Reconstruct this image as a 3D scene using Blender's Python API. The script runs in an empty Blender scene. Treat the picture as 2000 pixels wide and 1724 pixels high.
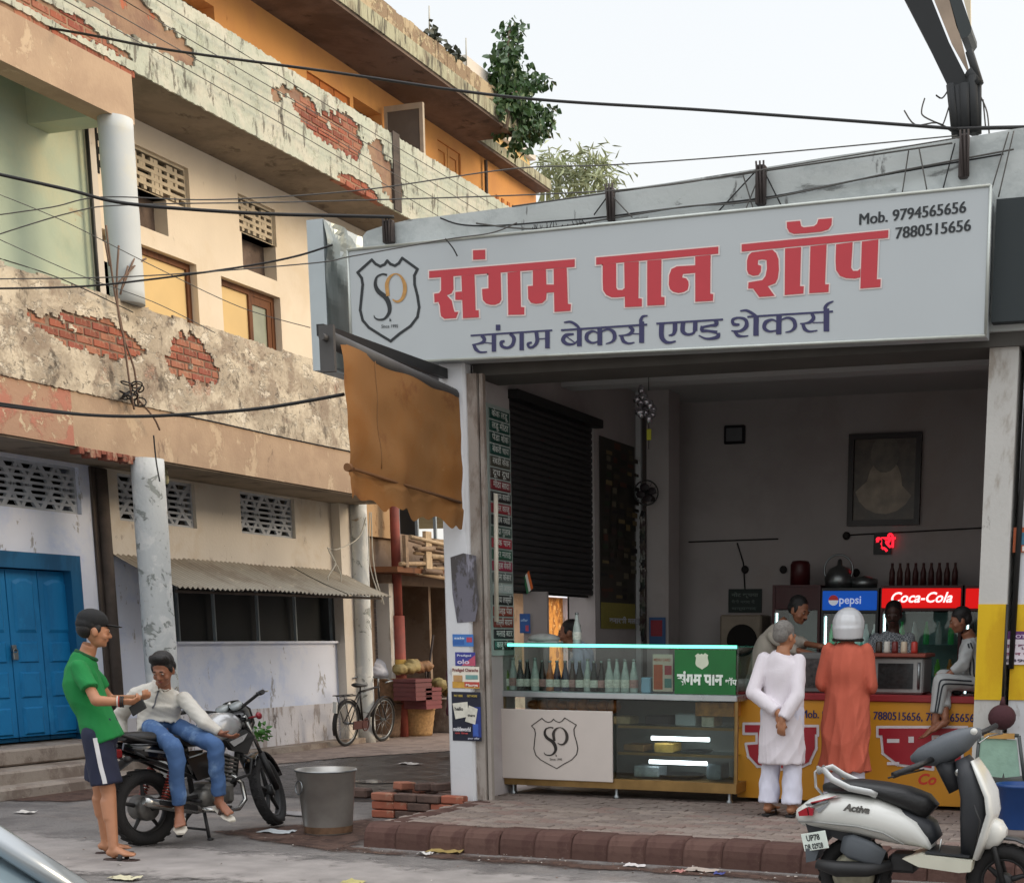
import bpy, math, random
import numpy as np
from mathutils import Vector, Matrix, noise
random.seed(7); rng = np.random.default_rng(7)
S = bpy.context.scene
COL = S.collection
PI = math.pi

# ------------------------------------------------------------------ camera
PPX, PPY, FOC, EYE = 1380., 1800., 2760.0743, 1.65
CAM = np.array([[0.94748661, -0.06987431, 0.31206843], [0.31972698, 0.18678787, -0.92891601], [0.00661677, 0.97991218, 0.1993197]])
cd = bpy.data.cameras.new('camera'); cam = bpy.data.objects.new('camera', cd); COL.objects.link(cam)
cd.sensor_fit = 'HORIZONTAL'; cd.sensor_width = 36; cd.lens = FOC / 2000 * 36
cd.shift_x = (1000 - PPX) / 2000; cd.shift_y = (PPY - 862) / 2000
cd.clip_start = .1; cd.clip_end = 900
m = Matrix([list(CAM[i]) for i in range(3)]).to_4x4(); m.translation = (0, 0, EYE); cam.matrix_world = m
S.camera = cam

def A(u, v, x=None, y=None, z=None):
    """point where the sight line through (u, v) meets the real plane x=, y= or z="""
    r = CAM @ np.array([(u - PPX) / FOC, -(v - PPY) / FOC, -1.])
    c = np.array([0, 0, EYE])
    t = (x - c[0]) / r[0] if x is not None else (y - c[1]) / r[1] if y is not None else (z - c[2]) / r[2]
    return Vector((c + t * r).tolist())

# ------------------------------------------------------------------ world and sun
S.view_settings.view_transform = 'Standard'; S.view_settings.look = 'None'
S.view_settings.gamma = 1; S.view_settings.use_curve_mapping = False; S.view_settings.exposure = .1
SUN_EL, SUN_DIR = math.radians(21), Vector((.93, .36, 0)).normalized()
w = bpy.data.worlds.new('World'); S.world = w; w.use_nodes = True
nt = w.node_tree; bg = nt.nodes['Background']
sky = nt.nodes.new('ShaderNodeTexSky'); sky.sky_type = 'NISHITA'; sky.sun_disc = False
sky.sun_elevation = SUN_EL; sky.sun_rotation = math.atan2(SUN_DIR.x, SUN_DIR.y)
sky.dust_density = 5; sky.air_density = 1.2
# overcast haze over the clear sky: brighter towards the zenith as a clouded sky is
geo = nt.nodes.new('ShaderNodeNewGeometry'); sep = nt.nodes.new('ShaderNodeSeparateXYZ'); nt.links.new(geo.outputs['Incoming'], sep.inputs[0])
tc = nt.nodes.new('ShaderNodeTexCoord'); nt.links.new(tc.outputs['Generated'], sep.inputs[0])
ramp = nt.nodes.new('ShaderNodeValToRGB'); nt.links.new(sep.outputs['Z'], ramp.inputs[0])
ramp.color_ramp.elements[0].position = 0; ramp.color_ramp.elements[0].color = (.90, .88, .84, 1)
ramp.color_ramp.elements[1].position = 1; ramp.color_ramp.elements[1].color = (2.5, 2.52, 2.6, 1)
e = ramp.color_ramp.elements.new(.38); e.color = (.86, .87, .87, 1)
bg2 = nt.nodes.new('ShaderNodeBackground'); nt.links.new(ramp.outputs[0], bg2.inputs[0]); bg2.inputs[1].default_value = .92
nt.links.new(sky.outputs[0], bg.inputs[0]); bg.inputs[1].default_value = .05
add = nt.nodes.new('ShaderNodeAddShader'); nt.links.new(bg.outputs[0], add.inputs[0]); nt.links.new(bg2.outputs[0], add.inputs[1])
nt.links.new(add.outputs[0], nt.nodes['World Output'].inputs['Surface'])
sl = bpy.data.lights.new('sun', 'SUN'); sl.energy = 1.35; sl.angle = math.radians(22); sl.color = (1, .80, .58)
so = bpy.data.objects.new('sun', sl); COL.objects.link(so)
sd = SUN_DIR * math.cos(SUN_EL) + Vector((0, 0, math.sin(SUN_EL)))
so.rotation_euler = sd.to_track_quat('Z', 'Y').to_euler(); so.location = sd * 40

# ------------------------------------------------------------------ helpers
OFF = {}
def V(*a): return Vector(a)
class MB:
    """collects faces; each face may carry a material slot and a smooth flag"""
    def __init__(s): s.v = []; s.f = []; s.m = []; s.s = []
    def add(s, vs, fs, mi=0, sm=False):
        b = len(s.v); s.v += [tuple(p) for p in vs]
        for f in fs: s.f.append(tuple(b + i for i in f)); s.m.append(mi); s.s.append(sm)
        return s
    def box(s, a, b, mi=0, M=None):
        x0, y0, z0 = a; x1, y1, z1 = b
        vs = [(x0,y0,z0),(x1,y0,z0),(x1,y1,z0),(x0,y1,z0),(x0,y0,z1),(x1,y0,z1),(x1,y1,z1),(x0,y1,z1)]
        if M is not None: vs = [tuple(M @ Vector(p)) for p in vs]
        return s.add(vs, [(0,3,2,1),(4,5,6,7),(0,1,5,4),(1,2,6,5),(2,3,7,6),(3,0,4,7)], mi)
    def cbox(s, a, b, c=.01, mi=0, M=None):
        """box with chamfered edges"""
        x = (a[0], b[0]); y = (a[1], b[1]); z = (a[2], b[2]); vs = []; idx = {}
        for i in (0, 1):
            for j in (0, 1):
                for k in (0, 1):
                    sx, sy, sz = (1 - 2*i), (1 - 2*j), (1 - 2*k)
                    for ax in range(3):
                        p = [x[i] + sx*c, y[j] + sy*c, z[k] + sz*c]; p[ax] = (x[i], y[j], z[k])[ax]
                        idx[i, j, k, ax] = len(vs); vs.append(tuple(p))
        F = []
        for i in (0, 1): F.append([idx[i,0,0,0], idx[i,1,0,0], idx[i,1,1,0], idx[i,0,1,0]][::(1 if i else -1)])
        for j in (0, 1): F.append([idx[0,j,0,1], idx[1,j,0,1], idx[1,j,1,1], idx[0,j,1,1]][::(-1 if j else 1)])
        for k in (0, 1): F.append([idx[0,0,k,2], idx[1,0,k,2], idx[1,1,k,2], idx[0,1,k,2]][::(1 if k else -1)])
        for i in (0,1):
            for j in (0,1): F.append([idx[i,j,0,0], idx[i,j,1,0], idx[i,j,1,1], idx[i,j,0,1]])
            for k in (0,1): F.append([idx[i,0,k,0], idx[i,1,k,0], idx[i,1,k,2], idx[i,0,k,2]])
        for j in (0,1):
            for k in (0,1): F.append([idx[0,j,k,1], idx[1,j,k,1], idx[1,j,k,2], idx[0,j,k,2]])
        for i in (0,1):
            for j in (0,1):
                for k in (0,1): F.append([idx[i,j,k,0], idx[i,j,k,1], idx[i,j,k,2]])
        if M is not None: vs = [tuple(M @ Vector(p)) for p in vs]
        return s.add(vs, F, mi)
    def quad(s, a, b, c, d, mi=0): return s.add([a, b, c, d], [(0, 1, 2, 3)], mi)
    def loft(s, pts, ra, rb=None, side=(0, 1, 0), n=12, mi=0, cap=True, sm=True, e=1.0):
        """tube through pts; ra = half width along side, rb = half width across it; e<1 squarer"""
        pts = [Vector(p) for p in pts]; N = len(pts)
        if not hasattr(ra, '__len__'): ra = [ra] * N
        if rb is None: rb = ra
        if not hasattr(rb, '__len__'): rb = [rb] * N
        vs = []
        for i, p in enumerate(pts):
            t = (pts[min(i + 1, N - 1)] - pts[max(i - 1, 0)]).normalized()
            sd = Vector(side if not isinstance(side, list) else side[i]); a = sd - t * sd.dot(t)
            if a.length < 1e-4: a = t.orthogonal()
            a.normalize(); b = t.cross(a)
            for k in range(n):
                c, q = math.cos(2*PI*k/n), math.sin(2*PI*k/n)
                c = math.copysign(abs(c)**e, c); q = math.copysign(abs(q)**e, q)
                vs.append(p + a * (ra[i] * c) + b * (rb[i] * q))
        fs = [(i*n + k, i*n + (k+1) % n, (i+1)*n + (k+1) % n, (i+1)*n + k) for i in range(N - 1) for k in range(n)]
        s.add(vs, fs, mi, sm)
        if cap:
            b = len(s.v) - N * n
            s.f.append(tuple(b + k for k in range(n))[::-1]); s.m.append(mi); s.s.append(False)
            s.f.append(tuple(b + (N-1)*n + k for k in range(n))); s.m.append(mi); s.s.append(False)
        return s
    def cyl(s, a, b, r, r2=None, n=14, mi=0, sm=True): return s.loft([a, b], [r, r if r2 is None else r2], n=n, mi=mi, sm=sm, side=(0.31, .92, .2))
    def cap(s, p, q, r0, r1=None, n=12, mi=0, side=(0.3, .9, .1), f=1.0):
        """tapered capsule; f flattens it across the side direction"""
        r1 = r0 if r1 is None else r1; p, q = Vector(p), Vector(q); d = (q - p); L = d.length or 1e-6; d /= L
        P, R = [], []
        for a in (-1, -.8, -.5, 0): P.append(p + d*r0*math.sin(a*PI/2)); R.append(max(r0*math.cos(a*PI/2), r0*.08))
        for a in (0, .5, .8, 1): P.append(q + d*r1*math.sin(a*PI/2)); R.append(max(r1*math.cos(a*PI/2), r1*.08))
        return s.loft(P, R, [x*f for x in R], side=side, n=n, mi=mi)
    def ell(s, c, r, M=None, n=14, k=9, mi=0):
        c = Vector(c); vs, fs = [], []
        for i in range(k + 1):
            t = PI * i / k
            for j in range(n):
                p = Vector((r[0]*math.sin(t)*math.cos(2*PI*j/n), r[1]*math.sin(t)*math.sin(2*PI*j/n), r[2]*math.cos(t)))
                if M is not None: p = M @ p
                vs.append(c + p)
        for i in range(k):
            for j in range(n): fs.append((i*n+j, (i+1)*n+j, (i+1)*n+(j+1) % n, i*n+(j+1) % n))
        return s.add(vs, fs, mi, True)
    def torus(s, c, ax, R, r, n=32, k=10, mi=0, fl=1.0):
        c = Vector(c); ax = Vector(ax).normalized(); a = ax.orthogonal().normalized(); b = ax.cross(a); vs, fs = [], []
        for i in range(n):
            d = a*math.cos(2*PI*i/n) + b*math.sin(2*PI*i/n)
            for j in range(k): vs.append(c + d*(R + r*math.cos(2*PI*j/k)) + ax*(r*fl*math.sin(2*PI*j/k)))
        for i in range(n):
            for j in range(k): fs.append((i*k+j, ((i+1) % n)*k+j, ((i+1) % n)*k+(j+1) % k, i*k+(j+1) % k))
        return s.add(vs, fs, mi, True)
    def prism(s, poly, d, mi=0, mside=None):
        """extrude a planar 3D polygon by vector d"""
        P = [Vector(p) for p in poly]; d = Vector(d); n = len(P); b = len(s.v)
        s.v += [tuple(p) for p in P] + [tuple(p + d) for p in P]
        ms = mi if mside is None else mside
        s.f.append(tuple(b + i for i in range(n))); s.m.append(mi); s.s.append(False)
        s.f.append(tuple(b + n + i for i in range(n))[::-1]); s.m.append(mi); s.s.append(False)
        for i in range(n): s.f.append((b+i, b+n+i, b+n+(i+1) % n, b+(i+1) % n)); s.m.append(ms); s.s.append(False)
        return s
    def lathe(s, c, prof, n=20, mi=0, ax=(0, 0, 1)):
        c = Vector(c); ax = Vector(ax).normalized(); a = ax.orthogonal().normalized(); b = ax.cross(a); vs, fs = [], []
        for r, h in prof:
            for k in range(n): vs.append(c + ax*h + (a*math.cos(2*PI*k/n) + b*math.sin(2*PI*k/n))*r)
        for i in range(len(prof)-1):
            for k in range(n): fs.append((i*n+k, i*n+(k+1) % n, (i+1)*n+(k+1) % n, (i+1)*n+k))
        return s.add(vs, fs, mi, True)
    def xf(s, M):
        s.v = [tuple(M @ Vector(p)) for p in s.v]; return s
    def join(s, o, mi=None):
        b = len(s.v); s.v += o.v; s.f += [tuple(b+i for i in f) for f in o.f]; s.m += o.m if mi is None else [mi]*len(o.f); s.s += o.s
        return s

def mesh(name, mb, mats, off=(0, 0, 0)):
    me = bpy.data.meshes.new(name); o = Vector(off)
    me.from_pydata([tuple(Vector(p) - o) for p in mb.v], [], mb.f)
    for mm in (mats if isinstance(mats, (list, tuple)) else [mats]): me.materials.append(mm)
    me.polygons.foreach_set('material_index', mb.m); me.polygons.foreach_set('use_smooth', mb.s)
    me.update(); return me
def link(name, me, parent=None, loc=None):
    o = bpy.data.objects.new(name, me); COL.objects.link(o)
    if parent is not None: o.parent = parent; OFF[o] = OFF.get(parent, V(0, 0, 0))
    if loc is not None: o.location = loc
    return o
def obj(name, mb, mats, parent=None, label=None, kind=None):
    off = OFF.get(parent, V(0, 0, 0)) if parent is not None else V(0, 0, 0)
    o = link(name, mesh(name, mb, mats, off), parent)
    if label: o['label'] = label
    if kind: o['kind'] = kind
    return o
def tag(o, label, cat, group=None, kind=None):
    o['label'] = label; o['category'] = cat
    if group: o['group'] = group
    if kind: o['kind'] = kind
    return o
def thing(name, label, cat, loc=(0, 0, 0), group=None):
    o = bpy.data.objects.new(name, None); COL.objects.link(o); o.location = loc; OFF[o] = Vector(loc)
    return tag(o, label, cat, group)
def solo(name, mb, mats, label, cat, group=None, base=None):
    """a thing that is one mesh; its origin goes to the base"""
    if base is None:
        v = np.array(mb.v); base = ((v[:, 0].min() + v[:, 0].max())/2, (v[:, 1].min() + v[:, 1].max())/2, v[:, 2].min())
    o = link(name, mesh(name, mb, mats, base), None, base); OFF[o] = Vector(base)
    return tag(o, label, cat, group)
def struct(name, mb, mats, parent=None): return obj(name, mb, mats, parent, kind='structure')
def dup(root, loc=None, rotz=None, label=None):
    r = root.copy(); COL.objects.link(r)
    if loc is not None: r.location = loc
    if rotz is not None: r.rotation_euler = (0, 0, rotz)
    if label: r['label'] = label
    for ch in root.children:
        c = ch.copy(); COL.objects.link(c); c.parent = r
        for g in ch.children:
            d = g.copy(); COL.objects.link(d); d.parent = c
    return r

def lin(h):
    h = h.lstrip('#'); c = [int(h[i:i+2], 16)/255 for i in (0, 2, 4)]
    return tuple(x/12.92 if x <= .04045 else ((x+.055)/1.055)**2.4 for x in c) + (1,)
MATS = {}
def mat(name, col, rough=.7, metal=0, spec=.5, var=.12, scale=6, bump=.0, bscale=40, emit=None, estr=0, dirt=0, coat=0):
    """plain material with soft colour variation, fine bump and optional grime"""
    if name in MATS: return MATS[name]
    m = bpy.data.materials.new(name); MATS[name] = m; m.use_nodes = True; nt = m.node_tree; N = nt.nodes; L = nt.links
    b = N['Principled BSDF']; c = lin(col) if isinstance(col, str) else tuple(col) + (1,)
    b.inputs['Roughness'].default_value = rough; b.inputs['Metallic'].default_value = metal; b.inputs['Specular IOR Level'].default_value = spec
    if coat: b.inputs['Coat Weight'].default_value = coat; b.inputs['Coat Roughness'].default_value = .08
    tc = N.new('ShaderNodeTexCoord')
    if var or dirt:
        nz = N.new('ShaderNodeTexNoise'); nz.inputs['Scale'].default_value = scale; nz.inputs['Detail'].default_value = 6; L.new(tc.outputs['Object'], nz.inputs['Vector'])
        r = N.new('ShaderNodeValToRGB'); L.new(nz.outputs[0], r.inputs[0])
        r.color_ramp.elements[0].position = .3; r.color_ramp.elements[1].position = .7
        k = 1 - var; r.color_ramp.elements[0].color = (c[0]*k, c[1]*k, c[2]*k, 1)
        k = 1 + var*.6; r.color_ramp.elements[1].color = (min(1, c[0]*k), min(1, c[1]*k), min(1, c[2]*k), 1)
        out = r.outputs[0]
        if dirt:
            n2 = N.new('ShaderNodeTexNoise'); n2.inputs['Scale'].default_value = scale*2.3; n2.inputs['Detail'].default_value = 9; n2.inputs['Roughness'].default_value = .7; L.new(tc.outputs['Object'], n2.inputs['Vector'])
            r2 = N.new('ShaderNodeValToRGB'); r2.color_ramp.elements[0].position = .48; r2.color_ramp.elements[1].position = .72; r2.color_ramp.elements[1].color = (dirt, dirt, dirt, 1); L.new(n2.outputs[0], r2.inputs[0])
            mx = N.new('ShaderNodeMix'); mx.data_type = 'RGBA'; L.new(r2.outputs[0], mx.inputs[0]); L.new(out, mx.inputs[6]); mx.inputs[7].default_value = (.085, .065, .05, 1); out = mx.outputs[2]
        L.new(out, b.inputs['Base Color'])
        rr = N.new('ShaderNodeMapRange'); L.new(nz.outputs[0], rr.inputs[0]); rr.inputs[3].default_value = max(.03, rough - .08); rr.inputs[4].default_value = min(1, rough + .08); L.new(rr.outputs[0], b.inputs['Roughness'])
    else: b.inputs['Base Color'].default_value = c
    if bump:
        n3 = N.new('ShaderNodeTexNoise'); n3.inputs['Scale'].default_value = bscale; n3.inputs['Detail'].default_value = 5; L.new(tc.outputs['Object'], n3.inputs['Vector'])
        bp = N.new('ShaderNodeBump'); bp.inputs['Strength'].default_value = bump; bp.inputs['Distance'].default_value = .01; L.new(n3.outputs[0], bp.inputs['Height']); L.new(bp.outputs[0], b.inputs['Normal'])
    if emit: b.inputs['Emission Color'].default_value = lin(emit); b.inputs['Emission Strength'].default_value = estr
    return m

def layered(name, base, layers, bump=.5, rough=.85, warp=.25):
    """weathered wall: base colour and layers (colour, noise scale, lo, hi, (sx, sy, sz) stretch[, amount]) laid over it"""
    m = bpy.data.materials.new(name); MATS[name] = m; m.use_nodes = True; nt = m.node_tree; N = nt.nodes; L = nt.links; b = N['Principled BSDF']
    b.inputs['Roughness'].default_value = rough; b.inputs['Specular IOR Level'].default_value = .25
    tc = N.new('ShaderNodeTexCoord')
    nz = N.new('ShaderNodeTexNoise'); nz.inputs['Scale'].default_value = 1.3; nz.inputs['Detail'].default_value = 4; L.new(tc.outputs['Object'], nz.inputs['Vector'])
    r = N.new('ShaderNodeMix'); r.data_type = 'RGBA'; c = lin(base); L.new(nz.outputs[0], r.inputs[0]); r.inputs[6].default_value = tuple(x*.82 for x in c[:3]) + (1,); r.inputs[7].default_value = tuple(min(1, x*1.12) for x in c[:3]) + (1,)
    out = r.outputs[2]; h = None
    for i, l in enumerate(layers):
        col, sc, lo, hi, st = l[:5]; amt = l[5] if len(l) > 5 else 1
        mp = N.new('ShaderNodeMapping'); mp.inputs['Scale'].default_value = st; mp.inputs['Location'].default_value = (i*7.3, i*3.1, i*5.7); L.new(tc.outputs['Object'], mp.inputs['Vector'])
        n = N.new('ShaderNodeTexNoise'); n.inputs['Scale'].default_value = sc; n.inputs['Detail'].default_value = 8; n.inputs['Roughness'].default_value = .68; n.inputs['Distortion'].default_value = warp; L.new(mp.outputs[0], n.inputs['Vector'])
        mr = N.new('ShaderNodeMapRange'); mr.interpolation_type = 'SMOOTHSTEP'; mr.inputs[1].default_value = lo; mr.inputs[2].default_value = hi; mr.inputs[4].default_value = amt; L.new(n.outputs[0], mr.inputs[0])
        mx = N.new('ShaderNodeMix'); mx.data_type = 'RGBA'; L.new(mr.outputs[0], mx.inputs[0]); L.new(out, mx.inputs[6]); mx.inputs[7].default_value = lin(col); out = mx.outputs[2]
        if hi - lo < .09:
            if h is None: h = mr.outputs[0]
            else:
                a = N.new('ShaderNodeMath'); a.operation = 'ADD'; L.new(h, a.inputs[0]); L.new(mr.outputs[0], a.inputs[1]); h = a.outputs[0]
    L.new(out, b.inputs['Base Color'])
    fine = N.new('ShaderNodeTexNoise'); fine.inputs['Scale'].default_value = 28; fine.inputs['Detail'].default_value = 8; L.new(tc.outputs['Object'], fine.inputs['Vector'])
    hh = N.new('ShaderNodeMath'); hh.operation = 'MULTIPLY'; L.new(fine.outputs[0], hh.inputs[0]); hh.inputs[1].default_value = .6
    if h is not None:
        a = N.new('ShaderNodeMath'); a.operation = 'SUBTRACT'; L.new(hh.outputs[0], a.inputs[0]); L.new(h, a.inputs[1]); src = a.outputs[0]
    else: src = hh.outputs[0]
    bp = N.new('ShaderNodeBump'); bp.inputs['Strength'].default_value = bump; bp.inputs['Distance'].default_value = .012; L.new(src, bp.inputs['Height']); L.new(bp.outputs[0], b.inputs['Normal'])
    return m

def glass_mat(name, tint='#dfeeea', refl=.5, alpha=.12):
    m = bpy.data.materials.new(name); MATS[name] = m; m.use_nodes = True; nt = m.node_tree; N = nt.nodes; L = nt.links; N.remove(N['Principled BSDF'])
    t = N.new('ShaderNodeBsdfTransparent'); t.inputs[0].default_value = lin(tint); g = N.new('ShaderNodeBsdfGlossy'); g.inputs['Roughness'].default_value = .04
    fr = N.new('ShaderNodeFresnel'); fr.inputs[0].default_value = 1.5
    ma = N.new('ShaderNodeMath'); ma.operation = 'MULTIPLY_ADD'; L.new(fr.outputs[0], ma.inputs[0]); ma.inputs[1].default_value = refl; ma.inputs[2].default_value = alpha*.3
    mx = N.new('ShaderNodeMixShader'); L.new(ma.outputs[0], mx.inputs[0]); L.new(t.outputs[0], mx.inputs[1]); L.new(g.outputs[0], mx.inputs[2])
    L.new(mx.outputs[0], N['Material Output'].inputs['Surface']); return m

def text_mb(s, size, origin, right, up, depth=.0, bold=0.0, xs=1.0, align='LEFT', mi=0, shear=0):
    """flat lettering as mesh faces, laid along right/up from origin"""
    c = bpy.data.curves.new('lettering', 'FONT'); c.body = s; c.size = size; c.offset = bold; c.align_x = align; c.resolution_u = 3; c.shear = shear
    o = bpy.data.objects.new('lettering', c); COL.objects.link(o)
    dg = bpy.context.evaluated_depsgraph_get(); me = bpy.data.meshes.new_from_object(o.evaluated_get(dg))
    R, U, O = Vector(right), Vector(up), Vector(origin); mb = MB()
    mb.add([O + R*(v.co.x*xs) + U*v.co.y for v in me.vertices], [tuple(p.vertices) for p in me.polygons], mi)
    bpy.data.objects.remove(o); bpy.data.curves.remove(c); bpy.data.meshes.remove(me)
    return mb
def brush(mb, pts, w, P, d, n=6, closed=False, mi=0):
    """flat brush stroke: pts in 2D, widths w, P maps 2D to 3D; smooth Catmull-Rom, laid d in front"""
    if not hasattr(w, '__len__'): w = [w]*len(pts)
    if closed: pts = list(pts) + [pts[0]]; w = list(w) + [w[0]]
    Q = [Vector((p[0], p[1])) for p in pts]; out = []; W = []
    for i in range(len(Q)-1):
        p0 = Q[i-1] if i > 0 else (Q[-2] if closed else Q[0]); p1, p2 = Q[i], Q[i+1]; p3 = Q[i+2] if i+2 < len(Q) else (Q[1] if closed else Q[-1])
        for k in range(n):
            t = k/n; out.append(.5*((2*p1) + (p2-p0)*t + (2*p0-5*p1+4*p2-p3)*t*t + (3*p1-p0-3*p2+p3)*t**3)); W.append(w[i]*(1-t)+w[i+1]*t)
    out.append(Q[-1]); W.append(w[-1]); vs = []
    for i, p in enumerate(out):
        t = out[min(i+1, len(out)-1)] - out[max(i-1, 0)]; t = t.normalized() if t.length > 0 else Vector((1, 0)); nn = Vector((-t.y, t.x))
        vs += [p + nn*W[i]/2, p - nn*W[i]/2]
    mb.add([P(q.x, q.y) + Vector(d) for q in vs], [(2*i, 2*i+1, 2*i+3, 2*i+2) for i in range(len(out)-1)], mi)
def poly(mb, pts, P, d, mi=0):
    mb.add([P(*q) + Vector(d) for q in pts], [tuple(range(len(pts)))], mi)

def remeshed(name, mb, voxel, mats, parent, smooth=4, wrinkle=0, wdir=(1, 1, 1), label=None, wfun=None):
    """union the shapes into one continuous skin"""
    me = mesh(name, mb, mats); o = bpy.data.objects.new(name, me); COL.objects.link(o)
    r = o.modifiers.new('r', 'REMESH'); r.mode = 'VOXEL'; r.voxel_size = voxel; r.use_smooth_shade = True
    if smooth: s = o.modifiers.new('s', 'SMOOTH'); s.iterations = smooth; s.factor = .5
    dg = bpy.context.evaluated_depsgraph_get(); m2 = bpy.data.meshes.new_from_object(o.evaluated_get(dg)); bpy.data.objects.remove(o); bpy.data.meshes.remove(me)
    n = len(m2.vertices); co = np.empty(n*3); m2.vertices.foreach_get('co', co); co = co.reshape(-1, 3)
    if wrinkle:
        no = np.empty(n*3); m2.vertices.foreach_get('normal', no); no = no.reshape(-1, 3); q = co*np.array(wdir)
        h = np.zeros(n)
        for i in range(6):
            k = rng.normal(size=3); k /= np.linalg.norm(k); k *= (42, 64, 95, 80, 140, 175)[i]; ph = rng.random()*6.28
            k2 = rng.normal(size=3)*7; k3 = rng.normal(size=3)*5
            rid = 1 - np.abs(np.sin((q@k + ph + 1.9*np.sin(q@k2 + ph)) * .5))*2; gate = .5 + .5*np.sin(q@k3 + ph*2)
            h += rid*gate*(1, .8, .6, .7, .3, .22)[i]
        amp = wrinkle if wfun is None else wrinkle*wfun(co)
        co += no*((h+.6)*amp*.6)[:, None]
    off = np.array(OFF.get(parent, V(0, 0, 0))[:]) if parent is not None else np.zeros(3); co -= off
    m2.vertices.foreach_set('co', co.ravel()); m2.update()
    if not m2.materials: m2.materials.append(mats)
    m2.polygons.foreach_set('use_smooth', [True]*len(m2.polygons))
    m2.name = name; ob = link(name, m2, parent)
    if label: ob['label'] = label
    return ob
def sag(a, b, s, n=14):
    a, b = Vector(a), Vector(b); return [a.lerp(b, i/n) - V(0, 0, 4*s*(i/n)*(1-i/n)) for i in range(n+1)]

def snap(ob, pts, d=.003):
    """lay points on an object's surface, d proud of it"""
    from mathutils.bvhtree import BVHTree
    me = ob.data; off = OFF.get(ob, V(0, 0, 0)); bv = BVHTree.FromPolygons([v.co + off for v in me.vertices], [tuple(p.vertices) for p in me.polygons]); out = []
    for p in pts:
        q, n_, _, _ = bv.find_nearest(Vector(p)); out.append((q + n_*d, n_))
    return out
def ribbon(ob, a, pts, width, m, name, parent, d=.004, k=10):
    """a strip of cloth laid on a garment"""
    P = []
    for i in range(len(pts)-1):
        for j in range(k): P.append(Vector(pts[i]).lerp(Vector(pts[i+1]), j/k))
    P.append(Vector(pts[-1])); S_ = snap(ob, P, d); vs = []
    for _ in range(6): S_ = [S_[0]] + [((S_[i-1][0]+S_[i][0]*2+S_[i+1][0])/4, (S_[i-1][1]+S_[i][1]*2+S_[i+1][1]).normalized()) for i in range(1, len(S_)-1)] + [S_[-1]]
    for i, (p, n_) in enumerate(S_):
        t = (S_[min(i+1, len(S_)-1)][0] - S_[max(i-1, 0)][0]).normalized(); sd = n_.cross(t).normalized()
        vs += [p + sd*width/2, p - sd*width/2]
    return obj(name, MB().add(vs, [(2*i, 2*i+1, 2*i+3, 2*i+2) for i in range(len(S_)-1)], 0, True), m, parent)
def rs(pts, ra, rb, k=4):
    """resample loft sections smoothly"""
    P = [Vector(p) for p in pts]; Q, A_, B_ = [], [], []
    def cr(a, b, c, d, t): return .5*((2*b) + (c-a)*t + (2*a-5*b+4*c-d)*t*t + (3*b-a-3*c+d)*t**3)
    n = len(P)
    for i in range(n-1):
        g = lambda L, j: L[max(0, min(n-1, j))]
        for q in range(k):
            t = q/k; Q.append(cr(g(P, i-1), g(P, i), g(P, i+1), g(P, i+2), t)); A_.append(cr(g(ra, i-1), g(ra, i), g(ra, i+1), g(ra, i+2), t)); B_.append(cr(g(rb, i-1), g(rb, i), g(rb, i+1), g(rb, i+2), t))
    return Q + [P[-1]], A_ + [ra[-1]], B_ + [rb[-1]]
# ================================================================== materials of the setting
M_asphalt = layered('asphalt', '#777370', [('#5f5b59', 2.2, .42, .62, (1, 1, 1), .8), ('#8a8079', .9, .5, .68, (1, 1, 1), .7), ('#8d8379', 9, .66, .72, (1, 1, 1), .5), ('#a29b93', 55, .6, .66, (1, 1, 1), .85), ('#3f3b39', 48, .59, .65, (1, 1, 1), .8), ('#524d4b', 5, .64, .7, (1, 1, 1), .6)], bump=.5, rough=.82)
M_wet = layered('wet_lane', '#3d3a39', [('#5f5a55', 3.4, .5, .58, (1, 2, 1), .8), ('#2a2827', 1.6, .45, .6, (1, 1, 1), .7)], bump=.7, rough=.34)
M_dust = layered('dusty_ground', '#8a7a70', [('#6b5d55', 3, .45, .62, (1, 1, 1), .8), ('#a39488', 6, .55, .65, (1, 1, 1), .6)], bump=.6, rough=.95)
M_dirt = layered('gutter_dirt', '#5a463d', [('#3c2d28', 5, .45, .6, (1, 1, 1), .8), ('#7e6a5e', 11, .58, .66, (1, 1, 1), .7)], bump=.8, rough=.95)
M_water = mat('shallow_water', '#6b6763', rough=.08, spec=.6, var=.2, scale=3, bump=.15, bscale=9)
M_whitewash = layered('bluish_whitewash', '#dfe6f8', [('#c6d3ee', 1.4, .48, .66, (1, 1, 1), .85), ('#8f8b86', 3.5, .6, .64, (1, 1, .5), .75), ('#a59c90', 7, .66, .7, (1, 1, .3), .8)], bump=.35)
M_splash = layered('splashed_whitewash', '#d5d4d8', [('#9a8c82', 3.2, .53, .6, (1, 1.9, .45), .7), ('#5f5148', 7, .6, .66, (1, 1.5, .5), .8), ('#7e8a6a', 4, .66, .72, (1, 1, 1), .4)], bump=.6)
M_cream = layered('cream_wall', '#e2d5c0', [('#d6c6ac', .9, .5, .7, (1, 1, 1), .7), ('#a99a86', 4, .66, .72, (1, 1, .5), .5)], bump=.25)
M_lowcream = layered('old_cream_wall', '#d3ccc1', [('#c7bba9', 1.2, .5, .66, (1, 1, 1), .8), ('#9a9088', 5, .62, .68, (1, 1, .5), .6)], bump=.4)
M_mint = layered('mint_wall', '#b9c8b4', [('#c9c9ab', .5, .45, .66, (1, 1, 1), .8), ('#b8a88a', 2.3, .66, .7, (1, 1, 1), .8), ('#8ea08e', .4, .5, .7, (1, 1, 1), .5)], bump=.25)
M_orange = layered('orange_wall', '#d39a5c', [('#c68e5a', 1.1, .45, .65, (1, 1, 1), .8), ('#a3693a', 4, .68, .74, (1, 1, .4), .6)], bump=.2)
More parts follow.
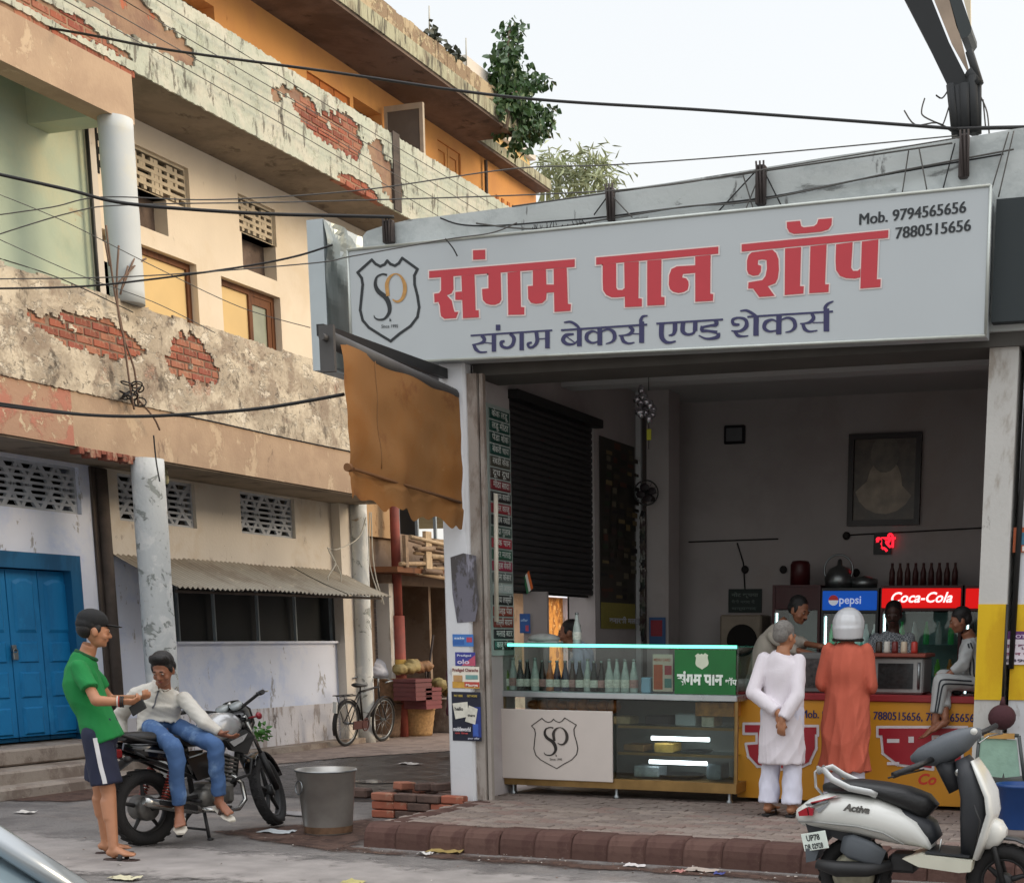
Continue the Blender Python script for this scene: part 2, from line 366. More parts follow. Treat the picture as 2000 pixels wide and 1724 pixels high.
M_darkorange = layered('darker_orange_wall', '#b8713c', [('#8c5a3a', 2, .45, .6, (1, 1, 1), .8)], bump=.3)
M_soffit = layered('mouldy_soffit', '#8d8172', [('#6f6558', .9, .42, .62, (1, 1, 1), .8), ('#574c42', 2.6, .55, .66, (1, 1, 1), .8), ('#a4967f', 1.7, .62, .7, (1, 1, 1), .6)], bump=.4)
M_soffit2 = layered('sooty_soffit', '#7a6a60', [('#5a4d45', .9, .4, .62, (1, 1, 1), .9), ('#3f3833', 2.3, .55, .66, (1, 1, 1), .8)], bump=.4)
M_minpaint = layered('flaking_mint_paint', '#b3b8a8', [('#c2c0b0', 1.6, .45, .62, (1, 1, 1), .9), ('#a7ad98', 7, .56, .64, (1, 1, .6), .6), ('#5e574f', 9, .57, .63, (1, 1, .28), .75), ('#46403a', 3.1, .57, .66, (1, 1, .5), .7), ('#6b6158', 2.2, .62, .72, (1, 1, .45), .6), ('#a98f7a', 4.3, .665, .69, (1, 1, 1), .8)], bump=.7, warp=.25)
M_parapet = layered('mossy_parapet', '#a89c8a', [('#cbc0ab', 1.7, .44, .58, (1, 1, 1), .85), ('#8a7b6c', 2.8, .5, .62, (1, 1, 1), .8), ('#d8cfbd', 6, .54, .62, (1, .8, 1.3), .7), ('#b08a76', 1.9, .6, .68, (1, 1, 1), .65), ('#4f4740', 3.6, .56, .66, (1, 1, .7), .75), ('#6c6158', 12, .6, .66, (1, 1, 1), .6)], bump=.9, warp=.3)
M_streak = layered('streaked_slab_edge', '#a9a88e', [('#46403a', 5.4, .5, .6, (1, 1.9, .28), .85), ('#7c7260', 5.5, .5, .6, (1, 1.4, .4), .6), ('#cfc8ae', 6, .62, .66, (1, 1, .6), .9)], bump=.6)
M_rooftop = layered('roof_parapet_wall', '#b2a184', [('#8a7660', 3, .47, .53, (1, 1, 1), .9), ('#c9bb98', 5, .58, .62, (1, 1, 1), .8), ('#57493c', 5, .6, .66, (1, 1, .4), .8)], bump=.7)
M_beam = layered('rendered_beam', '#b39b82', [('#a28a74', 1.2, .42, .62, (1, 1, 1), .8), ('#c7b296', 3.4, .56, .62, (1, 1, .7), .7), ('#7f6c5c', 3, .63, .7, (1, 1, .5), .7)], bump=.4)
M_beampink = layered('red_washed_beam', '#b27a68', [('#a98b74', 2.2, .46, .54, (1, 1, 1), .9), ('#c9b79a', 5.2, .58, .61, (1, 1, 1), .9)], bump=.5)
M_render = layered('bare_render', '#9c8069', [('#86695a', 2, .45, .6, (1, 1, 1), .8), ('#b4654a', 3, .6, .64, (1, 1, 1), .8)], bump=.6)
M_mortar = mat('mortar', '#84705f', rough=.95, bump=.6, bscale=60, var=.3)
BRICKS = [layered('brick_red_%d' % i, c, [('#a8927c', 5, .52, .62, (1, 1, 1), .75), ('#5b463c', 9, .56, .64, (1, 1, 1), .7)], bump=.6) for i, c in enumerate(['#95584a', '#a1604c', '#8a5344', '#a06a56', '#a8735c'])]
M_colpaint = layered('column_whitewash', '#c9cdcc', [('#dadbd8', 2, .5, .6, (1, 1, 1), .9), ('#8f948f', 5.6, .57, .6, (1, 1, 1), .9), ('#a7967f', 6, .655, .67, (1, 1, 1), .9)], bump=.7, warp=.7)
M_colclean = layered('column_paint', '#c2c8c9', [('#d0cdbd', .8, .5, .7, (1, 1, 1), .8)], bump=.1)
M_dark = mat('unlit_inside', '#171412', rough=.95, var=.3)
M_wood = layered('brown_frame_wood', '#6d452b', [('#4d2f1e', 5, .5, .6, (1, 1, .2), .8)], bump=.3, rough=.6)
M_shutter_c = mat('cream_board', '#d8bb84', rough=.8, var=.08, scale=2)
M_blue = layered('blue_door_paint', '#1a78b0', [('#176a9e', 3, .45, .6, (1, 1, .4), .8), ('#2c8cc2', 2, .55, .68, (1, 1, 1), .6), ('#6f8d9a', 9, .7, .73, (1, 1, 1), .6)], bump=.25, rough=.5)
M_blueframe = layered('blue_frame_paint', '#1b5f8a', [('#174f74', 3, .45, .6, (1, 1, .4), .8)], bump=.2, rough=.55)
M_stone = layered('worn_step_stone', '#9b9085', [('#7a6c62', 3, .46, .6, (1, 1, 1), .8), ('#b0a698', 5, .6, .66, (1, 1, 1), .7), ('#5b4f47', 8, .64, .7, (1, 1, 1), .7)], bump=.6)
M_tin = layered('tin_sheet', '#a19a8c', [('#877c6e', 1.3, .45, .62, (1, 1, 1), .8), ('#b8ad9a', 3, .58, .64, (1, 1, 1), .7)], bump=.1, rough=.5)
M_pipe = mat('rust_pipe', '#4f4640', rough=.85, var=.3, scale=7, bump=.3)
M_cable = mat('black_cable', '#141312', rough=.6, var=0)
M_cable2 = mat('grey_cable', '#55534f', rough=.7, var=.1)
M_whitecable = mat('white_cable', '#b9b7ac', rough=.6, var=.1)
M_steel = mat('steel_grey', '#8b8f90', rough=.35, metal=.9, var=.15, scale=9)
M_blackm = mat('black_metal', '#191919', rough=.5, var=.1)
M_leaf = mat('leaf_green', '#47663a', rough=.5, var=.45, scale=3)
M_leaf2 = mat('pale_leaf', '#8b9a68', rough=.6, var=.4, scale=2)
M_bark = mat('bark', '#6d5f50', rough=.9, var=.3, bump=.5)

# ================================================================== ground
g = MB().quad((-150, -60, 0), (150, -60, 0), (150, 250, 0), (-150, 250, 0)); road = struct('road', g, M_asphalt)
def soften(m, sc=3.0):
    """ragged fading border: alpha from the stored edge weight and noise"""
    if m.get('soft'): return m
    m['soft'] = 1; nt = m.node_tree; N = nt.nodes; L = nt.links; at = N.new('ShaderNodeAttribute'); at.attribute_name = 'edge'; tc = N.new('ShaderNodeTexCoord')
    n = N.new('ShaderNodeTexNoise'); n.inputs['Scale'].default_value = sc; n.inputs['Detail'].default_value = 8; n.inputs['Roughness'].default_value = .7; L.new(tc.outputs['Object'], n.inputs['Vector'])
    a = N.new('ShaderNodeMath'); a.operation = 'ADD'; L.new(at.outputs['Fac'], a.inputs[0]); L.new(n.outputs[0], a.inputs[1])
    r = N.new('ShaderNodeMapRange'); r.interpolation_type = 'SMOOTHSTEP'; r.inputs[1].default_value = .72; r.inputs[2].default_value = 1.0; L.new(a.outputs[0], r.inputs[0]); L.new(r.outputs[0], N['Principled BSDF'].inputs['Alpha']); return m
def sheet(name, pts, z, m, fade=.5, cell=.14):
    P = [Vector((p[0], p[1])) for p in pts]; n = len(P); xs = [p.x for p in P]; ys = [p.y for p in P]
    y1 = min(max(ys), 30); nx = int((max(xs)-min(xs))/cell)+1; ny = int((y1-min(ys))/cell)+1; mb = MB(); W_ = []
    for i in range(nx+1):
        for j in range(ny+1):
            q = Vector((min(xs)+i*cell, min(ys)+j*cell)); d = 9; ins = False
            for k in range(n):
                a, b = P[k], P[(k+1) % n]; ab = b-a; t = max(0, min(1, (q-a).dot(ab)/ab.length_squared)); d = min(d, (q-a-ab*t).length)
                if (a.y > q.y) != (b.y > q.y) and q.x < (b.x-a.x)*(q.y-a.y)/(b.y-a.y)+a.x: ins = not ins
            mb.v.append((q.x, q.y, z)); W_.append(min(1, d/fade) if ins else 0)
    for i in range(nx):
        for j in range(ny):
            f = (i*(ny+1)+j, (i+1)*(ny+1)+j, (i+1)*(ny+1)+j+1, i*(ny+1)+j+1)
            if any(W_[k] > 0 for k in f): mb.f.append(f); mb.m.append(0); mb.s.append(False)
    me = mesh(name, mb, soften(m)); at = me.attributes.new('edge', 'FLOAT', 'POINT'); at.data.foreach_set('value', W_); o = link(name, me); o['kind'] = 'structure'; return o
sheet('wet_lane', [(-10.9, 12.2), (-6.2, 11.9), (-5.9, 40), (-10.4, 40)], .004, M_wet)
sheet('roadside_dust', [(-9, 7.2), (-3, 7.6), (3, 7.8), (3, 9.3), (-5, 9.2), (-9.5, 9.6), (-11, 10.6)], .012, mat('light_road_dust', '#8f8985', rough=.95, var=.25, scale=4, bump=.4), 1.2)
sheet('dusty_verge', [(-12, 13.2), (-11.0, 13.2), (-10.5, 16.2), (-9.4, 18.4), (-7.3, 20.0), (-7.4, 40), (-12.6, 40)], .012, M_dust)
sheet('gutter', [(-7.9, 9.75), (-6.3, 9.1), (-3, 9.0), (1.5, 9.05), (1.5, 9.56), (-6.0, 9.62), (-6.2, 10.9), (-7.0, 11.2)], .008, M_dirt)
sheet('roadside_dirt', [(-12, 10.6), (-10.2, 10.9), (-9.7, 12.2), (-10.7, 13.4), (-12, 13.4)], .008, M_dirt)
for P_ in ([(-8.0, 10.95), (-7.5, 10.8), (-7.2, 11.1), (-7.6, 11.3), (-8.1, 11.2)], [(-8.9, 13.6), (-8.3, 13.5), (-8.2, 13.9), (-8.8, 14.1)], [(-7.4, 12.2), (-7.1, 12.2), (-7.1, 12.5), (-7.5, 12.6)]):
    sheet('puddle_water', P_, .016, M_water, .25, .07)

# ================================================================== walls with openings
def holed(mb, ax, c, a0, a1, b0, b1, holes, depth=.25, mi=0, ri=None):
    """wall face on plane x=c (ax 0) or y=c (ax 1); a along the wall, b = z; holes get reveals going away by depth"""
    ri = mi if ri is None else ri
    As = sorted({a0, a1} | {h[i] for h in holes for i in (0, 1)}); Bs = sorted({b0, b1} | {h[i] for h in holes for i in (2, 3)})
    As = [a for a in As if a0 <= a <= a1]; Bs = [b for b in Bs if b0 <= b <= b1]
    P = (lambda a, b, d=0: (c - d, a, b)) if ax == 0 else (lambda a, b, d=0: (a, c + d, b))
    if ax == 2: P = lambda a, b, d=0: (c + d, a, b)
    for i in range(len(As)-1):
        for j in range(len(Bs)-1):
            am, bm = (As[i]+As[i+1])/2, (Bs[j]+Bs[j+1])/2
            if any(h[0] < am < h[1] and h[2] < bm < h[3] for h in holes): continue
            mb.quad(P(As[i], Bs[j]), P(As[i+1], Bs[j]), P(As[i+1], Bs[j+1]), P(As[i], Bs[j+1]), mi)
    for h in holes:
        y0, y1, z0, z1 = max(h[0], a0), min(h[1], a1), max(h[2], b0), min(h[3], b1); d = h[4] if len(h) > 4 else depth
        mb.quad(P(y0, z0), P(y1, z0), P(y1, z0, d), P(y0, z0, d), ri); mb.quad(P(y0, z1), P(y0, z1, d), P(y1, z1, d), P(y1, z1), ri)
        mb.quad(P(y0, z0), P(y0, z0, d), P(y0, z1, d), P(y0, z1), ri); mb.quad(P(y1, z0), P(y1, z1), P(y1, z1, d), P(y1, z0, d), ri)
def R(tl, br, x=-12.):
    a = A(*tl, x=x); b = A(*br, x=x); return [a.y, b.y, b.z, a.z]

XW, XB = -12., -11.
LB = thing('corner_building', 'old three storey building with flaking mint, cream and orange walls and long balconies', 'building', (-12, 14, 0))
# ground floor openings
door = [11.35, 13.33, .43, 2.47]
j1 = R((0, 890), (160, 1005)); j1[0] = 11.25; j2 = R((228, 922), (385, 1032)); j3 = R((468, 958), (578, 1052))
strip = [14.86, 19.18, 1.52, 2.2]; strip[1] = 19.05
w = MB(); holed(w, 0, XW, 8, 13.62, .5, 3.5, [door, j1]); obj('door_wall', w, M_whitewash, LB)
w = MB(); holed(w, 0, XW, 8, 13.62, -.05, .5, [door]); obj('wall_foot', w, M_stone, LB)
w = MB(); holed(w, 0, XW, 13.62, 19.25, .62, 2.5, [[strip[0], strip[1], strip[2], strip[3], .3]]); obj('ground_floor_wall', w, M_whitewash, LB)
w = MB(); holed(w, 0, XW, 13.62, 19.25, 2.5, 3.5, [j2, j3]); obj('ground_floor_wall', w, M_lowcream, LB)
w = MB(); holed(w, 0, XW, 13.62, 19.25, -.05, .62, []); obj('splashed_wall_base', w, M_splash, LB)
w = MB(); w.box((-12.5, 19.0, -.05), (-12.002, 19.248, 4.5)); obj('end_wall', w, M_whitewash, LB)
w = MB(); w.box((-12.02, 18.45, 0), (-11.86, 18.8, 3.48)); obj('pilaster', w, M_lowcream, LB)
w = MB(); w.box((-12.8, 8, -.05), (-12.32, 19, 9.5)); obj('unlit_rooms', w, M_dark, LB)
# first floor
JA = R((250, 272), (374, 345)); JA = [13.98, 15.62, 6.32, 6.95]
ja = [A(250, 275, x=XW).y, A(372, 400, x=XW).y, A(310, 385, x=XW).z, A(255, 277, x=XW).z]
oa = [A(262, 400, x=XW).y, A(328, 440, x=XW).y, A(331, 463, x=XW).z, ja[2]]
jb = [A(467, 430, x=XW).y, A(539, 450, x=XW).y, A(505, 468, x=XW).z, A(467, 378, x=XW).z]
ob = [A(474, 500, x=XW).y, A(539, 500, x=XW).y, A(541, 549, x=XW).z, jb[2]]
wa = [A(272, 500, x=XW).y, A(386, 560, x=XW).y, 4.9, A(272, 475, x=XW).z]
wb = [A(435, 600, x=XW).y, A(549, 620, x=XW).y, 4.9, A(435, 540, x=XW).z]
js = [13.98, 14.22, A(195, 340, x=XW).z, A(183, 245, x=XW).z]
vs_ = [14.1, 14.4, A(210, 475, x=XW).z, A(205, 448, x=XW).z]
for h in (oa, ob): h.append(.2)
w = MB(); holed(w, 0, XW, 14.02, 19.25, 4.5, 7.46, [ja, jb, oa, ob, wa, wb, vs_]); obj('first_floor_wall', w, M_cream, LB)
w = MB(); holed(w, 0, XW, 8, 13.92, 4.5, 7.46, []); obj('first_floor_wall', w, M_mint, LB, label='pale mint stretch of first floor wall')
w = MB(); w.box((-12.06, 13.92, 4.6), (-11.93, 14.02, 7.4)); obj('wall_fillet', w, M_lowcream, LB)
w = MB(); w.box((-12.5, 8, 7.44), (-12.3, 26, 9.55)); w.box((-12.5, 19.25, 4.5), (-12, 25.6, 7.44)); w.box((-12.5, 18.9, 4.5), (-12.01, 19.26, 7.44)); obj('rear_wall', w, M_cream, LB)
# second floor, orange
d1 = [A(690, 200, x=XW).y, A(745, 250, x=XW).y, 7.6, 9.2]; d0 = [A(598, 120, x=XW).y, A(682, 160, x=XW).y, 7.6, 9.15, .12]
d2 = [A(855, 300, x=XW).y, A(900, 330, x=XW).y, 7.6, A(870, 282, x=XW).z, .1]
d00 = [A(385, 0, x=XW).y - .5, A(417, 0, x=XW).y, 7.6, 9.2]
w = MB(); holed(w, 0, XW, 8, 25.6, 7.46, 9.56, [d1, d0, d2, d00]); obj('second_floor_wall', w, M_orange, LB)
# slabs and soffits
w = MB(); w.box((-12, 8, 3.48), (-11.03, 18.75, 3.5)); obj('ground_floor_soffit', w, M_soffit, LB)
w = MB(); w.box((-12, 8, 4.45), (-11.1, 18.75, 4.6)); obj('balcony_floor', w, M_soffit, LB)
w = MB(); w.box((-12, 13.5, 7.44), (-11.04, 25.6, 7.6)); obj('balcony_slab', w, M_soffit, LB)
w = MB(); w.box((-12, 8, 7.34), (-11.04, 13.5, 7.6)); obj('balcony_slab', w, M_mint, LB)
w = MB(); w.box((-12.4, 8, 9.56), (-11.0, 22.75, 9.6)); w.box((-12.4, 22.75, 9.56), (-11.72, 25.6, 9.6)); obj('roof_soffit', w, M_soffit2, LB)
w = MB(); w.box((-12.4, 8, 9.6), (-10.97, 22.78, 9.79)); w.box((-12.4, 22.78, 9.6), (-11.7, 25.62, 9.75)); obj('roof_slab', w, M_streak, LB)
# roof parapet with a broken top
w = MB(); y = 8.
while y < 23:
    h = .29 + .035*noise.noise(V(y*1.7, 0, 3)) + .02*noise.noise(V(y*9, 0, 1)); w.box((-11.35, y, 9.79), (-11.06 + .01*noise.noise(V(y*5, 2, 0)), y+.12, 9.79 + h)); y += .12
obj('roof_parapet', w, M_rooftop, LB)
w = MB(); w.box((-11.6, 21.45, 9.8), (-11.2, 22.3, 10.34)); obj('parapet_pier', w, M_lowcream, LB)
# beams
w = MB(); w.box((-11.22, 8, 6.86), (-10.93, 13.46, 7.34)); obj('first_floor_beam', w, M_beam, LB)
w = MB(); w.box((-12, 13.1, 6.86), (-11.22, 13.4, 7.34)); obj('cross_beam', w, M_mint, LB)
w = MB(); w.box((-11.25, 12.3, 3.5), (-11.0, 18.75, 4.05)); obj('ground_floor_beam', w, M_beam, LB)
w = MB(); w.box((-11.25, 8, 3.5), (-11.0, 12.3, 4.05)); obj('ground_floor_beam', w, M_beampink, LB, label='red washed stretch of beam')

def plaster(name, a0, a1, b0, b1, x, cell, th, mask, m, parent, top=None):
    """plaster coat with ragged holes: outer face, broken edges"""
    na, nb = int((a1-a0)/cell), int((b1-b0)/cell); J = {}
    mb = MB(); keep = np.zeros((na, nb), bool)
    for i in range(na):
        for j in range(nb): keep[i, j] = not mask(a0+(i+.5)*cell, b0+(j+.5)*cell)
    def vid(i, j, k):
        if (i, j, k) not in J:
            ja_, jb_ = noise.noise(V(i*3.1, j*2.7, 1))*.75, noise.noise(V(i*2.3, j*3.9, 7))*.75
            if i in (0, na): ja_ = 0
            if j == 0: jb_ *= .9
            rel = .006*noise.noise(V(i*.21, j*.21, 4)) + .003*noise.noise(V(i*.9, j*.9, 4))
            J[i, j, k] = len(mb.v); mb.v.append((x + (rel if k == 0 else -th), a0+(i+ja_)*cell, b0+(j+jb_)*cell))
        return J[i, j, k]
    def face(*f): mb.f.append(f); mb.m.append(0); mb.s.append(False)
    for i in range(na):
        for j in range(nb):
            if not keep[i, j]: continue
            face(vid(i, j, 0), vid(i+1, j, 0), vid(i+1, j+1, 0), vid(i, j+1, 0))
            for di, dj, e0, e1 in ((-1, 0, (i, j+1), (i, j)), (1, 0, (i+1, j), (i+1, j+1)), (0, -1, (i, j), (i+1, j)), (0, 1, (i+1, j+1), (i, j+1))):
                p, q = i+di, j+dj
                if not (0 <= p < na and 0 <= q < nb and keep[p, q]): face(vid(*e0, 0), vid(*e0, 1), vid(*e1, 1), vid(*e1, 0))
    return obj(name, mb, m, parent)
def blob(y, z, cy, cz, ry, rz, seed=0, rag=.35, ang=0):
    dy, dz = y-cy, z-cz; c, s = math.cos(ang), math.sin(ang); dy, dz = dy*c+dz*s, -dy*s+dz*c
    n = noise.noise(V(y*2.4, z*2.4, seed))*rag + noise.noise(V(y*9, z*9, seed))*rag*.5
    return (dy/ry)**2 + (dz/rz)**2 < 1 + n*2
bme = {}
def bricks(y0, y1, z0, z1, x, mask, parent, L=.225, H=.07, g=.013, dep=.03):
    row = 0; z = z0
    while z < z1:
        y = y0 - (L/2 if row % 2 else 0)
        while y < y1:
            if mask(y+L/2, z+H/2) or mask(y, z+H/2) or mask(y+L, z+H/2):
                k = random.randrange(5)
                if k not in bme: bme[k] = mesh('brick', MB().cbox((-.1, .002, .001), (0, L-.002, H-.001), .006), BRICKS[k])
                o = link('brick', bme[k], parent); o.location = V(x - .004 + random.uniform(-.006, .006), y + g/2, z + random.uniform(-.002, .002)) - OFF[parent]
                o.rotation_euler = (random.uniform(-.015, .015), 0, random.uniform(-.03, .03)); o.scale = (1, random.uniform(.96, 1.0), 1)
            y += L + g
        z += H + g; row += 1
# lower balcony parapet: brick core, plaster coat with two bare patches
ym = A(150, 690, x=XB)
isl = lambda y, z, s_: noise.noise(V(y*4.2, z*5.5, s_)) + .5*noise.noise(V(y*11, z*11, s_)) > .56
pa1 = lambda y, z: blob(y, z, 12.62, 4.62, .76, .19, 1, .62, -.05) and not isl(y, z, 40)
pa2 = lambda y, z: blob(y, z, 14.25, 4.62, .5, .3, 2, .6, -.3) and not isl(y, z, 41)
w = MB(); w.box((-11.2, 8, 4.05), (-11.005, 18.75, 5.06)); obj('parapet_core', w, M_mortar, LB)
plaster('parapet_plaster', 9.8, 18.76, 4.04, 5.1, XB+.022, .026, .024, lambda y, z: pa1(y, z) or pa2(y, z) or (noise.noise(V(y*1.3, z*1.3, 5)) + .6*noise.noise(V(y*6, z*6, 8)) > .95) or (z > 5.06 and noise.noise(V(y*2, 0, 9)) > .1), M_parapet, LB)
bricks(11.6, 15.2, 4.12, 5.0, XB+.008, lambda y, z: pa1(y, z) or pa2(y, z), LB)
# upper balcony band
pb2 = lambda y, z: blob(y, z, 17.3, 8.02, .95, .24, 12, .75, .0) and not isl(y, z, 42)
pb3 = lambda y, z: blob(y, z, 18.6, 7.85, .45, .26, 13, .6, -.4)
pb1 = lambda y, z: blob(y, z, 13.2, 7.98, 1.5, .22, 11, .5, -.05) or blob(y, z, 12.6, 7.55, 1.0, .08, 15, .5)
pbk = lambda y, z: z < 7.56 and blob(y, z, 17.9, 7.46, .5, .1, 18, .3)
w = MB(); w.box((-11.2, 8, 7.345), (-11.012, 13.46, 8.38)); w.box((-11.2, 13.46, 7.46), (-11.012, 25.6, 8.38)); obj('upper_parapet_core', w, M_render, LB)
plaster('upper_parapet_plaster', 10.6, 25.6, 7.42, 8.44, XB+.016, .03, .026, lambda y, z: pb1(y, z) or pb2(y, z) or pb3(y, z) or pbk(y, z) or (noise.noise(V(y*1.1, z*1.6, 25)) + .6*noise.noise(V(y*6, z*6, 28)) > 1.0) or (z > 8.4 and noise.noise(V(y*2.3, 0, 29)) > .05), M_minpaint, LB)
bricks(16.4, 18.3, 7.62, 8.3, XB+.004, lambda y, z: blob(y, z, 17.35, 7.98, .75, .26, 12, .3), LB)
bricks(11.0, 13.6, 7.36, 7.62, XB+.002, lambda y, z: blob(y, z, 12.6, 7.5, 1.0, .12, 15, .5), LB)
bricks(16.9, 18.6, 7.42, 7.55, XB+.004, lambda y, z: pbk(y, z), LB)
w = MB()
for y_, r_ in ((A(772, 340, x=XB).y, .09),):
    w.box((-11.0, y_-r_, 7.43), (-10.965, y_+r_, 8.44))
obj('drain_stain_pipe', w, M_pipe, LB)
# columns
def column(y, z0, z1, r, m, x=-11.0):
    mb = MB(); P = [(x, y, z0 + (z1-z0)*i/14) for i in range(15)]
    mb.loft(P, [r*(1 + .03*noise.noise(V(i*1.1, y, 0))) for i in range(15)], n=20, side=(0, 1, 0)); return obj('column', mb, m, LB)
column(13.35, 0, 3.49, .175, M_colpaint, -10.98); column(13.27, 5.06, 6.87, .175, M_colclean, -11.02)
column(A(703, 1100, x=-11.8).y, 0, 3.5, .13, M_colpaint, -11.8)
w = MB(); w.cyl((-11.93, 13.72, 0), (-11.93, 13.72, 3.45), .065); w.box((-12.0, 13.6, 0), (-11.97, 13.84, 3.47)); obj('drain_pipe', w, M_pipe, LB)  # pipe, plus a dark flat strip painted in for the recess shadow
w = MB(); w.cyl((-11.9, 13.86, 4.6), (-11.9, 13.86, 7.2), .022); obj('drain_pipe', w, M_blackm, LB)
w = MB(); w.cyl((-11.93, A(942, 330, x=XW).y, 7.5), (-11.93, A(942, 330, x=XW).y, 9.5), .03); obj('drain_pipe', w, M_pipe, LB)
w = MB()
for u in (968, 979, 990, 1000, 1010, 1021, 1030):
    y_ = A(u, 385, x=XW).y; w.box((-12.0, y_, 8.6), (-11.985, y_+.09, 9.1 - .0*u))
obj('dark_vent_strips', w, M_darkorange, LB)  # raised darker strips, the shade of the slots put into their colour
# loose edge bricks under the beam near the first column
w = MB()
for i in range(14):
    y_ = 12.35 + i*.08; w.cbox((-11.12, y_, 3.43 + .03*math.sin(i*2)), (-10.99, y_+.075, 3.5), .006)
obj('broken_beam_edge', w, BRICKS[2], LB)

# lattice vents, each a real grille of bars
def lattice(name, r, m, kind, parent, x=-12.05, back=True):
    y0, y1, z0, z1 = r[:4]; mb = MB(); t = .022; X0, X1 = x-.05, x
    def bar(a, b, c, d): mb.box((X0, a, c), (X1, b, d))
    bar(y0, y0+.03, z0, z1); bar(y1-.03, y1, z0, z1); bar(y0+.03, y1-.03, z0, z0+.03); bar(y0+.03, y1-.03, z1-.03, z1)
    ny = max(2, round((y1-y0)/.14)); nz = max(2, round((z1-z0)/.1))
    if kind == 'grid':
        dz = (z1-z0-.06)/nz; dy = (y1-y0-.06)/ny
        for j in range(1, nz): bar(y0+.03, y1-.03, z0+.03+j*dz-t*.9, z0+.03+j*dz+t*.9)
        for j in range(nz):
            for i in range(1, ny):
                if (i*2+j*3) % 5 == 0: continue
                c = y0+.03+i*dy; mb.box((X0+.004, c-t*1.1, z0+.03+j*dz+t*.9), (X1-.004, c+t*1.1, z0+.03+(j+1)*dz-t*.9))
            for k in (.25, .5):
                c = y0 + (y1-y0)*(k if j % 2 else 1-k); mb.box((X0+.006, c-t*1.6, z0+.03+j*dz+t*.9), (X1-.006, c+t*1.6, z0+.03+(j+1)*dz-t*.9))
    else:
        n = 7; dz = (z1-z0-.06)/n
        for j in range(1, n): bar(y0+.03, y1-.03, z0+.03+j*dz-.014, z0+.03+j*dz+.014)
        k = max(1, round((y1-y0)/.62)); W = (y1-y0)/k
        for q in range(k):
            for s_ in (-1, 1):
                for p_ in (-1, 1):
                    c = y0 + W*(q+.5); a = V(0, c + s_*W*.12, (z0+z1)/2); b = V(0, c + s_*W*.46, z1-.02 if p_ > 0 else z0+.02)
                    if p_ < 0: a, b = V(0, c + s_*W*.12, (z0+z1)/2), V(0, c + s_*W*.46, z0+.02)
                    d = (b-a).normalized(); nn = V(0, -d.z, d.y)*.028
                    mb.prism([(X1-.006, *(a+nn)[1:]), (X1-.006, *(b+nn)[1:]), (X1-.006, *(b-nn)[1:]), (X1-.006, *(a-nn)[1:])], (-.04, 0, 0))
                    a2, b2 = V(0, c + s_*W*.3, (z0+z1)/2), V(0, c + s_*W*.02, b.z); d = (b2-a2).normalized(); nn = V(0, -d.z, d.y)*.022
                    mb.prism([(X1-.01, *(a2+nn)[1:]), (X1-.01, *(b2+nn)[1:]), (X1-.01, *(b2-nn)[1:]), (X1-.01, *(a2-nn)[1:])], (-.03, 0, 0))
    return obj(name, mb, m, parent)
M_jali = mat('jali_cement', '#c4b79f', rough=.9, var=.2, bump=.2); M_jaliw = mat('whitewashed_jali', '#b6bcc4', rough=.9, var=.2, bump=.2)
lattice('lattice_vent', ja, M_jali, 'grid', LB); lattice('lattice_vent', jb, M_jali, 'grid', LB); 
for h in (j1, j2, j3): lattice('lattice_vent', h, M_jaliw, 'star', LB)
w = MB()
for i in range(7):
    for j in range(2):
        z_ = js[2] + i*(js[3]-js[2])/7; w.box((-12.0, 14.06 + j*.12 + (i % 2)*.04, z_), (-11.99, 14.13 + j*.12 + (i % 2)*.04, z_+.07))
obj('dark_vent_marks', w, M_dark, LB)  # near-black blocks on the wall face, hole shade put into the colour
w = MB(); w.box((-12.25, 13.8, 6.2), (-12.2, 19, 6.9)); w.box((-12.22, oa[0], oa[2]), (-12.19, oa[1], oa[3])); w.box((-12.22, ob[0], ob[2]), (-12.19, ob[1], ob[3])); obj('rough_backing', w, M_soffit2, LB)
# windows with brown frames
def window(r, right_open, label):
    y0, y1, z0, z1 = r[:4]; t = .07; X = -12.1; w = MB()
    w.box((X-.06, y0, z0), (X, y0+t, z1)); w.box((X-.06, y1-t, z0), (X, y1, z1)); w.box((X-.06, y0+t, z1-t), (X, y1-t, z1))
    ym = y0 + (y1-y0)*(.58 if right_open else 1)
    if right_open:
        w.box((X-.06, ym-t/2, z0), (X, ym+t/2, z1-t)); w.box((X-.045, ym+t/2, z1-t-.1), (X-.01, y1-t, z1-t)); w.box((X-.045, y1-t-.09, z0), (X-.01, y1-t, z1-t-.1)); w.box((X-.045, ym+t/2, 5.1), (X-.01, y1-t-.09, 5.2))
    f = obj('window', w, M_wood, LB, label=label)
    w = MB(); w.box((X-.05, y0+t, z0), (X-.03, (ym-t/2 if right_open else y1-t), z1-t)); obj('board', w, M_shutter_c, f)
    if right_open: w = MB(); w.box((X-.035, ym+t/2, z0), (X-.03, y1-t-.09, z1-t-.1)); obj('pane', w, mat('dull_pane', '#8b8f7c', rough=.2, var=.2, scale=4), f)
window(wa, False, 'brown framed window closed by a cream board'); window(wb, True, 'brown framed window half cream board, half glass')
w = MB(); w.box((-12.2, 14.05, 4.9), (-12.0, 14.35, 5.75)); obj('orange_panel', w, M_orange, LB)
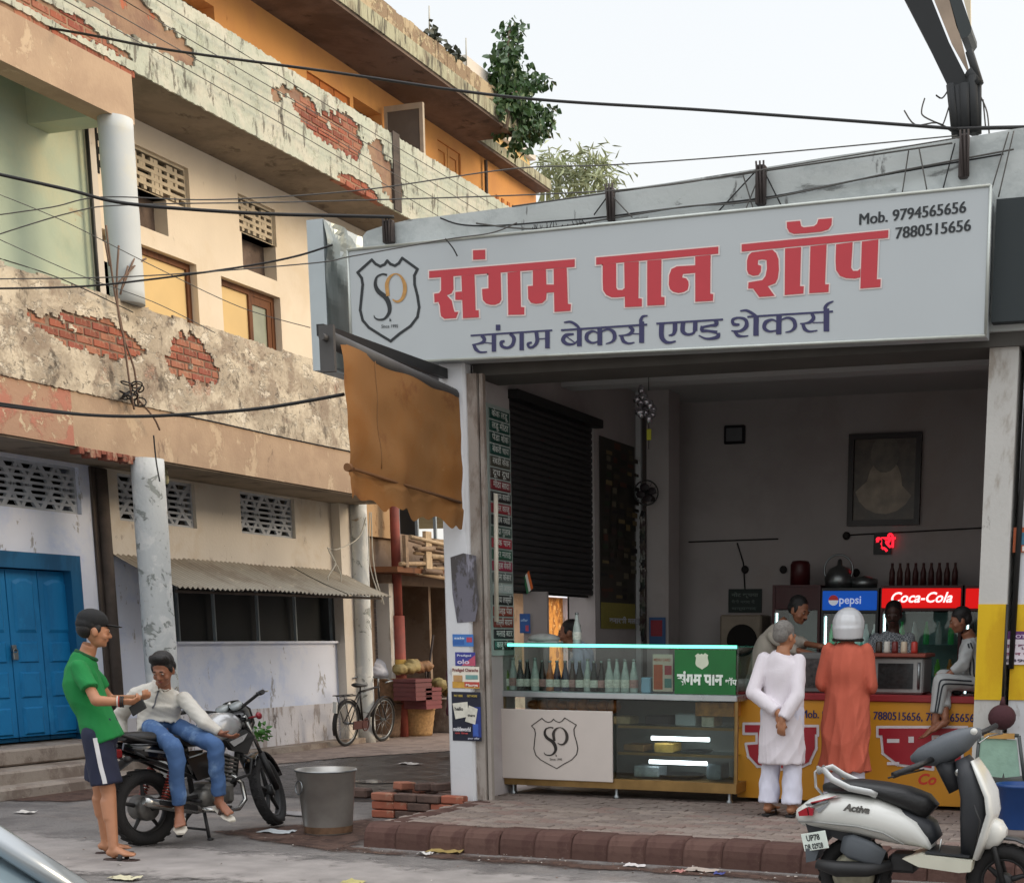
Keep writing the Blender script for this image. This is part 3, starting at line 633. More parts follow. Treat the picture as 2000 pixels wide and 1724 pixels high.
# second floor doors and the grey shutter standing open
def leafpair(r, m, n=2):
    y0, y1, z0, z1 = r[:4]; t = (y1-y0)/n; f = None
    for i in range(n):
        w = MB(); a, b = y0+i*t+.01, y0+(i+1)*t-.01; w.box((-12.1, a, z0), (-12.06, b, z1))
        for p, q in ((z0, z0+.1), (z1-.12, z1), ((z0+z1)/2-.05, (z0+z1)/2+.05)): w.box((-12.06, a, p), (-12.035, b, q))
        w.box((-12.06, a, z0+.1), (-12.037, a+.07, z1-.12)); w.box((-12.06, b-.07, z0+.1), (-12.037, b, z1-.12)); obj('door_leaf', w, m, LB)
leafpair(d2, M_orange); leafpair(d0, M_darkorange, 3)
sh = A(742, 240, x=-12.); w = MB(); y_ = d1[1]; zt = 9.3
w.box((-11.95, y_, 7.9), (-11.9, y_+.05, zt)); w.box((-11.36, y_, 7.9), (-11.3, y_+.05, zt)); w.box((-11.9, y_, zt-.08), (-11.36, y_+.05, zt))
o = obj('window_shutter', w, mat('pale_frame', '#b9ad9a', rough=.7), LB, label='grey window shutter swung open above the balcony')
w = MB(); w.box((-11.9, y_+.015, 7.9), (-11.36, y_+.035, zt-.08)); obj('mesh_panel', w, mat('grey_mesh', '#6b655e', rough=.9, bump=.6, bscale=200), o)
# blue double door
D = obj('door', MB().box((-12.2, door[0], .43), (-12.14, door[1], 2.47)), M_dark, LB, label='blue panelled folding door with padlock')
w = MB(); w.box((-12.14, door[1]-.16, .43), (-11.97, door[1]+.0, 2.47)); w.box((-12.14, door[0], 2.3), (-11.97, door[1]-.16, 2.47)); w.box((-12.14, door[0], .43), (-11.97, door[0]+.1, 2.3)); obj('door_frame', w, M_blueframe, D)
ys = [A(u, 1260, x=-12.08).y for u in (22, 84, 148)]; lw = ys[1]-ys[0]; LY = [ys[0]-2*lw, ys[0]-lw, ys[0], ys[1], ys[2]]
for i in range(4):
    a, b = LY[i]+.006, LY[i+1]-.006
    if b < door[0]+.1: continue
    a = max(a, door[0]+.1); w = MB(); w.cbox((-12.12, a, .45), (-12.08, b, 2.29), .004)
    f = obj('door_leaf', w, M_blue, D)
    for z0_, z1_ in ((.52, .82), (.92, 1.2), (1.3, 1.52), (1.62, 2.2)):
        w = MB(); c = .07; hh = (a+b)/2
        if b-a < .2: continue
        pr = [(a+c, z0_), (b-c, z0_), (b-c, z1_ - (.04 if z1_ > 2 else 0)), (hh+.05, z1_), (hh-.05, z1_), (a+c, z1_ - (.04 if z1_ > 2 else 0))]
        pts0 = [(-12.078, *p) for p in pr]; cx, cz = hh, (z0_+z1_)/2
        pts1 = [(-12.062, cx+(p[0]-cx)*.78, cz+(p[1]-cz)*.88) for p in pr]; n_ = len(pr)
        w.add(pts0+pts1, [tuple(range(n_, 2*n_))] + [(k, (k+1) % n_, n_+(k+1) % n_, n_+k) for k in range(n_)]); obj('raised_panel', w, M_blue, f)
w = MB(); w.box((-12.06, ys[0]-.03, 1.42), (-12.04, ys[0]+.03, 1.49), 0); w.torus((-12.03, ys[0], 1.42), (1, 0, 0), .03, .007, n=16, k=6); w.cbox((-12.06, ys[0]-.035, 1.33), (-12.02, ys[0]+.035, 1.41), .008); obj('padlock', w, M_steel, D)
w = MB(); w.box((-12.079, 12.62, 1.86), (-12.076, 12.69, 1.9)); obj('sticker', w, mat('red_sticker', '#b24a42'), D)
# steps
w = MB()
def worn(mb, a, b, n=10):
    mb.cbox(a, b, .02)
w.cbox((-12.05, 8, .26), (-11.55, 13.45, .43), .02); w.cbox((-12.05, 8, -.02), (-11.2, 13.5, .25), .02); w.cbox((-12.05, 8, -.02), (-10.95, 13.3, .12), .025)
obj('steps', w, M_stone, LB)
# ribbon window: dark panes behind white bars
y0, y1, z0, z1 = strip[:4]
w = MB(); w.box((-12.2, y0, z0), (-12.19, y1, z1+.2)); obj('window_panes', w, mat('dark_glazing', '#1b1f22', rough=.6, var=.4, scale=3, spec=.2), LB)
for i, u in enumerate((349, 420, 505, 578, 648)):
    yy = A(u, 1200, x=-12.1).y; w = MB(); w.box((-12.14, yy-.012, z0), (-12.1, yy+.012, z1)); obj('glazing_bar', w, mat('pale_bar', '#8f9aa0'), LB)
w = MB(); w.box((-12.12, y0, z0-.03), (-11.95, y1, z0)); obj('window_sill', w, M_whitewash, LB)

# corrugated awning
AW = thing('tin_awning', 'rusty corrugated tin awning over the dark ribbon window', 'awning', (-12, 16, 2.2))
n_ = 0; seams = [13.87, 15.1, 16.3, 17.4, 18.5]
for k in range(4):
    mb = MB(); ya, yb = seams[k], seams[k+1]+.05; N_ = int((yb-ya)/.02); vs, fs = [], []
    for i in range(N_+1):
        y_ = ya + (yb-ya)*i/N_; c = .014*math.sin(y_*2*PI/.09)
        for t in (0, .33, .66, 1.04 + .03*noise.noise(V(y_*2, k, 0))):
            vs.append((-12 + .85*t, y_ + .0*t, 2.52 - .36*t + c - .02*math.sin(t*3) + .012*k % .02))
    for i in range(N_):
        for t in range(3): fs.append((i*4+t, (i+1)*4+t, (i+1)*4+t+1, i*4+t+1))
    mb.add(vs, fs, 0, True); mb.add([(v[0], v[1], v[2]-.004) for v in vs], fs, 0, True); obj('tin_sheet', mb, M_tin, AW)
w = MB(); w.cyl((-11.2, 13.95, 2.1), (-11.2, 18.4, 2.13), .018)
obj('support_rod', w, M_pipe, AW)
# ================================================================== shop
PZ = .18
M_shopwall = layered('shop_inner_wall', '#b3acab', [('#a39a99', .8, .45, .65, (1, 1, 1), .8), ('#a6958d', .5, .5, .7, (1, 1, 1), .5)], bump=.15)
M_ceil = mat('shop_ceiling', '#b5b5b5', rough=.9, var=.08, scale=1)
M_parafront = layered('grey_parapet_front', '#bcc1bf', [('#9fa5a4', 1.3, .5, .64, (1, 1, 1.6), .8), ('#c0c4c2', 2.5, .55, .64, (1, 1, .5), .6), ('#6b6d6b', 4, .6, .67, (.4, 1, 1.6), .8), ('#4c4a48', 5, .62, .67, (1, 1, .35), .7)], bump=.4)
M_pillar = layered('dirty_white_pillar', '#bfbdb8', [('#8f8478', 2.5, .52, .64, (1, 1, .35), .8), ('#6e6259', 5, .62, .68, (1, 1, .4), .8)], bump=.35)
M_white = layered('white_plaster', '#cfd0d2', [('#a39d98', 4, .6, .68, (1, 1, .5), .7)], bump=.3)
M_signface = mat('sign_face_vinyl', '#b3b9bb', rough=.35, var=.03, scale=1.2, spec=.4)
M_red = mat('sign_red', '#b8323c', rough=.4, var=.04); M_cream2 = mat('letter_edging', '#d9cbc6', rough=.5, var=0)
M_navy = mat('sign_navy', '#2b2a55', rough=.4, var=0); M_ink = mat('sign_ink', '#1c2125', rough=.4, var=0); M_gold = mat('sign_gold', '#b98a4a', rough=.4, var=.2, scale=30)
M_rail = layered('scuffed_rail', '#a09890', [('#74665c', 3, .46, .58, (1, 1, .3), .9), ('#9a938c', 5, .6, .66, (1, 1, .4), .8)], bump=.3)
M_brass = mat('brass_trim', '#9a7b4c', rough=.35, metal=.6, var=.2, scale=9)
M_glass = glass_mat('clear_glass', '#eef5f2', refl=.35); M_dglass = glass_mat('counter_glass', '#dfe6e4', refl=.5)
SH = thing('shop_building', 'single storey shop building with open front, grey parapet and dark inside walls', 'building', (-4, 14, 0))
w = MB(); holed(w, 2, -6.0, 11.7, 16.1, PZ, 4.25, [[12.16, 14.1, PZ, 3.77, -.3]], depth=-.3)
w.quad((-6.32, 11.7, 0), (-6.32, 12.16, 0), (-6.32, 12.16, 5), (-6.32, 11.7, 5)); w.quad((-6.32, 14.1, 0), (-6.32, 20, 0), (-6.32, 20, 5), (-6.32, 14.1, 5)); w.quad((-6.32, 12.16, 3.77), (-6.32, 14.1, 3.77), (-6.32, 14.1, 5), (-6.32, 12.16, 5))
w.quad((-6.32, 11.7, 0), (-6, 11.7, 0), (-6, 11.7, 5), (-6.32, 11.7, 5))
obj('side_wall', w, M_shopwall, SH)
w = MB(); w.box((-6.0, 16.1, 0), (-1.6, 16.3, 4.3)); obj('back_wall', w, M_shopwall, SH)
w = MB(); w.box((-1.6, 12.0, 0), (-1.3, 20, 4.3)); obj('side_wall', w, M_shopwall, SH)
w = MB(); w.box((-6.3, 11.95, 4.25), (-1.3, 20, 4.95)); obj('roof', w, M_ceil, SH)
w = MB(); w.box((-6.0, 13.3, 4.0), (-1.6, 13.55, 4.25)); obj('ceiling_beam', w, M_ceil, SH)
w = MB(); w.box((-6.32, 11.46, 3.8), (-1.3, 11.95, 4.9)); obj('lintel_beam', w, mat('dark_lintel', '#55534f', rough=.9, var=.2, scale=3), SH)
w = MB(); w.box((-6.32, 16.32, 0), (-1.3, 20, 4.25)); w.box((-1.3, 12.2, 0), (14, 20, 5.2)); obj('rear_sun_block', w, M_white, SH)  # unseen rest of the building, stretched to hold low sun off lane and road
w = MB(); w.box((-6.02, 11.6, 0.0), (14, 16.2, PZ-.012)); obj('floor_slab', w, M_stone, SH)
# parapet
tp = [A(u, v, y=11.42) for u, v in ((708, 462), (716, 450), (748, 440), (800, 430), (860, 424), (1000, 404), (1190, 371), (1300, 357), (1480, 331), (1620, 308), (1760, 285), (1880, 268), (1990, 250))]
P_ = [(p.x, 11.42, p.z + .008*math.sin(i*5)) for i, p in enumerate(tp)]; P_ = [(P_[0][0], 11.42, 3.9)] + P_ + [(14, 11.42, 5.3), (14, 11.42, 3.9)]
w = MB().prism(P_, (0, .3, 0)); obj('parapet', w, M_parafront, SH)
# pillars
w = MB(); x0 = A(868, 1050, y=11.3).x; w.cbox((x0-.02, 11.3, PZ-.05), (-5.99, 11.7, 3.9), .02); obj('pillar', w, M_white, SH, label='white pillar papered with small posters')
w = MB(); w.box((-5.99, 11.34, PZ), (-5.9, 11.4, 3.8)); w.box((-5.885, 11.36, PZ), (-5.85, 11.41, 3.8)); obj('shutter_rail', w, M_rail, SH)
w = MB(); w.box((-1.62, 11.5, PZ), (-1.40, 11.95, 3.9)); obj('pillar', w, M_pillar, SH, label='stained pillar at the right of the shop front')
w = MB(); w.box((-1.36, 11.58, PZ), (-.95, 12, 3.9)); w.box((-.95, 11.7, 0), (14, 12.2, 3.9)); obj('front_wall', w, M_white, SH)
w = MB(); w.cyl((-1.35, 11.56, 1.4), (-1.32, 11.56, 4.2), .022); obj('black_rod', w, M_blackm, SH)  # black upright along the line between pillar and wall
w = MB(); w.box((-1.59, 11.3, A(1960, 628, y=11.3).z), (14, 11.41, A(1960, 388, y=11.3).z)); obj('dark_fascia', w, mat('dark_green_fascia', '#232b2d', rough=.7), SH)
w = MB(); w.box((-5.84, 15.2, PZ), (-5.58, 15.55, 4.25)); obj('inner_pillar', w, M_shopwall, SH); w = MB(); w.box((-5.99, 15.25, PZ), (-5.93, 15.3, 4.25)); obj('inner_post', w, M_white, SH)
w = MB(); w.box((-6.9, 11.5, 3.55), (-6.32, 11.62, 3.86)); w.box((-6.32, 11.42, 3.5), (-5.99, 11.449, 3.9)); obj('bracket_beam', w, mat('grey_beam', '#77777a', rough=.8), SH)
# side shutter, slat by slat
shut = None; w = MB(); w.box((-6.01, 12.14, 3.72), (-5.9, 14.12, 3.8)); shut = obj('rolling_shutter', w, M_blackm, SH, label='dark side shutter pulled most of the way down')
P_ = [(0, 0), (.012, .01), (.016, .03), (.012, .05), (0, .06)]
w = MB(); vs = []
for x_, z_ in P_: vs += [(x_, 12.17, z_), (x_, 14.09, z_)]
w.add(vs, [(2*i, 2*i+1, 2*i+3, 2*i+2) for i in range(4)] , 0, False)
sm = mesh('slat', w, mat('dark_shutter_slat', '#2d2c2d', rough=.55, var=.2, scale=5))
for i in range(29):
    o = link('slat', sm, shut); o.location = V(-6.03, 0, 2.04 + i*.0605) - OFF[shut] if False else V(-6.03, 0, 2.04 + i*.0605) - Vector((0, 0, 0)) - OFF[SH]
w = MB(); w.box((-6.12, 12.15, 2.02), (-6.08, 14.12, 3.8)); obj('slat_gap_blocker', w, mat('dark_shutter_slat', '#2d2c2d'), shut)  # added sheet behind the slats, stops light showing through their gaps
# platform
PV = None
w = MB(); w.box((-6.05, 9.78, -.05), (6, 11.6, PZ-.03)); PV = struct('pavement', w, M_dirt)
M_pav = [layered('paver_%d' % i, c, [('#6a5e57', 6, .5, .62, (1, 1, 1), .7), ('#a89a90', 9, .62, .68, (1, 1, 1), .6)], bump=.5) for i, c in enumerate(['#85786f', '#7d716a', '#8f8279', '#837068'])]
L_, W_ = .21, .105; cand = []; row = 0; y = 9.83
while y < 12.08:
    x = -6.03 + (L_/2 if row % 2 else 0)
    while x < 1.5: cand.append((x, y, row)); x += L_ + .006
    y += W_ + .006; row += 1
vis = [c for c in cand if c[0] < -1.2 and c[1] < 12.08]; vis.sort(key=lambda c: (c[1], c[0])); near = set(vis[:296])
pm = []
for k in range(4):
    z_ = 0; pts = []
    for i in range(9): pts.append((L_*i/8, .014*math.sin(i*PI/4*1.0)*0 + (0 if i % 8 == 0 else .012*(1 if (i//2) % 2 else -1))))
    top = [(p[0], p[1]) for p in pts] + [(p[0], p[1] + W_-.004) for p in pts[::-1]]
    w = MB(); n_ = len(top); c_ = (L_/2, W_/2)
    inn = [(c_[0]+(p[0]-c_[0])*.95, c_[1]+(p[1]-c_[1])*.9) for p in top]
    w.add([(p[0], p[1], -.04) for p in top] + [(p[0], p[1], -.006) for p in top] + [(p[0], p[1], 0) for p in inn],
          [tuple(range(2*n_, 3*n_))] + [(i, (i+1) % n_, n_+(i+1) % n_, n_+i) for i in range(n_)] + [(n_+i, n_+(i+1) % n_, 2*n_+(i+1) % n_, 2*n_+i) for i in range(n_)])
    pm.append(mesh('paver', w, M_pav[k]))
rest = MB(); slabv = [(0, 0, 0), (L_-.004, 0, 0), (L_-.004, W_-.004, 0), (0, W_-.004, 0)]
for c in cand:
    dz = PZ + random.uniform(-.004, .004)
    if c in near:
        o = link('paver', pm[random.randrange(4)], PV); o.location = (c[0], c[1], dz); o.rotation_euler = (random.uniform(-.012, .012), random.uniform(-.012, .012), 0)
    else: rest.box((c[0], c[1], dz-.03), (c[0]+L_-.004, c[1]+W_-.006, dz))
obj('far_pavers', rest, M_pav[1], PV, kind='stuff')
M_kerb = [layered('kerb_stone_%d' % i, c, [('#4a332e', 4, .45, .6, (1, 1, .6), .85), ('#8b7468', 7, .6, .67, (1, 1, 1), .7)], bump=.6) for i, c in enumerate(['#5c443d', '#574039', '#614941'])]
KB = thing('kerb', 'row of rounded brown kerb stones along the front of the shop pavement', 'kerb', (-3, 9.6, 0)); KB['kind'] = 'structure'
KB2 = None
kms = []
for k in range(3):
    P_ = [(.25, -.05), (-.01, -.05), (.0, .08), (.012, .13), (.035, .165), (.075, .188), (.14, .195), (.25, .19)]
    w = MB(); n_ = len(P_); r0 = [(0.004, p[0], p[1]) for p in P_]; r1 = [(.286, p[0], p[1]) for p in P_]; i0 = [(.018, .125+(p[0]-.125)*1.0+.012*(p[0] < .1), p[1]) for p in P_]
    X = [(.0, .01), (.014, 0), (.281, 0), (.295, .01)]
    vs = []
    for x_, sh_ in X: vs += [(x_, min(p[0]+sh_, .25), p[1]-(sh_ if p[1] > .1 else 0)) for p in P_]
    fs = [(j*n_+i, j*n_+(i+1) % n_, (j+1)*n_+(i+1) % n_, (j+1)*n_+i) for j in range(3) for i in range(n_)] + [tuple(range(n_)), tuple(range(3*n_, 4*n_))[::-1]]
    w.add(vs, fs, 0, False); kms.append(mesh('kerb_stone', w, M_kerb[k]))
for i in range(26):
    o = link('kerb_stone', kms[random.randrange(3)], KB); o.location = V(-6.06 + i*.296, 9.55 + random.uniform(-.012, .012), random.uniform(-.012, .004)) - OFF[KB]; o.rotation_euler = (random.uniform(-.03, .03), random.uniform(-.02, .02), random.uniform(-.02, .02))
for i in range(5):
    o = link('kerb_stone', kms[random.randrange(3)], KB); o.location = V(-6.07, 9.84 + .29*(i+1), -.01) - OFF[KB]; o.rotation_euler = (0, 0, -PI/2)
# brick stub beside the pillar
ST = thing('brick_plinth', 'low crumbling red brick plinth beside the white pillar', 'plinth', (-6.6, 11.5, 0))
w = MB(); w.box((-6.93, 11.2, 0), (-6.12, 12.2, .2)); obj('rubble_core', w, M_dirt, ST)
bm_ = [mesh('brick', MB().cbox((0, 0, 0), (.225, .1, .07), .009), BRICKS[k] if k % 2 else mat('grimy_brick_%d' % k, '#5d4a42', rough=.95, var=.35, bump=.6, scale=9)) for k in range(4)]
for r in range(3):
    for i in range(4):
        o = link('brick', bm_[random.randrange(4)], ST); o.location = V(-6.96 + i*.235 - (.1 if r == 1 else 0)*(i > 0), 11.13 + random.uniform(0, .02), r*.078 + .002) - OFF[ST]; o.rotation_euler = (0, 0, random.uniform(-.05, .05))
    for i in range(4):
        o = link('brick', bm_[random.randrange(4)], ST); o.location = V(-6.86, 11.25 + i*.235, r*.078 + .002) - OFF[ST]; o.rotation_euler = (0, 0, PI/2 + random.uniform(-.04, .04))
for i in range(3):
    o = link('brick', bm_[random.randrange(4)], ST); o.location = V(-6.8 + (i % 4)*.19 + random.uniform(-.03, .03), 11.35 + (i//4)*.3, .235) - OFF[ST]; o.rotation_euler = (random.uniform(-.1, .1), random.uniform(-.1, .1), random.uniform(0, 1.5))

# ================================================================== main sign
YS = 11.2
SG = thing('shop_sign', 'long pale grey shop sign board with big red lettering and a shield emblem', 'sign', (-4.3, YS, 3.85))
c4 = [A(688, 712, y=YS), A(1925, 655, y=YS), A(1935, 362, y=YS), A(679, 489, y=YS)]
w = MB().prism([tuple(p) for p in c4], (0, .2, 0)); obj('board', w, [M_signface], SG)
w = MB()
for a, b in ((0, 1), (1, 2), (2, 3), (3, 0)): w.cyl(c4[a] + V(0, .0, 0), c4[b] + V(0, .0, 0), .013, n=8)
obj('frame', w, mat('alu_frame', '#b7bcb6', rough=.4, metal=.5), SG)
def SP(ox, oy, sc): return lambda a, b: A(ox + a/sc, oy + b/sc, y=YS)
def red_words(mb_red, mb_edge, F, d0):
    words = {(830, 470): [[(630,130),(790,122),(790,245),(632,252)], [(60,400),(1955,245),(1955,345),(60,490)],
      [(215,475),(375,465),(378,640),(350,690),(290,715),(355,785),(375,880),(390,930),(440,930),(410,1010),(260,1020),(215,985),(205,930),(200,850),(180,800),(130,808),(125,695),(190,685),(215,650)],
      [(480,460),(650,445),(665,910),(705,908),(708,1000),(500,1012)], [(400,670),(485,665),(490,775),(400,772)],
      [(830,430),(990,415),(1000,770),(975,815),(920,838),(860,838),(800,820),(760,775),(750,700),(750,632),(832,625)], [(1080,420),(1245,400),(1255,865),(1300,870),(1298,965),(1090,970)],
      [(1410,390),(1580,375),(1585,575),(1690,575),(1690,675),(1590,680),(1580,770),(1530,815),(1450,825),(1385,810),(1350,760),(1345,595),(1410,590)], [(1680,370),(1850,355),(1865,825),(1905,830),(1900,915),(1690,930)]],
     (1150, 460): [[(100,290),(1690,148),(1690,240),(100,385)], [(185,375),(360,365),(362,680),(380,710),(440,712),(465,690),(475,690),(475,800),(380,808),(300,808),(230,775),(190,715),(185,600)],
      [(465,355),(655,340),(650,820),(695,825),(695,925),(475,935)], [(765,330),(950,315),(945,800),(990,805),(990,905),(765,915)], [(1390,275),(1590,255),(1585,760),(1625,765),(1620,852),(1390,865)],
      [(1390,390),(1390,490),(1230,505),(1220,550),(1270,560),(1300,600),(1305,650),(1290,710),(1240,740),(1170,752),(1100,735),(1060,700),(1045,640),(1050,520),(1080,440),(1150,405)]],
     (1440, 420): [[(60,385),(1970,200),(1965,300),(60,480)], [(648,95),(820,80),(835,150),(870,165),(1000,150),(1040,120),(1060,60),(1235,45),(1230,130),(1190,190),(1100,220),(900,240),(740,250),(680,225),(650,170)],
      [(190,490),(460,455),(510,500),(540,580),(545,720),(530,830),(500,890),(400,930),(490,1055),(290,1070),(210,960),(145,960),(150,880),(330,850),(370,800),(390,700),(385,590),(330,580),(275,590),(270,650),(315,665),(310,740),(280,785),(210,795),(150,770),(130,720),(130,600),(150,530)],
      [(625,440),(835,420),(820,930),(870,930),(865,1025),(620,1045)], [(955,410),(1165,385),(1145,905),(1195,905),(1190,1005),(940,1020)],
      [(1290,385),(1505,355),(1485,690),(1510,730),(1570,730),(1605,700),(1605,815),(1530,830),(1420,825),(1340,795),(1290,720),(1282,600)], [(1625,350),(1840,320),(1820,840),(1870,840),(1865,940),(1605,960)]]}
    k = 0
    for (ox, oy), P in words.items():
        for pl in P:
            k += 1; poly(mb_red, pl, F(ox, oy, 6.667), (0, d0 - .0002*(k % 5), 0)); 
            for i in range(len(pl)):
                a, b = Vector(pl[i]), Vector(pl[(i+1) % len(pl)]); t = (b-a); t = t/ (t.length or 1)
                brush(mb_edge, [a - t*14, b + t*14], 38, F(ox, oy, 6.667), (0, d0 + .0036 - .00015*(i % 4) - .0006*(k % 4), 0), n=1)
r_, e_ = MB(), MB(); red_words(r_, e_, SP, -.007); obj('red_lettering', r_, M_red, SG); obj('letter_edging', e_, M_cream2, SG)
def blue_words(mb, F, d):
    B = {(910, 590): [([(50,345),(890,290)],18), ([(160,345),(190,375),(180,410),(130,428),(65,440)],[30,40,34,18,12]), ([(85,440),(105,485),(150,515),(220,512)],[30,38,22,14]), ([(180,415),(270,425)],12), ([(290,335),(290,510)],45),
      ([(310,262),(356,262)],[58,58]), ([(333,240),(333,286)],[40,40]), ([(455,325),(495,370),(480,440),(430,470),(375,455),(365,415),(400,400)],[30,40,36,26,34,36,20]), ([(575,318),(575,495)],45),
      ([(725,310),(735,400),(700,455),(655,465),(640,430),(680,415)],[40,40,28,26,28,20]), ([(735,380),(830,375)],12), ([(840,300),(840,475)],48),
      ([(980,290),(1865,232)],20), ([(1110,330),(1030,340),(1000,390),(1040,430),(1110,430),(1145,400)],[20,34,44,34,20,14]), ([(1030,350),(1125,420)],12), ([(1168,265),(1168,455)],50), ([(1010,210),(1080,205),(1140,240),(1175,280)],[14,26,30,20]),
      ([(1378,255),(1378,445)],50), ([(1375,330),(1310,300),(1250,330),(1245,385),(1300,420),(1375,400)],[14,20,38,38,22,12]), ([(1385,310),(1460,280),(1520,310),(1530,370),(1500,410),(1440,430)],[14,22,40,40,22,10]),
      ([(1680,250),(1715,285),(1690,325),(1640,340),(1570,345)],[30,40,34,18,12]), ([(1600,345),(1620,400),(1670,425),(1735,415)],[34,38,22,12]), ([(1700,325),(1800,328)],12), ([(1808,200),(1808,420)],52), ([(1808,230),(1800,190),(1820,150),(1870,140)],[40,36,26,12])],
     (1270, 580): [([(65,275),(750,232)],20), ([(120,270),(118,400),(150,455),(200,470),(265,455)],[50,50,40,26,16]), ([(255,265),(255,340),(235,385),(190,395)],[48,46,30,12]), ([(340,260),(335,350),(380,385),(440,375),(460,340)],[46,46,28,24,30]), ([(465,250),(462,350)],46),
      ([(675,240),(680,285),(620,295),(545,310)],[46,40,24,24]), ([(540,300),(535,345),(600,350),(690,365)],[40,36,24,36]), ([(700,370),(695,410),(620,430),(560,425),(500,395)],[40,40,26,20,12]),
      ([(920,285),(860,280),(850,235),(910,215),(980,235),(990,300),(930,350),(835,350)],[22,34,30,20,34,44,28,12]), ([(870,350),(900,395),(950,405),(1010,400)],[34,36,20,12]), ([(1090,200),(1088,400)],55), ([(1000,205),(1880,150)],20), ([(925,145),(990,140),(1050,170),(1100,205)],[14,26,32,24]),
      ([(1325,190),(1322,385)],55), ([(1320,270),(1260,235),(1190,260),(1175,320),(1230,355),(1320,340)],[14,20,40,40,22,12]), ([(1330,245),(1410,215),(1475,240),(1490,305),(1450,350),(1390,365)],[14,22,40,40,22,10]),
      ([(1660,170),(1680,215),(1650,255),(1600,270),(1540,275)],[30,40,34,18,12]), ([(1570,275),(1590,330),(1640,355),(1720,345)],[34,38,22,12]), ([(1670,265),(1790,262)],12), ([(1812,120),(1812,355)],58), ([(1812,150),(1800,110),(1830,70),(1885,45)],[40,36,26,12])]}
    k = 0
    for (ox, oy), ss in B.items():
        for pts, wd in ss: k += 1; brush(mb, pts, wd, F(ox, oy, 5.263), (0, d - .0003*(k % 7), 0))
b_ = MB(); blue_words(b_, SP, -.004); obj('navy_lettering', b_, M_navy, SG)
SHIELD = [(80,385),(330,160),(400,235),(480,275),(560,240),(605,175),(660,235),(740,265),(810,220),(870,130),(1140,325),(1085,440),(1090,600),(1140,800),(1170,1000),(1140,1170),(1020,1330),(820,1470),(665,1600),(500,1500),(280,1360),(170,1230),(125,1050),(150,800),(170,600),(150,480)]
def emblem(parent, F, nrm, wo, m_line, m_p, x_p=0):
    w = MB(); k = 0
    n_ = len(SHIELD)
    for i in range(n_): a, b = Vector(SHIELD[i]), Vector(SHIELD[(i+1) % n_]); t = (b-a).normalized(); brush(w, [a-t*wo*.3, b+t*wo*.3], wo, F, nrm*(.003 + .0003*(i % 3)), n=1)
    obj('shield_outline', w, m_line, parent)
    w = MB(); brush(w, [(600,430),(520,415),(420,470),(395,600),(450,720),(580,830),(640,960),(640,1090),(560,1200),(460,1220),(390,1190),(370,1140)], [40,30,36,60,80,90,80,60,40,34,24,10], F, nrm*.0045); brush(w, [(650,1190), (662,1245)], [8, 34], F, nrm*.0045, n=1); obj('letter_s', w, m_line, parent)
    w = MB(); brush(w, [(620,800),(600,600),(650,470),(750,410),(850,460),(915,600),(910,760),(850,870),(770,900),(700,860)], [60,70,50,20,40,70,70,50,40,20], F, nrm*.0055); obj('letter_p', w, m_p, parent)
    a, b = F(500, 1365), F(815, 1360); r = (b-a); u_ = (F(500, 1300) - a).normalized()
    w = text_mb('Since 1995', r.length/4.6, a + nrm*.004, r.normalized(), u_, bold=.002*r.length); obj('small_lettering', w, m_line, parent)
emblem(SG, SP(690, 490, 9.07), V(0, -1, 0), 48, M_ink, M_gold)
a = A(1676, 440, y=YS); b = A(1914, 412, y=YS); r = b-a
w = text_mb('Mob. 9794565656', r.length/8.1, a + V(0, -.004, 0), r.normalized(), (0, 0, 1), xs=.98); w.join(MB().add([(p[0]+.007, p[1]-.0005, p[2]) for p in w.v], w.f)); obj('phone_number', w, M_ink, SG)
a2 = A(1747, 467, y=YS); b2 = A(1911, 449, y=YS); r2 = b2-a2; w = text_mb('7880515656', r2.length/5.5, a2 + V(0, -.004, 0), r2.normalized(), (0, 0, 1)); w.join(MB().add([(p[0]+.007, p[1]-.0005, p[2]) for p in w.v], w.f)); obj('phone_number', w, M_ink, SG)
for o in [o for o in bpy.data.objects if o.name.startswith('phone_numbers')]: pass

# side sign box, crumpled tin on its street side
SB = thing('side_sign', 'narrow tin clad sign box seen end on at the left of the long sign board', 'sign', (-7.3, 11.5, 3.86))
w = MB(); w.box((-7.4, 11.2, 3.87), (-7.24, 12.3, 5.08)); obj('box', w, mat('pale_tin', '#b5bfc2', rough=.45, var=.08, scale=3), SB)
w = MB(); vs = []; na, nb = 26, 30
for i in range(na+1):
    for j in range(nb+1):
        y_, z_ = 11.2 + 1.1*i/na, 3.9 + 1.18*j/nb; k = max(0, (j/nb-.55)/.45)
        vs.append((-7.225 + (.05*k + .008)*(noise.noise(V(y_*4, z_*4, 0)) + .35*noise.noise(V(y_*9, z_*8, 2))), y_, z_))
w.add(vs, [(i*(nb+1)+j, (i+1)*(nb+1)+j, (i+1)*(nb+1)+j+1, i*(nb+1)+j+1) for i in range(na) for j in range(nb)], 0, False); obj('crumpled_tin', w, mat('bright_tin', '#8f9694', rough=.38, metal=.9, var=.25, scale=2), SB)

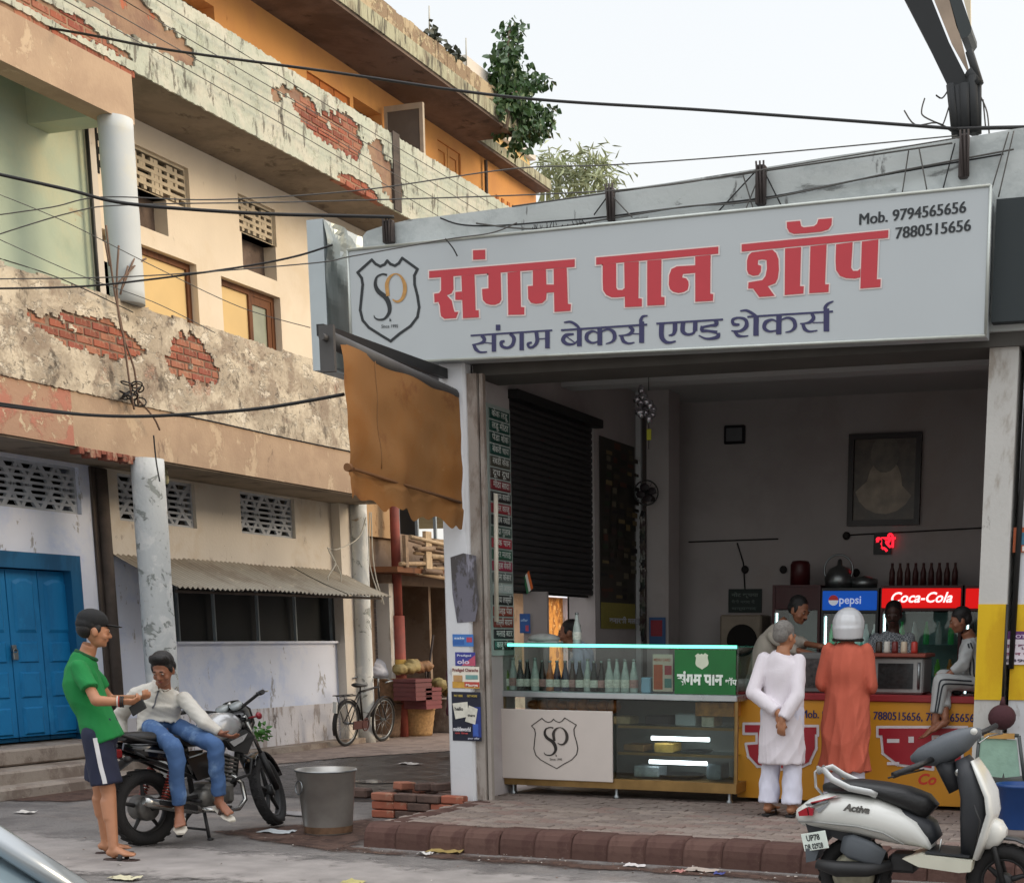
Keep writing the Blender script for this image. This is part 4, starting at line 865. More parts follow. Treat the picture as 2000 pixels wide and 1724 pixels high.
# ================================================================== tarpaulin blind
TB = thing('roll_blind', 'faded tan canvas blind hanging from a roller beside the white pillar', 'blind', (-6.15, 10.4, 2.5))
na, nb = 60, 56; w = MB(); vs = []
for i in range(na+1):
    s = i/na; y_ = 9.5 + 1.78*s; top = 3.72 - .11*s
    bot = 2.62 - .1*s + .018*math.sin(s*19) + .02*math.sin(s*43) + (.02*abs(math.sin(s*11)))
    for j in range(nb+1):
        t = j/nb; z_ = top + (bot-top)*t
        x_ = -6.04 + .02*math.sin(s*5+1)*t + .018*math.sin(s*13 + t*3)*(.3+t) + .012*math.sin(s*29+t*2)*t*t + .05*t*(1-t) + (.02*t*t if t > .85 else 0)
        x_ += .03*noise.noise(V(s*4, t*4, 3)); vs.append((x_, y_, z_))
f_ = [(i*(nb+1)+j, i*(nb+1)+j+1, (i+1)*(nb+1)+j+1, (i+1)*(nb+1)+j) for i in range(na) for j in range(nb)]
w.add(vs, f_, 0, True)
M_canvas = layered('tan_canvas', '#8c643c', [('#8a5a2c', 1.1, .45, .65, (1, 1, 1), .8), ('#70472a', 2.2, .56, .7, (1, 1, 1), .7), ('#a07e54', 4, .62, .7, (1, 1, 2), .4)], bump=.15, rough=.9)
obj('canvas', w, M_canvas, TB)
w = MB(); w.cyl((-6.01, 9.56, 2.84), (-6.01, 11.22, 2.74), .012); w.cyl((-6.0, 9.46, 2.84), (-6.0, 9.5, 2.84), .03); obj('batten', w, mat('batten_wood', '#6e4a2a', rough=.9), TB)
w = MB()
for s0 in (.27,): w.loft([vs[int(s0*na)*(nb+1)+j] for j in range(0, nb-12, 4)], .006, n=5)
obj('seam', w, mat('seam_thread', '#7a542c'), TB)
w = MB(); w.cyl((-6.09, 9.42, 3.73), (-6.09, 11.28, 3.62), .06); w.cyl((-6.09, 9.34, 3.73), (-6.09, 9.42, 3.73), .025); w.box((-6.15, 9.4, 3.5), (-6.03, 9.43, 3.82)); obj('roller', w, mat('roller_metal', '#4a4846', rough=.6, var=.2), TB)
w = MB(); w.box((-6.2, 9.45, 3.76), (-6.14, 11.29, 3.84)); obj('support_arm', w, M_blackm, TB)

# ================================================================== menu boards on the side wall
MBD = thing('menu_boards', 'tall strip of small coloured menu plates beside the side shutter', 'menu board', (-5.98, 11.9, 1.5))
w = MB(); w.box((-5.995, 11.68, 1.45), (-5.985, 12.14, 3.62)); obj('backing', w, mat('menu_backing', '#9da8a3', rough=.6), MBD)
cols = ['#16241f', '#1d2424', '#7a3428', '#8a3a28', '#1c211f', '#a9b8b4', '#5e6a66', '#9b2d4a', '#1f5a44', '#a82a3a', '#405a50', '#242b2a', '#93323a', '#2a2a2a', '#7d2f35', '#46403a', '#4b4a40', '#1f4a42', '#1d4038', '#1b4a40', '#1b463c']
txt = ['काजू', 'मलाई', 'लस्सी', 'कोल्ड', 'चाय', 'काफी', 'पान', 'आइस', 'बटर', 'शेक', 'सादा', 'गुलाब', 'केसर', 'बादाम', 'मीठा', 'दूध', 'रबडी', 'बेकरी', 'पेडा', 'लडू', 'केक']
for i, c in enumerate(cols):
    z_ = 1.5 + i*.1; w = MB(); w.loft([(-5.985, 11.72, z_+.042), (-5.978, 11.72, z_+.042)], [.001, .001]) if False else None
    w.cbox((-5.986, 11.72, z_), (-5.975, 12.11, z_+.084), .005); o = obj('menu_plate', w, mat('menu_'+c[1:], c, rough=.4, var=.05), MBD)
    w = text_mb(txt[i] + ' ' + txt[(i*5+3) % 21], .075, (-5.9735, 11.76, z_+.022), (0, 1, 0), (0, 0, 1), bold=.001); w2 = [p[1] for p in w.v]; k_ = .32/(max(w2)-11.76)
    w.v = [(p[0], 11.76 + (p[1]-11.76)*k_, p[2]) for p in w.v]; obj('lettering', w, mat('menu_letters', '#cfd4cf', rough=.6), o)
w = MB(); w.cyl((-5.9, 11.62, 1.75), (-5.9, 11.66, 2.85), .02); solo('tube_light', w, mat('tube_glass', '#d8cfbd', rough=.3), 'unlit tube light standing upright beside the menu plates', 'lamp')
# ================================================================== posters on the white pillar
def poster(name, tl, br, y, base, label, items=(), cat='poster', x=None, th=.003):
    if x is None: a, b = A(*tl, y=y), A(*br, y=y); O = V(a.x, y-th, b.z); Rr, U = V(1, 0, 0), V(0, 0, 1); W, Hh = b.x-a.x, a.z-b.z; nn = V(0, -1, 0)
    else: a, b = A(*tl, x=x), A(*br, x=x); O = V(x+th, a.y, b.z); Rr, U = V(0, 1, 0), V(0, 0, 1); W, Hh = b.y-a.y, a.z-b.z; nn = V(1, 0, 0)
    t = thing(name, label, cat, tuple(O)); w = MB(); w.prism([tuple(O), tuple(O+Rr*W), tuple(O+Rr*W+U*Hh), tuple(O+U*Hh)], -nn*(th*.8)); obj('sheet', w, mat('paper_'+base[1:], base, rough=.6, var=.1, scale=9), t)
    for k, it in enumerate(items):
        d = nn*(.0012 + .0009*k)
        if it[0] == 'r':
            _, x0, y0, x1, y1, c = it; w = MB().add([O+Rr*(x0*W)+U*(y0*Hh)+d, O+Rr*(x1*W)+U*(y0*Hh)+d, O+Rr*(x1*W)+U*(y1*Hh)+d, O+Rr*(x0*W)+U*(y1*Hh)+d], [(0, 1, 2, 3)]); obj('printed_block', w, mat('ink_'+c[1:], c, rough=.6, var=.15, scale=25), t)
        elif it[0] == 'q':
            _, pts, c = it; w = MB().add([O+Rr*(p*W)+U*(q*Hh)+d for p, q in pts], [tuple(range(len(pts)))]); obj('printed_block', w, mat('ink_'+c[1:], c, rough=.6, var=.15, scale=25), t)
        else:
            _, x0, y0, h, wd, s, c = it; w = text_mb(s, h*Hh, O+Rr*(x0*W)+U*(y0*Hh)+d, Rr, U, bold=.03*h*Hh)
            q = [(Vector(p)-O).dot(Rr) for p in w.v]; m_ = max(q) - x0*W; f_ = wd*W/m_ if m_ > 0 else 1
            w.v = [tuple(Vector(p) + Rr*(((Vector(p)-O).dot(Rr) - x0*W)*(f_-1))) for p in w.v]; obj('lettering', w, mat('ink_'+c[1:], c, rough=.6), t)
    return t
YP = 11.298
poster('poster', (884, 1238), (925, 1262), YP, '#3f74b8', 'small blue poster, topmost of the paper notices on the white pillar', [('r', 0, .15, .55, .5, '#2c5ea6'), ('r', .68, .35, .95, .75, '#b0405a'), ('t', .08, .6, .25, .5, 'sale', '#c8d6e8')])
poster('poster', (889, 1273), (929, 1300), YP, '#3b3f8e', 'small violet and pink poster second from the top on the white pillar', [('q', [(.3, 0), (1, 0), (1, .8)], '#b85068'), ('t', .1, .15, .45, .6, 'olo', '#d5c8dc'), ('t', .1, .7, .2, .7, 'Pradigad', '#c6cadd')])
poster('poster', (883, 1301), (937, 1344), YP, '#e6dfd0', 'white and orange printed notice on the white pillar above the dark poster', [('r', 0, 0, 1, .3, '#c9983f'), ('r', .45, .06, 1, .3, '#b6483c'), ('r', .5, .42, .95, .62, '#6f9a96'), ('r', .05, .3, .38, .6, '#b98e5e'), ('t', .02, .78, .2, .95, 'Pradigad Characha', '#7a3438'), ('t', .5, .1, .16, .45, 'Maurya', '#e8ddd0')])
poster('poster', (882, 1350), (941, 1447), YP, '#191c2e', 'large black and blue poster with two white cards low on the white pillar', [('r', .7, .08, 1, .7, '#24367c'), ('r', .72, .1, .9, .35, '#3a5cae'), ('q', [(.03, .76), (.55, .8), (.58, .5), (.12, .44)], '#d9d6c8'), ('q', [(.6, .73), (.9, .66), (.8, .34), (.45, .4)], '#d3d0c2'), ('t', .1, .62, .1, .3, 'hello', '#2a2c2a'), ('t', .55, .5, .08, .25, 'there', '#2a2c2a'), ('t', .04, .2, .12, .6, 'mobileworld', '#e4e4e8'), ('t', .1, .14, .06, .45, 'on line', '#b84a4a'), ('t', .1, .9, .06, .3, 'PAY HERE', '#b8a04a'), ('t', .55, .9, .06, .35, 'GET MORE', '#b8a04a'), ('t', .55, .04, .05, .4, 'your offer', '#b9bccc')])
w = MB(); r_ = [(880, 1088), (905, 1080), (930, 1085), (932, 1140), (936, 1170), (928, 1213), (893, 1216), (884, 1160)]; poly(w, r_, lambda a, b: A(a, b, y=YP), (0, -.002, 0)); obj('torn_patch', w, layered('torn_paper_patch', '#6d6b74', [('#4d4947', 6, .5, .56, (1, 1, .4), .9), ('#8f8d98', 4, .58, .62, (1, 1, .3), .9)], bump=.5), SH)
# wall beyond the right pillar
w = MB(); a, b = A(1925, 1180, y=11.6), A(1925, 1365, y=11.6); w.box((-1.62, 11.49, b.z), (-1.40, 11.499, a.z)); w.box((-1.36, 11.568, b.z), (-.95, 11.577, a.z)); w.box((-.95, 11.688, b.z), (0, 11.697, a.z)); obj('yellow_panel', w, layered('yellow_paint', '#d8b226', [('#c79c22', 2, .5, .65, (1, 1, .5), .8)], bump=.15), SH)
poster('poster', (1944, 1232), (2040, 1298), 11.56, '#d8cfd6', 'white and purple printed notice on the yellow painted wall', [('r', 0, .76, 1, 1, '#5b2a66'), ('t', .1, .5, .16, .7, 'सूचना कृपया', '#6b3050'), ('t', .1, .28, .12, .7, 'यहाँ न बैठे', '#8a4560'), ('t', .1, .08, .12, .6, '98390', '#4a4050'), ('t', .3, .8, .14, .5, 'NOTICE', '#c9b6cc')])
poster('poster', (1980, 1030), (2040, 1078), 11.57, '#b3582e', 'small orange and blue sticker on the white wall at the right', [('r', .2, .3, .8, .8, '#3f7690'), ('r', .3, .05, .7, .25, '#ddd6d0')])
# tall picture banner and blank poster inside
bi = []
rb_ = random.Random(5)
for r_i in range(22):
    for c_i in range(5):
        if rb_.random() < .2: continue
        x_ = c_i/5 + rb_.random()*.04; y_ = .16 + r_i*.037 + rb_.random()*.01; bi.append(('r', x_, y_, x_+.1+rb_.random()*.09, y_+.015+rb_.random()*.018, rb_.choice(['#3a3026', '#4f4534', '#2a2c22', '#5a3428', '#6b6454', '#2f3d2a', '#232024', '#7a6a48', '#44302c'])))
poster('banner', (1170, 850), (1240, 1228), None, '#3a3630', 'tall dark shelf banner crowded with small packets on the inner side wall', [('r', 0, .0, 1, .14, '#8f8540')] + bi + [('t', .05, .03, .04, .9, 'वनारसी मलाई', '#c9ccd8')], x=-5.99)
# ================================================================== glass display counter
YC = 11.9
CT = thing('display_counter', 'glass sweet counter with a lit green edge, bottles and a white crest panel', 'counter', (-4.9, 12.4, PZ))
aL = A(978, 1345, y=YC); aR = A(1440, 1357, y=YC); XL, XR = aL.x, aR.x; zS = 1.13; zT = 1.54
M_tealled = mat('teal_led', '#7ff5dc', emit='#62f0cf', estr=2.2, var=0); M_tube = mat('lit_tube', '#ffffff', emit='#f4f6ff', estr=9.0, var=0)
w = MB(); w.cbox((XL, YC, zS-.055), (XR, YC+.7, zS), .006); obj('steel_shelf', w, mat('brushed_steel', '#b9bdbf', rough=.3, metal=.7, var=.1), CT)
w = MB(); w.box((XL, YC, .27), (XR, YC+.65, .36)); w.box((XL, YC+.02, .36), (XL+.03, YC+.05, zS-.056)); w.box((XR-.03, YC+.02, .36), (XR, YC+.05, zS-.056)); obj('base_trim', w, M_brass, CT)
for x in (XL+.08, (XL+XR)/2-.02, XR-.08):
    w = MB(); w.lathe((x, YC+.06, PZ), [(.03, 0), (.03, .02), (.018, .03), (.018, .09)]); obj('foot', w, M_steel, CT)
w = MB(); w.box((XL+.03, YC+.6, .3), (XR-.03, YC+.64, zS-.06)); obj('back_panel', w, mat('counter_back', '#7d817c', rough=.6), CT)
p0 = A(978, 1383, y=YC-.01); p1 = A(1198, 1527, y=YC-.01); w = MB(); w.cbox((p0.x, YC-.03, p1.z), (p1.x, YC-.008, p0.z), .004)
CP = obj('front_panel', w, mat('off_white_panel', '#cdc3bb', rough=.35, var=.03), CT, label='off white panel with an outlined shield crest')
# emblem on the panel: shield box in photo 1040..1130 x 1403..1500
ex0, ez0 = A(1040, 1500, y=YC-.03).x, A(1085, 1500, y=YC-.03).z; ex1, ez1 = A(1131, 1500, y=YC-.03).x, A(1085, 1402, y=YC-.03).z
def EF(a, b): return V(ex0 + (a-80)/1110*(ex1-ex0), YC-.031, ez1 - (b-150)/1450*(ez1-ez0) )
emblem(CT, EF, V(0, -1, 0), 22, mat('crest_ink', '#2a2522'), mat('crest_ink2', '#3a3430'))
w = MB(); w.box((p1.x+.03, YC, .37), (XR-.03, YC+.008, zS-.06)); obj('front_glass', w, M_dglass, CT)
w = MB(); w.box((XL+.03, YC, p0.z+.01), (p1.x, YC+.008, zS-.06)); obj('front_glass', w, M_glass, CT)
for z in (.83, .59): w = MB(); w.box((p1.x, YC+.06, z), (XR-.05, YC+.5, z+.008)); w.box((p1.x+.02, YC+.055, z-.012), (XR-.05, YC+.062, z+.012), 1); obj('glass_shelf', w, [M_dglass, M_brass], CT)
for u0, u1, v in ((1272, 1386, 1441), (1268, 1381, 1487)):
    a, b = A(u0, v, y=YC+.1), A(u1, v, y=YC+.1); w = MB(); w.cbox((a.x, YC+.09, a.z-.015), (b.x, YC+.11, a.z+.02), .004); obj('lit_tube', w, M_tube, CT)
# glass case on top
for a, b in (((XL, YC+.02, zS+.001), (XR, YC+.026, zT)), ((XL, YC+.026, zS+.001), (XL+.006, YC+.45, zT)), ((XR-.006, YC+.026, zS+.001), (XR, YC+.45, zT))):
    w = MB(); w.box(a, b); obj('case_glass', w, M_glass, CT)
w = MB(); w.box((XL, YC, zT+.001), (XR, YC+.48, zT+.01)); obj('case_top', w, M_glass, CT)
w = MB(); w.box((XL+.08, YC-.004, zT-.008), (XR-.01, YC+.008, zT+.018)); o = obj('lit_edge', w, M_tealled, CT)
a, b = A(1318, 1272, y=YC+.01), A(1437, 1350, y=YC+.01)
w = MB(); w.box((a.x, YC+.004, zS+.005), (b.x, YC+.016, zT-.02)); G = obj('name_plate', w, mat('green_plate', '#0f6a2e', rough=.35, var=.15, scale=5), CT, label='green name plate with white lettering')
w = text_mb('संगम पान', .13, (a.x+.03, YC, zS+.09), (1, 0, 0), (0, 0, 1), bold=.006); m_ = max(p[0] for p in w.v); f_ = .42/(m_-a.x-.03); w.v = [(a.x+.03+(p[0]-a.x-.03)*f_, YC, p[2]) for p in w.v]; w2 = text_mb('शॉप', .07, (a.x+.47, YC, zS+.09), (1, 0, 0), (0, 0, 1), bold=.002); w.join(w2); obj('lettering', w, mat('plate_white', '#e4eee4'), G)
def GF(p, q): return V(a.x+.19 + (p-80)/1110*.13, YC+.002, zT-.05 - (q-150)/1450*.14)
w = MB(); poly(w, SHIELD, GF, (0, -.001, 0)); obj('crest', w, mat('plate_cream', '#d5ddc5'), G)
# goods above the panel and in the case
w = MB()
for i in range(9): w.ell((XL+.2+i*.1, YC+.3, .995), (.07, .1, .045 + .01*(i % 3)), n=10, k=6)
solo('snack_packets', w, mat('orange_wrap', '#b06a34', rough=.5, var=.4, scale=14), 'orange wrapped snack packets in the counter above the crest panel', 'snacks')
w = MB(); w.box((XR-.42, YC+.1, .94), (XR-.06, YC+.3, 1.06)); solo('snack_box', w, mat('orange_box', '#c98a42', rough=.6, var=.4, scale=18), 'orange carton at the right end of the glass counter', 'box')
w = MB(); w.cbox((-4.65, YC+.15, .845), (-4.42, YC+.4, .93), .01); solo('cake_box', w, mat('dark_box', '#322c2c', rough=.5), 'dark cake carton on the upper glass shelf', 'box')
w = MB(); w.cbox((-4.38, YC+.2, .845), (-4.18, YC+.38, .95), .01); solo('cake_box', w, mat('pale_box', '#9aa0a0', rough=.5), 'pale cake carton on the upper glass shelf', 'box')
w = MB(); w.lathe((-4.2, YC+.3, .6), [(.0, .004), (.13, .006), (.15, .02)]); solo('tray', w, M_steel, 'steel tray on the lower glass shelf', 'tray')
w = MB(); w.lathe((-4.35, YC+.3, .37), [(0, .004), (.2, .006), (.22, .03)]); solo('tray', w, M_steel, 'wide steel tray on the floor of the glass counter', 'tray')
for i, (x, z, wd, h_, c, lb) in enumerate(((-4.95, .845, .16, .07, '#b9a27a', 'tan sweet box at the left of the upper glass shelf'), (-4.1, .845, .12, .09, '#c9c4b0', 'cream sweet box at the right end of the upper glass shelf'), (-4.85, .605, .2, .06, '#8f6a3e', 'brown pastry tray at the left of the lower glass shelf'), (-4.55, .605, .18, .08, '#c7a24e', 'yellow sweet box in the middle of the lower glass shelf'), (-4.75, .375, .24, .1, '#9aa3a6', 'grey carton on the counter floor at the left'), (-4.05, .375, .14, .14, '#6f7a80', 'blue grey tin on the counter floor at the right'))):
    w = MB(); w.cbox((x, YC+.12, z), (x+wd, YC+.36, z+h_), .008); solo('sweet_box', w, mat('sweets_'+c[1:], c, rough=.5, var=.3, scale=20), lb, 'box')
# bottles in the case
def bottle(x, y, z, h, body, cap, lab, liquid, label, grp='drink bottles lined up in the glass counter'):
    t = thing('bottle', label, 'bottle', (x, y, z), grp)
    pr = [(0, 0), (.5, 0), (.52, .04), (.52, .42), (.45, .55), (.24, .78), (.19, .94), (.19, 1)]; r = h*.27
    w = MB(); w.lathe((x, y, z), [(p*r, q*h) for p, q in pr if q <= .5 or True], n=12); obj('glass_body', w, body, t)
    w = MB(); w.lathe((x, y, z), [(.53*r, .14*h), (.545*r, .15*h), (.545*r, .38*h), (.53*r, .39*h)], n=12); obj('paper_label', w, lab, t)
    w = MB(); w.lathe((x, y, z), [(.21*r, .95*h), (.24*r, .96*h), (.24*r, 1.02*h), (0, 1.03*h)], n=10); obj('cap', w, cap, t)
Mb = {'black': mat('cola_bottle', '#14100f', rough=.12), 'clear': mat('clear_bottle', '#b5bcb8', rough=.1, var=.25, scale=20), 'brown': mat('brown_bottle', '#3a2114', rough=.12), 'blue': mat('blue_bottle', '#1a2644', rough=.12), 'orange': mat('orange_bottle', '#a8623a', rough=.2), 'green': mat('green_bottle', '#6c8a3a', rough=.2)}
Mc = mat('bottle_cap', '#8f9090', rough=.3, metal=.6); Ml = mat('bottle_label', '#dddad0', rough=.5, var=.3, scale=60); Ml2 = mat('bottle_label_red', '#b98a86', rough=.5, var=.3, scale=60)
seq = ['green', 'clear', 'black', 'black', 'clear', 'black', 'orange', 'blue', 'blue', 'brown', 'black', 'clear', 'black', 'black', 'clear', 'clear', 'clear', 'clear']
us = [987, 1002, 1016, 1030, 1045, 1059, 1074, 1088, 1104, 1118, 1132, 1148, 1160, 1175, 1190, 1205, 1221, 1238]; cnt = {}
place = ['at the far left end', 'second from the left end', 'third from the left end', 'fourth from the left end', 'fifth from the left end', 'just left of the orange drink', 'the only orange one', 'just right of the orange drink', 'beside the brown bottle, on its left', 'the only brown one', 'beside the brown bottle, on its right', 'between two groups of dark ones', 'left one of a dark pair mid counter', 'right one of a dark pair mid counter', 'fourth from the blue napkin box', 'third from the blue napkin box', 'second from the blue napkin box', 'next to the blue napkin box']
for i, (u, k) in enumerate(zip(us, seq)):
    p = A(u, 1300, y=YC+.12 + .03*(i % 2)); cn = {'green': 'yellow green', 'clear': 'empty clear', 'black': 'dark cola', 'blue': 'dark blue', 'brown': 'brown', 'orange': 'orange'}[k]
    bottle(p.x, p.y, zS+.002, .27 if k != 'clear' else .29, Mb[k], Mc, Ml2 if i % 4 == 1 else Ml, None, '%s glass bottle in the counter, %s' % (cn, place[i]))
w = MB(); w.cbox((A(1253, 1340, y=YC+.1).x, YC+.08, zS+.002), (A(1272, 1340, y=YC+.1).x, YC+.2, zS+.14), .01); solo('napkin_box', w, mat('blue_box', '#8fb2cc', rough=.5), 'small pale blue box standing right of the bottles', 'box')
poster('price_card', (1275, 1277), (1314, 1350), YC+.05, '#c9b8a8', 'orange and white price card leaning inside the glass counter', [('r', .05, .05, .5, .72, '#b5512c'), ('r', .6, .45, .95, .7, '#a83340'), ('r', .6, .1, .95, .35, '#4f7f7a'), ('t', .05, .82, .1, .85, 'MENU CARD', '#b5532c')], cat='card')
# top of counter case items
w = MB(); w.ell((-5.78, 12.35, 1.6), (.16, .12, .05)); w.cbox((-5.92, 12.25, 1.555), (-5.6, 12.4, 1.58), .01); solo('paper_bundle', w, mat('paper_stack', '#a9a9a6', rough=.8, var=.2, scale=20), 'bundle of grey paper lying on the left end of the glass case', 'paper')
bottle(-5.42, 12.3, 1.555, .28, Mb['clear'], Mc, Ml, None, 'empty clear bottle standing alone on top of the glass case', None)

# ================================================================== yellow counter
YY = 12.2
YK = thing('yellow_counter', 'long yellow sales counter with red top band, phone numbers and big red letters', 'counter', (-2.7, 12.5, PZ)); XY0, XY1 = A(1441, 1450, y=YY).x, -1.66
w = MB(); w.box((XY0, YY, PZ+.03), (XY1, YY+.6, 1.09)); obj('front_board', w, mat('counter_yellow', '#c98a1e', rough=.45, var=.06, scale=2), YK)
w = MB(); w.cbox((XY0-.02, YY-.02, 1.09), (XY1, YY+.62, 1.15), .008); obj('top_band', w, mat('counter_red', '#8e1f24', rough=.5), YK)
a = A(1690, 1404, y=YY); w = text_mb('Mob. 9794565656, 7880515656, 7880565656', .1, (0, YY-.004, a.z), (1, 0, 0), (0, 0, 1)); w.join(MB().add([(p[0]+.005, p[1]-.0005, p[2]) for p in w.v], w.f)); m_ = max(p[0] for p in w.v)
xr = A(1903, 1404, y=YY).x; W_ = (xr - A(1701, 1404, y=YY).x)/22.8*39; w.v = [(xr - W_ + p[0]/m_*W_, p[1], p[2]) for p in w.v]; obj('phone_numbers', w, mat('phone_ink', '#23255c'), YK)
M_lw = mat('letter_white', '#d8d0d2'); M_lr = mat('letter_red', '#a01c2a', rough=.4)
def big(pl, k=0):
    e, r = MB(), MB()
    for i, P in enumerate(pl):
        poly(r, P, lambda u, v: A(1400+u/3.333, 1100+v/3.333, y=YY), (0, -.012-.0004*i, 0))
        for q in range(len(P)):
            a_, b_ = Vector(P[q]), Vector(P[(q+1) % len(P)]); t = (b_-a_).normalized(); brush(e, [a_-t*14, b_+t*14], 34, lambda u, v: A(1400+u/3.333, 1100+v/3.333, y=YY), (0, -.006-.0003*(q % 4)-.0001*i, 0), n=1)
    obj('letter_edging', e, M_lw, YK); obj('red_lettering', r, M_lr, YK)
big([[(185,1050),(480,1050),(480,1098),(185,1098)], [(270,1095),(400,1095),(400,1170),(360,1230),(420,1290),(380,1320),(270,1310),(215,1250),(200,1180),(270,1175)], [(420,1095),(480,1095),(480,1330),(420,1330)]])
big([[(500,1065),(650,1065),(650,1110),(500,1110)], [(505,1110),(640,1110),(640,1200),(600,1290),(540,1320),(505,1310)]])
big([[(1055,1072),(1620,1072),(1620,1116),(1055,1116)], [(1080,1116),(1400,1116),(1400,1330),(1180,1300),(1090,1230)], [(1450,1116),(1590,1116),(1590,1330),(1450,1330)]])
for u0, v0, u1, v1 in ((1110, 1140, 1190, 1165), (1250, 1125, 1285, 1165), (1110, 1290, 1190, 1310)): w = MB(); p_ = [A(1400+x/3.333, 1100+y/3.333, y=YY) + V(0, -.0145, 0) for x, y in ((u0, v0), (u1, v0), (u1, v1), (u0, v1))]; w.add(p_, [(0, 1, 2, 3)]); obj('letter_gap', w, M_lw, YK)
w = text_mb('Co', .13, A(1790, 1530, y=YY-.004), (1, 0, 0), (0, 0, 1), bold=.004, shear=.3); obj('small_lettering', w, mat('bright_red_ink', '#d0402a'), YK)
# things on the yellow counter
OV = thing('oven', 'silver countertop oven with dark ribbed glass on the yellow counter', 'oven', (-2.4, 12.5, 1.15)); a, b = A(1703, 1350, y=12.3), A(1805, 1284, y=12.3)
w = MB(); w.cbox((a.x, 12.3, 1.155), (b.x, 12.7, b.z), .015); obj('case', w, mat('silver_plastic', '#9c9c9a', rough=.35, metal=.4), OV)
w = MB(); w.box((a.x+.05, 12.292, 1.2), (b.x-.09, 12.299, b.z-.05)); obj('window', w, mat('oven_window', '#2c2e2e', rough=.2, var=.4, scale=30), OV)
w = MB(); w.cyl((b.x-.04, 12.29, 1.2), (b.x-.04, 12.29, b.z-.04), .012); obj('handle', w, M_steel, OV)
w = MB(); w.cbox((a.x-.12, 12.25, b.z+.003), (b.x+.02, 12.75, b.z+.035), .006); solo('wooden_board', w, mat('red_board', '#8a4334', rough=.6, var=.2), 'reddish wooden board lying on top of the silver oven', 'board')
for i, (dx, c, nm) in enumerate(((.02, '#3a2a20', 'dark brown'), (.09, '#c9c5ba', 'white'), (.16, '#6a2420', 'dark red'), (.24, '#c9b9a0', 'cream'), (.33, '#b5362c', 'bright red'))):
    w = MB(); w.lathe((a.x+.02+dx, 12.35, b.z+.036), [(0, 0), (.028, 0), (.03, .02), (.028, .09), (.02, .1), (0, .1)], n=12); solo('jar', w, mat('jar_'+c[1:], c, rough=.3), '%s spice jar in the row on top of the oven board' % nm, 'jar', 'jars on the oven board')
w = MB(); w.lathe((-3.66, 12.4, 1.152), [(0, 0), (.1, 0), (.14, .06), (.12, .1), (0, .11)]); solo('bowl', w, mat('pale_bowl', '#b9b9b9', rough=.4), 'pale bowl at the left end of the yellow counter', 'bowl')
w = MB(); w.cbox((-3.3, 12.35, 1.152), (-2.98, 12.7, 1.5), .01); w.box((-3.27, 12.34, 1.2), (-3.01, 12.349, 1.45), 1); solo('tobacco_case', w, [mat('case_grey', '#5f5f5e', rough=.4), mat('case_goods', '#3b3434', rough=.3, var=.8, scale=30)], 'grey display case between the two men in kurtas', 'display case')
for i, (x, c) in enumerate(((-2.06, '#3d3c3a'), (-1.98, '#8d8a80'), (-1.9, '#2b2b2c'), (-2.0, '#c98a2a'))):
    w = MB(); w.cbox((x-.03, 12.45-.05*i, 1.152), (x+.04, 12.52-.05*i, 1.152+(.12 if i < 3 else .05)), .01); solo('packet', w, mat('packet_'+c[1:], c, rough=.5), ['dark grey', 'pale grey', 'black', 'orange'][i] + ' packet on the counter beside the oven', 'packet', 'packets beside the oven')

